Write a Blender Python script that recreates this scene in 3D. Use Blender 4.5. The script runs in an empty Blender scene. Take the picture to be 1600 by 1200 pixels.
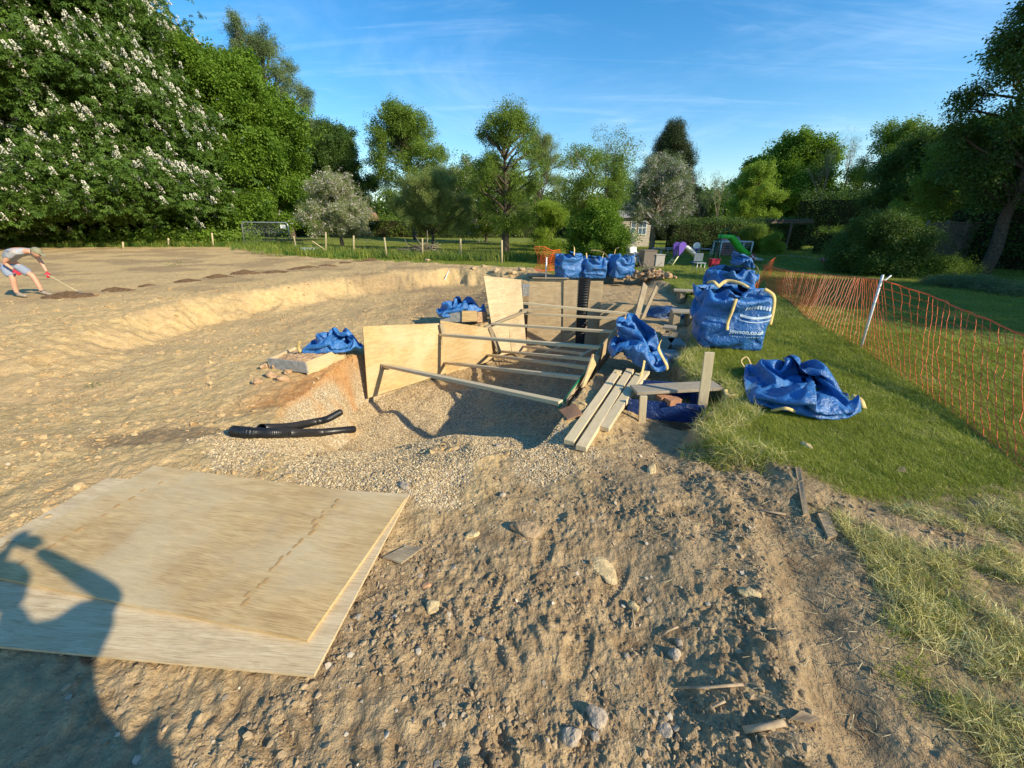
import bpy, bmesh, math, random
import numpy as np
from mathutils import Vector, Matrix, Euler
R = math.radians
SC = bpy.context.scene
COL = SC.collection
# ------------------------------------------------------------ camera, sky, sun, exposure
CAM_H, PITCH, FOC = 1.75, R(22.4), 601.0
cam = bpy.data.objects.new('camera', bpy.data.cameras.new('camera'))
COL.objects.link(cam)
cam.location = (0, 0, CAM_H); cam.rotation_euler = (R(90) - PITCH, 0, 0)
cam.data.sensor_fit = 'HORIZONTAL'; cam.data.sensor_width = 36.0
cam.data.lens = 36.0 * FOC / 1600.0
cam.data.clip_start = 0.02; cam.data.clip_end = 2000
SC.camera = cam
SHADOW = Vector((-0.846, 0.533))          # ground direction in which shadows fall
SUN_EL = R(27.8)
world = bpy.data.worlds.new("World"); SC.world = world; world.use_nodes = True
wn, wl = world.node_tree.nodes, world.node_tree.links
wn.clear()
sky = wn.new('ShaderNodeTexSky'); sky.sky_type = 'NISHITA'; sky.sun_disc = False
sky.sun_elevation = SUN_EL
sky.sun_rotation = math.atan2(-SHADOW.x, -SHADOW.y)
sky.altitude = 60; sky.air_density = 1.15; sky.dust_density = 0.25; sky.ozone_density = 3.0
bg = wn.new('ShaderNodeBackground'); bg.inputs['Strength'].default_value = 0.15
wo = wn.new('ShaderNodeOutputWorld')
# thin cirrus: stretched noise over the direction, projected on a flat cloud layer
tc = wn.new('ShaderNodeTexCoord'); sp = wn.new('ShaderNodeSeparateXYZ'); wl.new(tc.outputs['Generated'], sp.inputs[0])
mx = wn.new('ShaderNodeMath'); mx.operation = 'MAXIMUM'; wl.new(sp.outputs[2], mx.inputs[0]); mx.inputs[1].default_value = 0.04
ad = wn.new('ShaderNodeMath'); ad.operation = 'ADD'; wl.new(mx.outputs[0], ad.inputs[0]); ad.inputs[1].default_value = 0.10
dv = wn.new('ShaderNodeVectorMath'); dv.operation = 'DIVIDE'; wl.new(tc.outputs['Generated'], dv.inputs[0])
cmb = wn.new('ShaderNodeCombineXYZ')
for i in range(3): wl.new(ad.outputs[0], cmb.inputs[i])
wl.new(cmb.outputs[0], dv.inputs[1])
def wcloud(rot, scl, nscale, lo, hi, amt, dist=1.2, off=(0, 0, 0)):
    mp = wn.new('ShaderNodeMapping'); wl.new(dv.outputs[0], mp.inputs[0])
    mp.inputs['Rotation'].default_value = (0, 0, rot); mp.inputs['Scale'].default_value = scl; mp.inputs['Location'].default_value = off
    nz = wn.new('ShaderNodeTexNoise'); wl.new(mp.outputs[0], nz.inputs[0]); nz.inputs['Scale'].default_value = nscale
    nz.inputs['Detail'].default_value = 7; nz.inputs['Roughness'].default_value = 0.62; nz.inputs['Distortion'].default_value = dist
    mr = wn.new('ShaderNodeMapRange'); mr.interpolation_type = 'SMOOTHSTEP'; wl.new(nz.outputs[0], mr.inputs[0]); mr.inputs[1].default_value = lo; mr.inputs[2].default_value = hi
    mr.inputs[3].default_value = 0; mr.inputs[4].default_value = amt
    return mr.outputs[0]
c1 = wcloud(R(-62), (0.35, 1.5, 1), 1.5, 0.50, 0.85, 0.22, 1.3, (2.3, .4, 0))
c2 = wcloud(R(60), (0.22, 1.7, 1), 1.6, 0.54, 0.86, 0.24, 0.8, (5.1, 1.7, 0))
c3 = wcloud(R(10), (0.8, 0.9, 1), 0.8, 0.44, 0.80, 0.18, 0.9, (.6, 3.2, 0))
def wmath(op, a, b):
    n = wn.new('ShaderNodeMath'); n.operation = op; n.use_clamp = True; wl.new(a, n.inputs[0])
    if isinstance(b, (int, float)): n.inputs[1].default_value = b
    else: wl.new(b, n.inputs[1])
    return n.outputs[0]
cl = wmath('ADD', wmath('ADD', c1, c2), c3)
mixc = wn.new('ShaderNodeMixRGB'); wl.new(cl, mixc.inputs[0]); wl.new(sky.outputs[0], mixc.inputs[1]); mixc.inputs[2].default_value = (6.2, 7.0, 8.0, 1)
hs = wn.new('ShaderNodeHueSaturation'); hs.inputs['Saturation'].default_value = 1.38; wl.new(mixc.outputs[0], hs.inputs['Color'])
wl.new(hs.outputs[0], bg.inputs[0]); wl.new(bg.outputs[0], wo.inputs[0])
sun = bpy.data.objects.new('sun', bpy.data.lights.new('sun', 'SUN')); COL.objects.link(sun)
sun.data.energy = 5.0; sun.data.angle = R(0.55); sun.data.color = (1.0, 0.88, 0.65)
sd = Vector((SHADOW.x * math.cos(SUN_EL), SHADOW.y * math.cos(SUN_EL), -math.sin(SUN_EL)))
sun.rotation_euler = sd.to_track_quat('-Z', 'Y').to_euler(); sun.location = (20, -12, 14)
SC.view_settings.view_transform = 'Standard'; SC.view_settings.look = 'None'
SC.view_settings.exposure = 0.45; SC.view_settings.gamma = 1.0
SC.view_settings.use_curve_mapping = False
SC.cycles.max_bounces = 6; SC.cycles.transparent_max_bounces = 8; SC.cycles.diffuse_bounces = 3
random.seed(7); RNG = np.random.default_rng(7)

# ------------------------------------------------------------ measuring helpers (from the survey of the photograph)
def ray(px, py):
    u, v = px - 800.0, py - 600.0
    return (u, FOC * math.cos(PITCH) - v * math.sin(PITCH), -(FOC * math.sin(PITCH) + v * math.cos(PITCH)))
def P(px, py, z=0.0):
    d = ray(px, py); t = (z - CAM_H) / d[2]
    return (d[0] * t, d[1] * t)
def P3(px, py, z=0.0):
    x, y = P(px, py, z); return Vector((x, y, z))
def D(px, py, Y):
    d = ray(px, py); t = Y / d[1]
    return Vector((d[0] * t, Y, CAM_H + d[2] * t))

# ------------------------------------------------------------ numpy noise
_perm = np.random.RandomState(3).permutation(4096)
_gr = np.random.RandomState(4).rand(4096) * 2 * np.pi
_gx, _gy = np.cos(_gr), np.sin(_gr)
_val = np.random.RandomState(5).rand(4096); _val2 = np.random.RandomState(6).rand(4096); _val3 = np.random.RandomState(8).rand(4096)
def _h(ix, iy, s):
    return _perm[(_perm[(ix + s * 131) & 4095] + iy) & 4095]
def pn(x, y, s=0):
    xi, yi = np.floor(x).astype(np.int64), np.floor(y).astype(np.int64)
    fx, fy = x - xi, y - yi
    u = fx * fx * fx * (fx * (fx * 6 - 15) + 10); v = fy * fy * fy * (fy * (fy * 6 - 15) + 10)
    def g(a, b):
        h = _h(xi + a, yi + b, s); return _gx[h] * (fx - a) + _gy[h] * (fy - b)
    n0 = g(0, 0) * (1 - u) + g(1, 0) * u; n1 = g(0, 1) * (1 - u) + g(1, 1) * u
    return (n0 * (1 - v) + n1 * v) * 1.5
def fbm(x, y, o=4, s=0, g=.5):
    r = 0; a = 1; f = 1
    for i in range(o): r = r + a * pn(x * f, y * f, s + i * 7); a *= g; f *= 2.03
    return r
def domes(x, y, s=0, rmin=.25, rmax=.62, dens=.8):
    """height field of half-buried lumps, one per unit cell, unlike sizes"""
    xi, yi = np.floor(x).astype(np.int64), np.floor(y).astype(np.int64)
    out = np.zeros_like(x)
    for a in (-1, 0, 1):
        for b in (-1, 0, 1):
            h = _h(xi + a, yi + b, s)
            dx, dy = x - (xi + a + _val[h]), y - (yi + b + _val2[h])
            th = _val3[h] * 6.28
            ex = dx * np.cos(th) + dy * np.sin(th); ey = (-dx * np.sin(th) + dy * np.cos(th)) * (1.15 + .5 * _val[h])
            r = rmin + (rmax - rmin) * _val3[h] ** 2
            q = 1 - (ex * ex + ey * ey) / (r * r)
            out = np.maximum(out, np.where(_val2[h] < dens, np.sqrt(np.clip(q, 0, 1)) * r, 0))
    return out
def sst(a, b, x):
    t = np.clip((x - a) / (b - a), 0, 1); return t * t * (3 - 2 * t)
def inpoly(x, y, poly):
    c = np.zeros(x.shape, bool); n = len(poly)
    for i in range(n):
        (x1, y1), (x2, y2) = poly[i], poly[(i + 1) % n]
        if y1 == y2: continue
        k = ((y1 > y) != (y2 > y)) & (x < (x2 - x1) * (y - y1) / (y2 - y1) + x1)
        c ^= k
    return c
def dline(x, y, pts, closed=False):
    d = np.full(x.shape, 1e9); n = len(pts)
    for i in range(n if closed else n - 1):
        (x1, y1), (x2, y2) = pts[i], pts[(i + 1) % n]
        vx, vy = x2 - x1, y2 - y1; L = vx * vx + vy * vy + 1e-12
        t = np.clip(((x - x1) * vx + (y - y1) * vy) / L, 0, 1)
        d = np.minimum(d, np.hypot(x - x1 - t * vx, y - y1 - t * vy))
    return d

# ------------------------------------------------------------ terrain
BANK = [(-40, 2.2), (-14, 6.0)] + [P(*q) for q in ((0, 540), (150, 497), (300, 466), (450, 444), (600, 427), (720, 420), (800, 426))]   # top of the shallow cut, left and back
BACK = [P(820, 428), P(1000, 430), P(1045, 442)]
LAWN = [P(*q) for q in ((1088, 470), (1088, 540), (1064, 562), (1082, 586), (1128, 600), (1143, 632), (1118, 652), (1094, 678), (1118, 702), (1175, 708), (1230, 740), (1262, 800), (1318, 880), (1345, 990), (1395, 1080), (1500, 1200))] + [(.95, .1), (1.0, -3), (1.0, -20)]
WORK = BANK + BACK + LAWN + [(-40, -20)]
RUT = [P(1238, 850), P(1268, 950), P(1300, 1050), P(1350, 1160), (.98, .3)]
PIT = [(-2.45, 3.1), (-2.95, 4.5), (-2.86, 6.30), (-2.84, 6.44), (-1.64, 7.96), (-.54, 8.94), (-.46, 9.4), (.28, 10.36), (3.1, 10.3), (2.84, 8.6), (1.47, 5.72), (.76, 4.12), (.54, 3.55), (.2, 3.0), (-.5, 2.75), (-1.7, 2.7)]
def level(x, y):
    """working level inside the cut, before the pit"""
    z = -.13 - .27 * sst(2.6, 4.6, y) * sst(.4, -1.8, x) - .16 * sst(6, 9, y) * sst(1.5, -.5, x)
    z = z - .10 * sst(.9, 1.5, x) * sst(2.6, 3.6, y) + .05 * sst(.9, .3, x) * sst(-1.5, 0, x) * sst(3, 3.8, y)
    z = z + .09 * sst(.6, 1.1, x) * sst(2.9, 2.2, y)
    z = z - .26 * np.exp(-((x - 2.02) ** 2 + (y - 3.95) ** 2) / .10)
    return z
def macro(x, y):
    x = np.asarray(x, float); y = np.asarray(y, float)
    ins = inpoly(x, y, WORK)
    jx = x + .12 * pn(x * 1.3, y * 1.3, 31); jy = y + .12 * pn(x * 1.3 + 9, y * 1.3, 32)
    dB = dline(jx, jy, BANK); dK = dline(jx, jy, BACK); dL = dline(jx, jy, LAWN)
    wB = .6 + 1.3 * sst(9, 3, y) * sst(-1, -5, x) + .5 * sst(-1, -5, x) + .4 * pn(x * .9, y * .9, 38) + .25 * pn(x * 3, y * 3, 39)
    wL = .12 + .9 * sst(2.6, 1.5, y)
    m = np.minimum(np.minimum(sst(0, 1, dB / wB), sst(0, 1, dK / .5)), sst(0, 1, dL / wL))
    z = np.where(ins, level(x, y) * m, 0)
    # pit
    inp = inpoly(x, y, PIT); dp = dline(jx * .3 + x * .7, jy * .3 + y * .7, PIT, True)
    wall = .10 + .42 * sst(6.0, 5.2, y) * sst(-1.8, -2.3, x)
    s = sst(2.6, 5.9 - .7 * sst(-.6, -1.6, x), y + .2 * pn(x * .9, y * .9, 5))
    fl = -1.27 + .06 * pn(x * 1.1, y * 1.1, 6)
    zf = z * (1 - s) + fl * s
    z = np.where(inp, z + (zf - z) * np.clip(dp / wall, 0, 1), z)
    # heap of soil on the right corner of the ramp, long low swell of the field
    z = z + .05 * np.exp(-((x - .75) ** 2 + (y - 3.7) ** 2) / .10)
    z = z + np.where(~ins, .0, 0) + .18 * sst(-9, -26, x) * sst(20, 33, y)
    return z
def masks(x, y):
    """surface kinds: lawn, gravel, clay (sandy yellow), damp (dark soil and painted shade)"""
    ins = inpoly(x, y, WORK)
    dL = dline(x, y, LAWN); n = fbm(x * 1.7, y * 1.7, 3, 41)
    right = x > np.interp(y, [p[1] for p in LAWN[::-1]], [p[0] for p in LAWN[::-1]])
    fieldedge = np.interp(x, [-60, -30, -22, -11.5, -3, 1.2, 1.5], [30, 32, 32.5, 23.5, 19.8, 17.5, 15.5])
    field = (y < fieldedge + .5 * n) & (x < 1.35 + .5 * n) | ins
    lawn = np.where(field, 0.0, 1.0)
    lawn = np.where(right & ~ins & (y < 16), sst(-.05, .18, dL + .12 * n), lawn)
    # worn, trampled strip of the lawn close to the camera
    worn = dline(x, y, [P(1215, 745), P(1400, 825), P(1620, 885), P(2100, 960)])
    lawn = lawn * (1 - (x > .5) * .95 * np.exp(-(worn / .26) ** 2) * sst(-.9, .1, n + .3)); lawn = lawn * (1 - .6 * right * sst(2.0, 1.6, y - .15 * x) * (x > 0))
    path = dline(x, y, RUT)
    lawn = lawn * sst(.13, .24, path + .05 * n)
    inp = inpoly(x, y, PIT); dp = dline(x, y, PIT, True)
    gravel = np.where(inp, 1.0, 0.0) * sst(-.02, .1, dp)
    nn = fbm(x * 2.3, y * 2.3, 4, 51)
    g2 = dline(x, y, [(-2.3, 3.3), (-1.5, 2.85), (-.9, 2.75)])
    gravel = np.maximum(gravel, sst(.75, .45, g2 + .25 * nn) * (~right)) * sst(2.15, 2.45, y + .25 * nn + .4 * np.exp(-((x + .45) / .3) ** 2))
    gravel = np.maximum(gravel, sst(.5, .3, np.hypot(x - .35, (y - 3.0)) + .2 * nn) * .95)
    gravel = gravel * (1 - .85 * sst(6.2, 7.6, y + .3 * nn)) * (1 - .7 * sst(.1, .5, fbm(x * 1.1 + 7, y * 1.1, 3, 57)))
    gravel = gravel * (1 - sst(.05, .35, nn - .25) * sst(4.2, 3.2, y) * .75)
    clay = sst(1.9, 3.2, y + .35 * n - .30 * x)
    clay = np.maximum(clay, sst(-1.0, -3.0, x + .4 * n)) * np.where(x > 1.0, .25, 1)
    damp_shade = sst(.0, .5, fbm(x * .35 + 3, y * .5, 3, 61) + .28 * sst(9, 20, y) - .1) * sst(8, 13, y) * .6
    q0 = P(735, 446); damp_shade = np.maximum(damp_shade, np.exp(-((x - q0[0]) / 2.3) ** 2 - ((y - q0[1]) / 2.4) ** 2 + .6 * n))  # dark soil behind the leaning panels, with their cast shadow painted into it
    dk = np.hypot((x + 3.55) / .62, (y - 3.35 - .12 * (x + 3.55)) / .26)
    damp_shade = np.maximum(damp_shade, sst(1.15, .75, dk + .25 * n) * .8)
    damp_shade = np.maximum(damp_shade, .7 * inp * sst(5.6, 7.6, y))  # brown soil of the far pit floor, deepened to paint in its shade
    damp_shade = np.maximum(damp_shade, .45 * sst(.2, .08, path + .04 * n))
    return lawn, gravel, clay, damp_shade
def detail(x, y, lawn, gravel, clay):
    r = np.hypot(x, y)
    near = sst(8, 4, r)
    soil = (1 - lawn) * (1 - gravel)
    z = .035 * fbm(x * 1.1, y * 1.1, 3, 11) * (1 - .7 * lawn) + .012 * fbm(x * 5, y * 5, 3, 12) * soil
    front = soil * (1 - .65 * clay)
    rough = .35 + .65 * sst(-.35, .35, fbm(x * 1.6, y * 1.6, 2, 13)); rough = rough * (.10 + .90 * sst(.08, .22, dline(x, y, RUT)))
    z = z + front * rough * near * (.15 * .16 * domes(x / .16, y / .16, 14, .2, .5, .3) + .13 * .07 * domes(x / .07, y / .07, 15, .2, .6, .55)
        + .42 * .022 * domes(x / .022, y / .022, 16, .25, .6, .85) + .010 * fbm(x * 9, y * 9, 3, 29) + .007 * fbm(x * 24, y * 24, 3, 17))
    # clods and cracked slabs of the sandy soil
    cl = soil * clay
    a = fbm(x * 3.1, y * 3.1, 4, 18, .6); rg_ = np.abs(fbm(x * 7.5 + a, y * 7.5, 3, 33)); z = z + cl * (.018 * np.abs(a) + .020 * rg_ * sst(26, 8, r) * (.4 + .6 * sst(-.3, .4, fbm(x * .8, y * .8, 2, 34))) + .012 * domes(x / .22, y / .22, 19, .2, .6, .4) * sst(30, 6, r) + .004 * fbm(x * 16, y * 16, 2, 20))
    bk = np.exp(-((dline(x, y, BANK) - .5) / .6) ** 2) * cl; z = z + bk * (.05 * np.abs(fbm(x * 4, y * 4, 4, 36, .6)) + .03 * domes(x / .15, y / .15, 37, .2, .6, .5))   # the bank breaks into lumps
    # crawler-track prints across the lower left of the yard
    u = x * .80 + y * .60; v = -x * .60 + y * .80
    tr = sst(1.9, 1.3, y + .25 * x) * sst(.55, .15, x) * sst(-3.5, -2.2, x)
    lug = np.sin((u + .03 * pn(x * 5, y * 5, 22)) / .085 * 6.283 + 1.2 * np.sin(v * 3.0)) * sst(-.6, .5, np.sin(v / .30 * 6.283) + .9 * pn(x * 4, y * 4, 25))
    z = z + soil * tr * .013 * np.clip(lug * (.6 + .8 * pn(x * 3, y * 3, 23)), -1, 1)
    # a low ridge with lumps down the right of the bare soil, a smooth rut beside it
    rut = dline(x, y, RUT)
    z = z - .03 * np.exp(-(rut / .15) ** 2)
    rdg = dline(x, y, [P(1080, 700), P(1150, 800), P(1212, 950), P(1238, 1080), P(1270, 1190)])
    z = z + .05 * np.exp(-(rdg / .12) ** 2) * (.6 + .9 * domes(x / .09, y / .09, 24, .25, .6, .8))
    z = z + lawn * (.010 * fbm(x * 3, y * 3, 3, 26))
    z = z + gravel * .006 * fbm(x * 14, y * 14, 3, 27) + gravel * .03 * fbm(x * 2.2, y * 2.2, 2, 28)
    # the man's row of small dark heaps is built as things of its own; footprints
    for (fx, fy, fa) in FOOT:
        du = (x - fx) * math.cos(fa) + (y - fy) * math.sin(fa); dv_ = -(x - fx) * math.sin(fa) + (y - fy) * math.cos(fa)
        q = (du / .15) ** 2 + (dv_ / .055) ** 2
        z = z - .012 * sst(1.8, .5, q) + .003 * np.exp(-((q - 1.9) / .6) ** 2) + .005 * sst(1, .7, q) * np.sin(du / .022 * 6.28)
    return z
FOOT = [(*P(960, 880), .9), (*P(850, 830), 1.4), (*P(1060, 790), .4), (*P(905, 985), 1.2), (*P(760, 905), 1.1)]
def ground_z(x, y):
    a = np.array([float(x)]); b = np.array([float(y)])
    l, g, c, d = masks(a, b)
    return float((macro(a, b) + detail(a, b, l, g, c))[0])
def G(px, py, lift=0.0):
    """ground point seen at a spot of the photograph"""
    z = 0.0
    for _ in range(14):
        x, y = P(px, py, z); z = .5 * z + .5 * float(macro(np.array([x]), np.array([y]))[0])
    x, y = P(px, py, z)
    return Vector((x, y, ground_z(x, y) + lift))

# ------------------------------------------------------------ materials
MATS = {}
def nmat(name):
    m = bpy.data.materials.new(name); m.use_nodes = True
    nt = m.node_tree; return m, nt, nt.nodes, nt.links, nt.nodes['Principled BSDF']
def N(nt, t, **kw):
    n = nt.nodes.new(t)
    for k, v in kw.items():
        if k in n.inputs: n.inputs[k].default_value = v
        else: setattr(n, k, v)
    return n
def mixc_(nt, fac, a, b, mode='MIX'):
    n = nt.nodes.new('ShaderNodeMix'); n.data_type = 'RGBA'; n.blend_type = mode
    for s, v in ((0, fac), (6, a), (7, b)):
        if isinstance(v, bpy.types.NodeSocket): nt.links.new(v, n.inputs[s])
        elif s == 0: n.inputs[0].default_value = v
        else: n.inputs[s].default_value = (*v, 1)
    return n.outputs[2]
def ramp(nt, val, lo, hi, a=0.0, b=1.0):
    n = nt.nodes.new('ShaderNodeMapRange'); nt.links.new(val, n.inputs[0])
    for i, v in enumerate((lo, hi, a, b)): n.inputs[i + 1].default_value = v
    return n.outputs[0]
def noise(nt, vec, scale, detail=4, rough=.55, dist=0.0):
    n = N(nt, 'ShaderNodeTexNoise', Scale=scale, Detail=detail, Roughness=rough, Distortion=dist)
    if vec is not None: nt.links.new(vec, n.inputs[0])
    return n.outputs[0]
def math_(nt, op, a, b=0.0):
    n = nt.nodes.new('ShaderNodeMath'); n.operation = op
    for i, v in enumerate((a, b)):
        if isinstance(v, bpy.types.NodeSocket): nt.links.new(v, n.inputs[i])
        else: n.inputs[i].default_value = v
    return n.outputs[0]
def bump(nt, h, dist, strength=1.0, prev=None):
    n = N(nt, 'ShaderNodeBump', Strength=strength, Distance=dist); nt.links.new(h, n.inputs['Height'])
    if prev is not None: nt.links.new(prev, n.inputs['Normal'])
    return n.outputs[0]
def coords(nt, kind='Object', scale=None, rot=None):
    t = nt.nodes.new('ShaderNodeTexCoord'); o = t.outputs[kind]
    if scale:
        m = nt.nodes.new('ShaderNodeMapping'); nt.links.new(o, m.inputs[0]); m.inputs['Scale'].default_value = scale
        if rot: m.inputs['Rotation'].default_value = rot
        o = m.outputs[0]
    return o
def simple(name, col, rough=.6, metal=0.0, var=.15, scale=9.0, bmp=0.0, bscale=40.0, spec=.5):
    if name in MATS: return MATS[name]
    m, nt, ns, ln, b = nmat(name)
    c = coords(nt, 'Object'); nz = noise(nt, c, scale, 5, .6)
    lo = tuple(v * (1 - var) for v in col); hi = tuple(min(1, v * (1 + var)) for v in col)
    ln.new(mixc_(nt, ramp(nt, nz, .3, .7), lo, hi), b.inputs['Base Color'])
    b.inputs['Roughness'].default_value = rough; b.inputs['Metallic'].default_value = metal
    b.inputs['Specular IOR Level'].default_value = spec
    if bmp: ln.new(bump(nt, noise(nt, c, bscale, 4), bmp), b.inputs['Normal'])
    MATS[name] = m; return m
def wood(name, light, dark, grain=(1.2, 22, 22), stain=.5, green=None, rough=.72, mud=0.0):
    """sawn wood or ply veneer; grain runs along local X"""
    if name in MATS: return MATS[name]
    m, nt, ns, ln, b = nmat(name)
    oi = nt.nodes.new('ShaderNodeObjectInfo')
    t = nt.nodes.new('ShaderNodeTexCoord')
    off = N(nt, 'ShaderNodeVectorMath', operation='ADD'); ln.new(t.outputs['Object'], off.inputs[0])
    sc = N(nt, 'ShaderNodeVectorMath', operation='SCALE'); cb = nt.nodes.new('ShaderNodeCombineXYZ')
    for i in range(3): ln.new(oi.outputs['Random'], cb.inputs[i])
    ln.new(cb.outputs[0], sc.inputs[0]); sc.inputs['Scale'].default_value = 17.0; ln.new(sc.outputs[0], off.inputs[1])
    mp = nt.nodes.new('ShaderNodeMapping'); ln.new(off.outputs[0], mp.inputs[0]); mp.inputs['Scale'].default_value = grain
    g1 = noise(nt, mp.outputs[0], 2.2, 8, .68, 1.3); g2 = noise(nt, off.outputs[0], 2.6, 4, .6, .8)
    mp2 = nt.nodes.new('ShaderNodeMapping'); ln.new(off.outputs[0], mp2.inputs[0]); mp2.inputs['Scale'].default_value = (grain[0] * 2, grain[1] * 6, grain[2] * 6)
    g3 = noise(nt, mp2.outputs[0], 3.0, 3, .5)
    c = mixc_(nt, ramp(nt, g1, .34, .66), dark, light)
    grey = tuple(.55 * v + .45 * sum(dark) / 3 for v in dark)
    c = mixc_(nt, math_(nt, 'MULTIPLY', ramp(nt, g2, .48, .72), stain), c, grey)
    c = mixc_(nt, math_(nt, 'MULTIPLY', ramp(nt, g3, .50, .70), .55), c, tuple(v * .55 for v in dark))
    if green: c = mixc_(nt, math_(nt, 'MULTIPLY', ramp(nt, noise(nt, off.outputs[0], 1.7, 3), .45, .7), .6), c, green)
    if mud: c = mixc_(nt, math_(nt, 'MULTIPLY', ramp(nt, noise(nt, off.outputs[0], 3.4, 6, .7), .5, .68), mud), c, (.20, .13, .07))
    br = mixc_(nt, oi.outputs['Random'], tuple([.86] * 3), tuple([1.08] * 3))
    c = mixc_(nt, 1.0, c, br, 'MULTIPLY')
    ln.new(c, b.inputs['Base Color']); b.inputs['Roughness'].default_value = rough; b.inputs['Specular IOR Level'].default_value = .25
    ln.new(bump(nt, g3, .0015, .8, bump(nt, g1, .002, .7)), b.inputs['Normal'])
    MATS[name] = m; return m
def leafmat(name, a, b_, trans=.35, nscale=.5, rough=.55):
    if name in MATS: return MATS[name]
    m, nt, ns, ln, b = nmat(name)
    geo = nt.nodes.new('ShaderNodeNewGeometry'); oi = nt.nodes.new('ShaderNodeObjectInfo')
    nz = noise(nt, geo.outputs['Position'], nscale, 3)
    f = math_(nt, 'ADD', math_(nt, 'MULTIPLY', ramp(nt, nz, .35, .65), .5), math_(nt, 'MULTIPLY', oi.outputs['Random'], .5))
    c = mixc_(nt, f, a, b_)
    ln.new(c, b.inputs['Base Color']); b.inputs['Roughness'].default_value = rough; b.inputs['Specular IOR Level'].default_value = .3
    tr = nt.nodes.new('ShaderNodeBsdfTranslucent'); ln.new(mixc_(nt, .25, c, (.25, .42, .03)), tr.inputs[0])
    ms = nt.nodes.new('ShaderNodeMixShader'); ms.inputs[0].default_value = trans
    ln.new(b.outputs[0], ms.inputs[1]); ln.new(tr.outputs[0], ms.inputs[2]); ln.new(ms.outputs[0], ns['Material Output'].inputs[0])
    MATS[name] = m; return m

# ------------------------------------------------------------ objects
def link(o): COL.objects.link(o); return o
def tag(o, label=None, cat=None, group=None, kind=None):
    if label: o['label'] = label
    if cat: o['category'] = cat
    if group: o['group'] = group
    if kind: o['kind'] = kind
    return o
def thing(name, label, cat, loc=(0, 0, 0), rz=0.0, group=None):
    o = link(bpy.data.objects.new(name, None)); o.location = loc; o.rotation_euler = (0, 0, rz); o.empty_display_size = .1
    return tag(o, label, cat, group)
def meshobj(name, verts, faces, m=None, parent=None, smooth=False):
    me = bpy.data.meshes.new(name); me.from_pydata([tuple(v) for v in verts], [], faces); me.update()
    if smooth: me.polygons.foreach_set('use_smooth', [True] * len(me.polygons))
    if m: me.materials.append(m)
    o = link(bpy.data.objects.new(name, me))
    if parent: o.parent = parent
    return o
def npmesh(name, V, F, m=None, smooth=False):
    """fast mesh from numpy: V (n,3), F (m,k)"""
    me = bpy.data.meshes.new(name); V = np.asarray(V, np.float32); F = np.asarray(F, np.int32)
    me.vertices.add(len(V)); me.vertices.foreach_set('co', V.ravel())
    me.loops.add(F.size); me.loops.foreach_set('vertex_index', F.ravel())
    me.polygons.add(len(F)); me.polygons.foreach_set('loop_start', np.arange(0, F.size, F.shape[1], dtype=np.int32))
    me.polygons.foreach_set('loop_total', np.full(len(F), F.shape[1], np.int32))
    me.update(calc_edges=True); me.validate()
    if smooth: me.polygons.foreach_set('use_smooth', np.ones(len(F), bool))
    if m: me.materials.append(m)
    return me
def bmobj(name, bm, m=None, parent=None, smooth=False):
    me = bpy.data.meshes.new(name); bmesh.ops.recalc_face_normals(bm, faces=bm.faces[:]); bm.to_mesh(me); bm.free()
    if smooth: me.polygons.foreach_set('use_smooth', [True] * len(me.polygons))
    if m: me.materials.append(m)
    o = link(bpy.data.objects.new(name, me))
    if parent: o.parent = parent
    return o
def add_box(bm, c, s, rot=None, bev=0.0):
    r = bmesh.ops.create_cube(bm, size=1.0)
    M = Matrix.Translation(Vector(c)) @ (rot.to_4x4() if rot is not None else Matrix.Identity(4)) @ Matrix.Diagonal((*s, 1))
    for v in r['verts']: v.co = M @ v.co
    if bev:
        ed = list({e for v in r['verts'] for e in v.link_edges}); bmesh.ops.bevel(bm, geom=ed, offset=bev, segments=1, affect='EDGES')
def box(name, c, s, m, parent=None, rot=None, bev=0.0):
    bm = bmesh.new(); add_box(bm, c, s, rot, bev); return bmobj(name, bm, m, parent)
def tube_data(pts, rad, n=8, cap=True):
    """swept tube round a polyline; rad a number or a list"""
    pts = [Vector(p) for p in pts]; k = len(pts)
    rad = [rad] * k if isinstance(rad, (int, float)) else list(rad)
    V, F = [], []; up = Vector((0, 0, 1)); prev = None
    for i, p in enumerate(pts):
        t = (pts[min(i + 1, k - 1)] - pts[max(i - 1, 0)]).normalized()
        if prev is None:
            a = up if abs(t.z) < .9 else Vector((1, 0, 0)); x = t.cross(a).normalized()
        else:
            x = (prev - t * prev.dot(t)).normalized()
        prev = x; y = t.cross(x)
        for j in range(n):
            an = 2 * math.pi * j / n; V.append(p + (x * math.cos(an) + y * math.sin(an)) * rad[i])
    for i in range(k - 1):
        for j in range(n):
            a, b = i * n + j, i * n + (j + 1) % n; F.append((a, b, b + n, a + n))
    if cap: F.append(tuple(range(n))[::-1]); F.append(tuple(range((k - 1) * n, k * n)))
    return V, F
def tube(name, pts, rad, m, parent=None, n=8, smooth=True):
    V, F = tube_data(pts, rad, n); return meshobj(name, V, F, m, parent, smooth)
def merge(parts):
    V, F = [], []
    for v, f in parts:
        o = len(V); V += list(v); F += [tuple(i + o for i in q) for q in f]
    return V, F
def dup(o, parent=None):
    c = o.copy(); COL.objects.link(c); c.parent = parent
    for ch in list(o.children): dup(ch, c)
    return c
def frame(a, b, up=Vector((0, 0, 1))):
    """matrix with X from a to b, Z near up, origin in the middle"""
    a, b = Vector(a), Vector(b); x = (b - a).normalized(); y = up.cross(x).normalized(); z = x.cross(y)
    M = Matrix((x, y, z)).transposed().to_4x4(); M.translation = (a + b) / 2; return M
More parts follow.
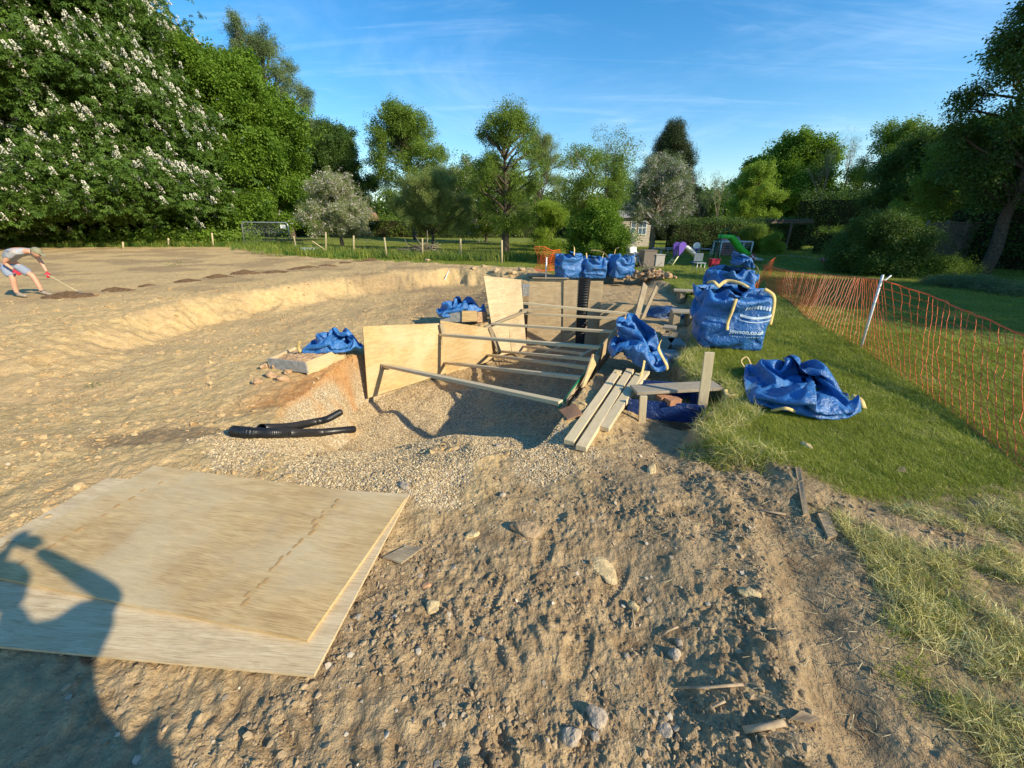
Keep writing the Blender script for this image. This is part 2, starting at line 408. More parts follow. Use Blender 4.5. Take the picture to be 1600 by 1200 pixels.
def plank(name, a, b, w, t, m, up=Vector((0, 0, 1)), parent=None, bev=.002, warp=0.0):
    """board from a to b (centre line of its upper face), width w, thickness t"""
    a, b = Vector(a), Vector(b); L = (b - a).length
    bm = bmesh.new(); add_box(bm, (0, 0, -t / 2), (L, w, t), None, min(bev, t * .3))
    if warp:
        bmesh.ops.subdivide_edges(bm, edges=[e for e in bm.edges if e.calc_length() > .15], cuts=10, use_grid_fill=True)
        ph = random.random() * 9
        for v in bm.verts:
            v.co.z += warp * (math.sin(v.co.x * 2.1 + ph) + .6 * math.sin(v.co.y * 4 + ph * 2 + v.co.x))
    o = bmobj(name, bm, m)
    M = frame(a, b, up)
    if parent: o.parent = parent; o.matrix_parent_inverse = Matrix.Identity(4); o.matrix_basis = parent_inv(parent) @ M
    else: o.matrix_world = M
    return o
def parent_inv(p):
    M = Matrix.Translation(p.location) @ p.rotation_euler.to_matrix().to_4x4() @ Matrix.Diagonal((*p.scale, 1)); return M.inverted()
def quadsheet(name, cs, t, m, parent=None, sub=10, wob=0.0):
    """thin sheet with four corners cs (a,b,c,d) and thickness t; local X runs a->b"""
    a, b, c, d = [Vector(q) for q in cs]
    M = frame(a, b, (b - a).cross(d - a).normalized()); Mi = M.inverted(); A, B, C_, D_ = [Mi @ q for q in (a, b, c, d)]
    bm = bmesh.new(); g = {}; ph = random.random() * 9
    for s in (0, 1):
        for i in range(sub + 1):
            for j in range(sub + 1):
                u, v = i / sub, j / sub
                p = A * (1 - u) * (1 - v) + B * u * (1 - v) + C_ * u * v + D_ * (1 - u) * v
                p = p + Vector((0, 0, -t * s + wob * (math.sin(u * 4 + ph) * math.cos(v * 3.1 + ph))))
                g[s, i, j] = bm.verts.new(p)
    for i in range(sub):
        for j in range(sub):
            bm.faces.new([g[0, i, j], g[0, i + 1, j], g[0, i + 1, j + 1], g[0, i, j + 1]])
            bm.faces.new([g[1, i, j], g[1, i, j + 1], g[1, i + 1, j + 1], g[1, i + 1, j]])
    for i in range(sub):
        for (j, f) in ((0, 1), (sub, -1)):
            q = [g[0, i, j], g[1, i, j], g[1, i + 1, j], g[0, i + 1, j]]; bm.faces.new(q if f > 0 else q[::-1])
            q = [g[0, j, i], g[0, j, i + 1], g[1, j, i + 1], g[1, j, i]]; bm.faces.new(q if f > 0 else q[::-1])
    o = bmobj(name, bm, m)
    if parent: o.parent = parent; o.matrix_basis = parent_inv(parent) @ M
    else: o.matrix_world = M
    return o

# ------------------------------------------------------------ instancing through geometry nodes (foliage, grass, stones)
def source(name, V, F, m):
    me = bpy.data.meshes.new(name); me.from_pydata([tuple(v) for v in V], [], F); me.update()
    for q in (m if isinstance(m, (list, tuple)) else [m]): me.materials.append(q)
    return bpy.data.objects.new(name, me)
def scatter(name, pts, rot, scl, srcs, parent=None, pick=None):
    me = bpy.data.meshes.new(name); n = len(pts)
    me.vertices.add(n); me.vertices.foreach_set('co', np.asarray(pts, np.float32).ravel())
    scl = np.asarray(scl, np.float32)
    if scl.ndim == 1: scl = np.repeat(scl[:, None], 3, 1)
    a = me.attributes.new('rot', 'FLOAT_VECTOR', 'POINT'); a.data.foreach_set('vector', np.asarray(rot, np.float32).ravel())
    a = me.attributes.new('scl', 'FLOAT_VECTOR', 'POINT'); a.data.foreach_set('vector', scl.ravel())
    if pick is None: pick = RNG.integers(0, len(srcs), n)
    a = me.attributes.new('pick', 'INT', 'POINT'); a.data.foreach_set('value', np.asarray(pick, np.int32))
    o = link(bpy.data.objects.new(name, me))
    if parent: o.parent = parent; o['kind'] = 'stuff'
    key = 'scatter_' + '_'.join(s.name for s in srcs)
    ng = bpy.data.node_groups.get(key)
    if ng is None:
        ng = bpy.data.node_groups.new(key, 'GeometryNodeTree')
        ng.interface.new_socket('Geometry', in_out='INPUT', socket_type='NodeSocketGeometry')
        ng.interface.new_socket('Geometry', in_out='OUTPUT', socket_type='NodeSocketGeometry')
        gi = ng.nodes.new('NodeGroupInput'); go = ng.nodes.new('NodeGroupOutput')
        ip = ng.nodes.new('GeometryNodeInstanceOnPoints'); g2i = ng.nodes.new('GeometryNodeGeometryToInstance')
        for s in reversed(srcs):
            oi = ng.nodes.new('GeometryNodeObjectInfo'); oi.inputs[0].default_value = s
            ng.links.new(oi.outputs['Geometry'], g2i.inputs[0])
        def na(nm, ty):
            q = ng.nodes.new('GeometryNodeInputNamedAttribute'); q.data_type = ty; q.inputs[0].default_value = nm; return q.outputs[0]
        ng.links.new(gi.outputs[0], ip.inputs['Points']); ng.links.new(g2i.outputs[0], ip.inputs['Instance'])
        ip.inputs['Pick Instance'].default_value = True
        ng.links.new(na('pick', 'INT'), ip.inputs['Instance Index'])
        ng.links.new(na('rot', 'FLOAT_VECTOR'), ip.inputs['Rotation']); ng.links.new(na('scl', 'FLOAT_VECTOR'), ip.inputs['Scale'])
        ng.links.new(ip.outputs[0], go.inputs[0])
    md = o.modifiers.new('scatter', 'NODES'); md.node_group = ng
    return o
def rrot(n, tilt=.5):
    r = np.zeros((n, 3)); r[:, 0] = RNG.normal(0, tilt, n); r[:, 1] = RNG.normal(0, tilt, n); r[:, 2] = RNG.uniform(0, 6.283, n); return r

# ------------------------------------------------------------ the ground sheet
def build_ground():
    fine = np.linspace(R(-64), R(64), 900); coarse = np.linspace(R(64), R(296), 70)[1:-1]
    th = np.concatenate([fine, coarse])
    rr = np.concatenate([[.05, .25, .45, .6], np.geomspace(.68, 14, 560), np.geomspace(14, 60, 120)[1:], np.geomspace(60, 900, 24)[1:]])
    T, Q = np.meshgrid(th, rr); X = (np.sin(T) * Q).ravel(); Y = (np.cos(T) * Q).ravel()
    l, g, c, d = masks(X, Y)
    Z = macro(X, Y) + detail(X, Y, l, g, c)
    nT, nR = len(th), len(rr)
    i, j = np.meshgrid(np.arange(nR - 1), np.arange(nT), indexing='ij'); i = i.ravel(); j = j.ravel(); j2 = (j + 1) % nT
    F = np.stack([i * nT + j, i * nT + j2, (i + 1) * nT + j2, (i + 1) * nT + j], 1)[:, ::-1]
    m, nt, ns, ln, b = nmat('ground')
    def att(n): q = nt.nodes.new('ShaderNodeAttribute'); q.attribute_name = n; return q.outputs['Fac']
    t = nt.nodes.new('ShaderNodeTexCoord').outputs['Object']
    n1 = noise(nt, t, 1.3, 6, .62); n2 = noise(nt, t, 9, 6, .65); n3 = noise(nt, t, 60, 4, .6); n4 = noise(nt, t, .35, 4, .6)
    vo = N(nt, 'ShaderNodeTexVoronoi', Scale=34.0); ln.new(t, vo.inputs[0])
    vg = N(nt, 'ShaderNodeTexVoronoi', Scale=62.0); ln.new(t, vg.inputs[0])
    # brown soil of the yard
    soil = mixc_(nt, ramp(nt, n2, .32, .68), (.235, .155, .082), (.52, .375, .205))
    soil = mixc_(nt, ramp(nt, n1, .50, .68, 0, .75), soil, (.44, .31, .17))
    soil = mixc_(nt, ramp(nt, n3, .56, .74, 0, .5), soil, (.50, .40, .27))
    # sandy clay of the field and the bank
    clay = mixc_(nt, ramp(nt, n2, .3, .7), (.47, .315, .135), (.68, .50, .25))
    clay = mixc_(nt, ramp(nt, n1, .46, .68, 0, .65), clay, (.62, .42, .21))
    clay = mixc_(nt, ramp(nt, n4, .50, .72, 0, .6), clay, (.36, .25, .14))
    clay = mixc_(nt, ramp(nt, n3, .30, .44, .6, 0), clay, (.25, .155, .075))
    clay = mixc_(nt, att('cut'), clay, mixc_(nt, ramp(nt, n2, .35, .65), (.46, .21, .07), (.60, .33, .13)))
    c1_ = mixc_(nt, att('clay'), soil, clay)
    damp_shade_col = mixc_(nt, ramp(nt, n2, .3, .7), (.22, .145, .075), (.36, .255, .145))
    c1_ = mixc_(nt, att('damp_shade'), c1_, damp_shade_col)
    grv = mixc_(nt, ramp(nt, n2, .35, .65), (.40, .29, .155), (.58, .44, .26))
    vcol = nt.nodes.new('ShaderNodeSeparateColor'); ln.new(vg.outputs['Color'], vcol.inputs[0])
    grv = mixc_(nt, ramp(nt, n1, .45, .62, 0, .7), grv, (.27, .19, .10)); grv = mixc_(nt, ramp(nt, vcol.outputs[0], .25, .95, 0, .75), grv, (.78, .70, .54))
    grv = mixc_(nt, ramp(nt, vg.outputs['Distance'], .45, .8, 0, .7), grv, (.17, .12, .07))
    c1_ = mixc_(nt, att('gravel'), c1_, grv)
    # turf: earth showing between dense blades; far off the sheet carries the colour of the mown grass
    gr = mixc_(nt, ramp(nt, n2, .3, .7), (.12, .16, .022), (.225, .255, .042))
    gr = mixc_(nt, ramp(nt, n1, .42, .66, 0, .6), gr, (.28, .29, .06))
    gr = mixc_(nt, ramp(nt, n3, .5, .75, 0, .45), gr, (.055, .085, .015))
    gr = mixc_(nt, att('near'), gr, mixc_(nt, ramp(nt, n2, .35, .65), (.09, .095, .03), (.16, .15, .055)))
    c1_ = mixc_(nt, att('lawn'), c1_, gr)
    ln.new(c1_, b.inputs['Base Color']); b.inputs['Roughness'].default_value = .95; b.inputs['Specular IOR Level'].default_value = .15
    cb = bump(nt, noise(nt, t, 22, 5, .7), .03, .8, bump(nt, n2, .04, .7)); cb = bump(nt, n3, .010, .8, cb); ln.new(bump(nt, vo.outputs['Distance'], .006, .5, cb), b.inputs['Normal'])
    me = npmesh('ground', np.stack([X, Y, Z], 1), F, m, True)
    cut = np.exp(-(dline(X, Y, [(-3.0, 4.6), (-2.72, 6.28)]) / .55) ** 2) * sst(.1, -.15, Z + .35) * (1 - .8 * g)
    near = sst(12, 7, np.hypot(X, Y))
    for nm, a in (('lawn', l), ('gravel', g), ('clay', c), ('damp_shade', d), ('cut', np.clip(cut * 1.5, 0, 1) * (X < -1.9)), ('near', near)):
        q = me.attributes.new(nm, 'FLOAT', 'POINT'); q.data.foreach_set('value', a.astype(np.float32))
    o = link(bpy.data.objects.new('ground', me)); o['kind'] = 'structure'
    return o
build_ground()
def zz(x, y):
    l, g, c, d = masks(x, y); return macro(x, y) + detail(x, y, l, g, c), l, g, c, d
def fan(n, r0, r1, a0, a1, pw=1.0):
    """random points in a ring sector seen from the camera's foot, denser inside"""
    u = RNG.random(n); r = r0 * (r1 / r0) ** u if pw == 0 else (r0 ** pw + (r1 ** pw - r0 ** pw) * u) ** (1 / pw)
    a = RNG.uniform(R(a0), R(a1), n); return np.sin(a) * r, np.cos(a) * r, r
# --- stones, crumbs and shingle
def pebble(name, m, seed, flat=.75, j=.22, sub=1):
    bm = bmesh.new(); bmesh.ops.create_icosphere(bm, subdivisions=sub, radius=1.0); rn = random.Random(seed)
    for v in bm.verts:
        v.co *= 1 + rn.uniform(-j, j); v.co.z *= flat
    V = [v.co.copy() for v in bm.verts]; F = [tuple(v.index for v in f.verts) for f in bm.faces]; bm.free()
    return source(name, V, F, m)
def rocky(name, a, b_, rough=.9):
    m, nt, ns, ln, b = nmat(name); oi = nt.nodes.new('ShaderNodeObjectInfo'); g = nt.nodes.new('ShaderNodeNewGeometry')
    c = mixc_(nt, oi.outputs['Random'], a, b_); nz = noise(nt, g.outputs['Position'], 45, 4, .6)
    c = mixc_(nt, ramp(nt, nz, .3, .7, 0, .35), c, tuple(v * .5 for v in a))
    ln.new(c, b.inputs['Base Color']); b.inputs['Roughness'].default_value = rough; b.inputs['Specular IOR Level'].default_value = .2
    ln.new(bump(nt, nz, .004, .6), b.inputs['Normal']); return m
M_CLOD = rocky('clod', (.24, .165, .095), (.50, .37, .22)); M_FLINT = rocky('flint', (.34, .27, .19), (.66, .56, .42), .75)
M_SHINGLE = rocky('shingle', (.30, .195, .09), (.86, .69, .42), .75); M_SAND = rocky('sandy_clod', (.42, .275, .13), (.60, .43, .22))
clods = [pebble('clod_a', M_CLOD, 1, .7, .32), pebble('clod_b', M_CLOD, 2, .55, .38), pebble('clod_c', M_CLOD, 3, .8, .35)]
sclods = [pebble('sclod_a', M_SAND, 1, .8, .2), pebble('sclod_b', M_SAND, 2, .75, .25)]
flints = [pebble('flint_a', M_FLINT, 4, .6, .3), pebble('flint_b', M_FLINT, 5, .5, .35)]
shing = [pebble('shingle_a', M_SHINGLE, 6, .7, .12), pebble('shingle_b', M_SHINGLE, 7, .6, .15), pebble('shingle_c', M_SHINGLE, 8, .8, .18)]
x, y, r = fan(85000, .75, 9, -62, 58, 1.1); z, l, g, c, d = zz(x, y); pat = fbm(x * 1.9, y * 1.9, 3, 71)
k = (RNG.random(len(x)) < (1 - l) * (1 - g) * (1 - .9 * c) * sst(-.35, .5, pat) * sst(.10, .22, dline(x, y, RUT))); x, y, z = x[k], y[k], z[k]
s = .0025 + .015 * RNG.random(len(x)) ** 7 + .0035 * RNG.random(len(x))
o = scatter('soil_crumbs', np.stack([x, y, z + s * .1], 1), rrot(len(x), .4), np.stack([s, s * RNG.uniform(.7, 1.3, len(x)), s * .8], 1), clods); tag(o, 'loose brown soil crumbs over the dug yard', 'soil crumbs', kind='stuff')
x, y, r = fan(40000, 2.5, 16, -62, 12, 1.0); z, l, g, c, d = zz(x, y); pat = fbm(x * 1.1, y * 1.1, 3, 75)
k = (RNG.random(len(x)) < (1 - l) * (1 - g) * c * sst(-.2, .6, pat)); x, y, z = x[k], y[k], z[k]
s = .006 + .034 * RNG.random(len(x)) ** 7 + .007 * RNG.random(len(x))
o = scatter('sandy_clods', np.stack([x, y, z], 1), rrot(len(x), .4), np.stack([s * 1.2, s, s * .6], 1), sclods); tag(o, 'pale sandy clods over the scraped field and its cut bank', 'clods', kind='stuff')
x, y, r = fan(2800, .75, 6, -62, 40, 1.2); z, l, g, c, d = zz(x, y)
k = (RNG.random(len(x)) < (1 - l) * (1 - c * .8) * .8); x, y, z = x[k], y[k], z[k]; s = .003 + .013 * RNG.random(len(x)) ** 5
o = scatter('flint_chips', np.stack([x, y, z + s * .2], 1), rrot(len(x), .4), np.stack([s, s * 1.2, s * .8], 1), flints); tag(o, 'small pale flint chips in the brown yard soil', 'flint chips', kind='stuff')
n = 300000; x = RNG.uniform(-3.3, 3.2, n); y = RNG.uniform(2.2, 10.2, n); z, l, g, c, d = zz(x, y)
k = (RNG.random(n) < g ** 1.5 * np.clip(4.5 / y, 0, 1) ** 1.6); x, y, z = x[k], y[k], z[k]; s = (.0045 + .0042 * RNG.random(len(x))) * np.clip(y / 4.5, 1, 2.0)
o = scatter('pea_shingle', np.stack([x, y, z + s * .3], 1), rrot(len(x), .5), np.stack([s, s * 1.25, s * .8], 1), shing); tag(o, 'buff pea shingle spread over the ramp and pit floor', 'shingle', kind='stuff')
# --- grass
def tuft(name, m, nb, h, lean, spread, wid, seed, seg=3):
    rn = random.Random(seed); V, F = [], []
    for _ in range(nb):
        a = rn.uniform(0, 6.283); bx, by = rn.gauss(0, spread), rn.gauss(0, spread); hh = h * rn.uniform(.55, 1.2); ln_ = lean * rn.uniform(.2, 1.4)
        w = wid * rn.uniform(.7, 1.3); px_, py_ = -math.sin(a), math.cos(a); o = len(V)
        for i in range(seg + 1):
            t = i / seg; f = ln_ * hh * t * t; z_ = hh * (t - .35 * min(1, ln_) * t * t); ww = w * (1 - t) ** .7 * .5
            V.append((bx + math.cos(a) * f - px_ * ww, by + math.sin(a) * f - py_ * ww, z_ - .004))
            V.append((bx + math.cos(a) * f + px_ * ww, by + math.sin(a) * f + py_ * ww, z_ - .004))
        for i in range(seg): F.append((o + 2 * i, o + 2 * i + 1, o + 2 * i + 3, o + 2 * i + 2))
    return source(name, V, F, m)
M_GRASS = leafmat('grass', (.20, .255, .024), (.42, .44, .065), .35, 1.5)
M_GRASS2 = leafmat('grass_far', (.16, .205, .024), (.33, .36, .06), .3, .8)
M_STRAW = leafmat('straw_grass', (.42, .38, .10), (.78, .68, .32), .12, 2.5)
lawn_t = [tuft('turf_a', M_GRASS, 16, .045, .7, .022, .0035, 1), tuft('turf_b', M_GRASS, 16, .055, .9, .026, .0032, 2), tuft('turf_c', M_STRAW, 10, .04, 1.0, .02, .003, 3)]
x, y, r = fan(120000, 1.6, 9.5, 10, 60, .9); z, l, g, c, d = zz(x, y); pat = fbm(x * 2.1, y * 2.1, 3, 81)
k = (RNG.random(len(x)) < l ** 2.5 * sst(-.9, .1, pat + .8 * (l - .5))); x, y, z, r, pat = x[k], y[k], z[k], r[k], pat[k]; s = (.62 + .5 * RNG.random(len(x))) * np.clip(r / 5, .9, 1.9)
pk = np.where(RNG.random(len(x)) < .10 + .25 * sst(.1, .6, pat), 2, RNG.integers(0, 2, len(x)))
scat = scatter('lawn_grass', np.stack([x, y, z], 1), rrot(len(x), .15), s, lawn_t, pick=pk); tag(scat, 'short mown green grass of the lawn near the bags and netting', 'grass', kind='stuff')
far_t = [tuft('farturf_a', M_GRASS2, 14, .07, .8, .10, .014, 4, 2), tuft('farturf_b', M_GRASS2, 14, .06, 1.0, .12, .012, 5, 2)]
x, y, r = fan(52000, 9, 45, -25, 60, .8); z, l, g, c, d = zz(x, y); k = (RNG.random(len(x)) < l) ; x, y, z, r = x[k], y[k], z[k], r[k]
scat = scatter('far_lawn_grass', np.stack([x, y, z], 1), rrot(len(x), .15), (.7 + .5 * RNG.random(len(x))) * np.clip(r / 22, .7, 1.5), far_t); tag(scat, 'mown grass of the lawn and meadow farther away', 'grass', kind='stuff')
long_t = [tuft('long_a', M_STRAW, 14, .13, 1.6, .03, .0045, 6, 4), tuft('long_b', M_GRASS, 14, .12, 1.3, .03, .004, 7, 4)]
# straw-pale long grass, lower right of the yard
xs, ys = [], []
n = 9000; a = RNG.random((n, 2)); x = .95 + a[:, 0] * 2.5; y = .35 + a[:, 1] * 1.75; dd = dline(x, y, RUT)
z, l, g, c, d = zz(x, y); right = x > np.interp(y, [p[1] for p in LAWN[::-1]], [p[0] for p in LAWN[::-1]]) + .12
k = right & (dd > .13) & (RNG.random(n) < sst(-.55, .25, fbm(x * 2.6, y * 2.6, 3, 83) + .15) * sst(2.1, 1.55, y - .1 * x) * (l > .12) * .55); x, y, z = x[k], y[k], z[k]
rt = rrot(len(x), .55)
scat = scatter('long_pale_grass', np.stack([x, y, z], 1), rt, .42 + .42 * RNG.random(len(x)), long_t, pick=(RNG.random(len(x)) < .16).astype(int)); tag(scat, 'long flattened straw-green grass beside the smooth muddy rut', 'long grass', kind='stuff')
# ragged turf hanging over the edge of the dug ground
edge = np.array([P(*q) for q in ((1090, 500), (1090, 540), (1066, 564), (1086, 590), (1132, 603), (1148, 632), (1124, 656), (1100, 682), (1122, 704), (1190, 712))])
n = 1900; t = RNG.random(n) * (len(edge) - 1); i = t.astype(int); f = (t - i)[:, None]; e = edge[i] * (1 - f) + edge[i + 1] * f + np.stack([RNG.normal(.06, .09, n), RNG.normal(0, .06, n)], 1)
z, l, g, c, d = zz(e[:, 0], e[:, 1]); scat = scatter('ragged_turf_edge', np.stack([e[:, 0], e[:, 1], z], 1), rrot(n, .5), .4 + .65 * RNG.random(n), [long_t[1], long_t[1], long_t[0]]); tag(scat, 'ragged long grass hanging over the dug edge beside the blue box', 'turf edge', kind='stuff')
# dry grass clippings, straw bits over the yard's right edge
n = 1500; x = RNG.normal(0, .33, n); t = RNG.random(n); A0, A1, A2 = P(1130, 700), P(1240, 830), P(1420, 1120)
bx = np.where(t < .5, A0[0] + (A1[0] - A0[0]) * t * 2, A1[0] + (A2[0] - A1[0]) * (t - .5) * 2); by = np.where(t < .5, A0[1] + (A1[1] - A0[1]) * t * 2, A1[1] + (A2[1] - A1[1]) * (t - .5) * 2)
x = bx + x; y = by + RNG.normal(0, .12, n); z, l, g, c, d = zz(x, y)
M_CHIP = leafmat('dry_straw', (.30, .24, .13), (.58, .50, .30), .1, 3)
chip = source('straw_chip', [(-1, -.06, 0), (1, -.04, .05), (1, .05, .05), (-1, .06, 0), (0, 0, .1)], [(0, 1, 4), (1, 2, 4), (2, 3, 4), (3, 0, 4)], M_CHIP)
scat = scatter('straw_scraps', np.stack([x, y, z + .006], 1), rrot(n, .2), .008 + .03 * RNG.random(n) ** 2, [chip]); tag(scat, 'dry straw and stem scraps along the lumpy edge of the yard', 'straw scraps', kind='stuff')
# weeds and long grass under the trees behind the field and round the fence
weed_t = [tuft('weed_a', M_GRASS2, 18, .55, .7, .22, .03, 8, 3), tuft('weed_b', leafmat('weed', (.06, .13, .02), (.14, .24, .04), .3, .6), 16, .45, .9, .25, .05, 9, 3)]
def strip(pts, n, wid, seed=0):
    pts = np.array(pts, float); L = np.hypot(*(pts[1:] - pts[:-1]).T); cs = np.concatenate([[0], np.cumsum(L)]); t = RNG.random(n) * cs[-1]
    x = np.interp(t, cs, pts[:, 0]); y = np.interp(t, cs, pts[:, 1]); return x + RNG.normal(0, wid * .4, n), y + RNG.uniform(0, wid, n)
x, y = strip([(-60, 31), (-38, 31.3), (-30, 32.6), (-22, 33.2), (-11.5, 24.2), (-3, 21.5), (1, 20.5)], 4200, 3.2)
scat = scatter('rough_grass', np.stack([x, y, macro(x, y)], 1), rrot(len(x), .15), .5 + .6 * RNG.random(len(x)), weed_t); tag(scat, 'rough grass and weeds behind the far edge of the bare field', 'rough grass', kind='stuff')

# ------------------------------------------------------------ trees, hedges, shrubs
def leafcluster(name, m, n, rad, ln, wd, seed, droop=.3, twigm=None, flat=.8):
    """a twig's worth of leaves: each leaf a folded pair of triangles pairs"""
    rn = random.Random(seed); V, F = [], []
    for _ in range(n):
        c = Vector((rn.gauss(0, 1), rn.gauss(0, 1), rn.gauss(0, 1) * flat)).normalized() * rad * rn.random() ** .5
        d = (c.normalized() + Vector((rn.gauss(0, .5), rn.gauss(0, .5), rn.gauss(0, .4) - droop))).normalized()
        s = d.cross(Vector((rn.gauss(0, .35), rn.gauss(0, .35), 1))).normalized(); nn = s.cross(d)
        L = ln * rn.uniform(.6, 1.25); W = wd * rn.uniform(.7, 1.2) * .5; o = len(V)
        V += [c, c + d * L * .45 + s * W + nn * W * .3, c + d * L * .45 - s * W + nn * W * .3, c + d * L]
        F += [(o, o + 1, o + 3), (o, o + 3, o + 2)]
    return source(name, V, F, m)
def palmcluster(name, m, n, rad, ln, seed):
    """horse chestnut: hand-shaped leaves of drooping leaflets"""
    rn = random.Random(seed); V, F = [], []
    for _ in range(n):
        c = Vector((rn.gauss(0, 1), rn.gauss(0, 1), rn.gauss(0, .5))).normalized() * rad * rn.random() ** .5
        up = Vector((rn.gauss(0, .35) + c.x * .8, rn.gauss(0, .35) + c.y * .8, 1)).normalized(); e1 = up.cross(Vector((0, 1, 0))).normalized(); e2 = up.cross(e1); a0 = rn.random() * 6
        for k in range(6):
            a = a0 + k * 1.0; d = (e1 * math.cos(a) + e2 * math.sin(a) - up * .55).normalized(); s = d.cross(up).normalized(); L = ln * rn.uniform(.75, 1.15); W = L * .19; o = len(V)
            V += [c, c + d * L * .65 + s * W, c + d * L * .65 - s * W, c + d * L - up * L * .15]; F += [(o, o + 1, o + 3), (o, o + 3, o + 2)]
    return source(name, V, F, m)
L_CHEST = leafmat('leaf_chestnut', (.045, .098, .014), (.115, .20, .026), .28, .5)
L_MAPLE = leafmat('leaf_maple', (0.085, 0.165, 0.015), (0.205, 0.33, 0.032), .40, .4)
L_DARK = leafmat('leaf_dark', (0.043, 0.090, 0.017), (0.105, 0.175, 0.031), .28, .4)
L_MID = leafmat('leaf_mid', (.115, .185, .026), (.245, .345, .05), .42, .4)
L_YEL = leafmat('leaf_yellow_green', (0.189, 0.290, 0.029), (0.378, 0.490, 0.063), .42, .5)
L_OLIVE = leafmat('leaf_olive', (.165, .215, .055), (.30, .36, .11), .3, .6)
L_GREY = leafmat('leaf_grey_green', (0.116, 0.167, 0.065), (0.238, 0.301, 0.133), .3, .5)
L_CONIF = leafmat('needles', (0.029, 0.052, 0.017), (0.077, 0.098, 0.034), .1, .5)
L_PETAL = leafmat('petals', (.82, .76, .62), (.95, .91, .82), .25, 2)
L_PINKP = leafmat('apple_petals', (.52, .42, .40), (.82, .76, .72), .25, 2)
BARK = simple('bark', (.11, .085, .06), .95, 0, .5, 14, .02, 30, .1); BARKL = simple('bark_pale', (.24, .20, .15), .95, 0, .4, 14, .02, 30, .1)
S = {}
for key, m, n, rad, ln, wd in (('chest', L_CHEST, 0, 0, 0, 0), ('maple', L_MAPLE, 26, .55, .20, .17), ('dark', L_DARK, 26, .55, .17, .12), ('mid', L_MID, 26, .55, .17, .11), ('yel', L_YEL, 34, .40, .15, .10),
                               ('olive', L_OLIVE, 44, .42, .13, .045), ('grey', L_GREY, 30, .42, .13, .07), ('conif', L_CONIF, 50, .45, .22, .035)):
    if key == 'chest': S[key] = [palmcluster('src_chest_%d' % i, m, 7, .45, .24, i) for i in range(3)]
    else: S[key] = [leafcluster('src_%s_%d' % (key, i), m, n, rad, ln, wd, i, .55 if key == 'conif' else .3) for i in range(3)]
S['petal'] = [leafcluster('src_petal', L_PINKP, 16, .22, .075, .07, 3, 0)]
def candle():
    rn = random.Random(2); V, F = [], []
    for _ in range(46):
        t = rn.random(); a = rn.random() * 6.28; r = .075 * (1 - t) + .012; c = Vector((math.cos(a) * r, math.sin(a) * r, t * .26)); d = Vector((math.cos(a), math.sin(a), rn.gauss(.3, .4))).normalized(); s = d.cross(Vector((rn.gauss(0, 1), rn.gauss(0, 1), 1))).normalized(); o = len(V)
        V += [c - s * .018, c + s * .018, c + d * .042 + s * .018, c + d * .042 - s * .018]; F.append((o, o + 1, o + 2, o + 3))
    return source('src_candle', V, F, L_PETAL)
S['candle'] = [candle()]
def limb(p0, p1, r0, r1, bend=.12, n=6, sides=6, rn=random):
    p0, p1 = Vector(p0), Vector(p1); L = (p1 - p0).length; pts, rs = [], []
    o1 = Vector((rn.gauss(0, 1), rn.gauss(0, 1), rn.gauss(0, .4))) * L * bend; o2 = Vector((rn.gauss(0, 1), rn.gauss(0, 1), rn.gauss(0, .3))) * L * bend * .5
    for i in range(n):
        t = i / (n - 1); pts.append(p0.lerp(p1, t) + o1 * math.sin(t * math.pi) * .5 + o2 * math.sin(t * 6.28) * .3 + Vector((0, 0, L * .06 * math.sin(t * math.pi)))); rs.append(r0 * (1 - t) + r1 * t)
    return pts, rs, tube_data(pts, rs, sides, False)
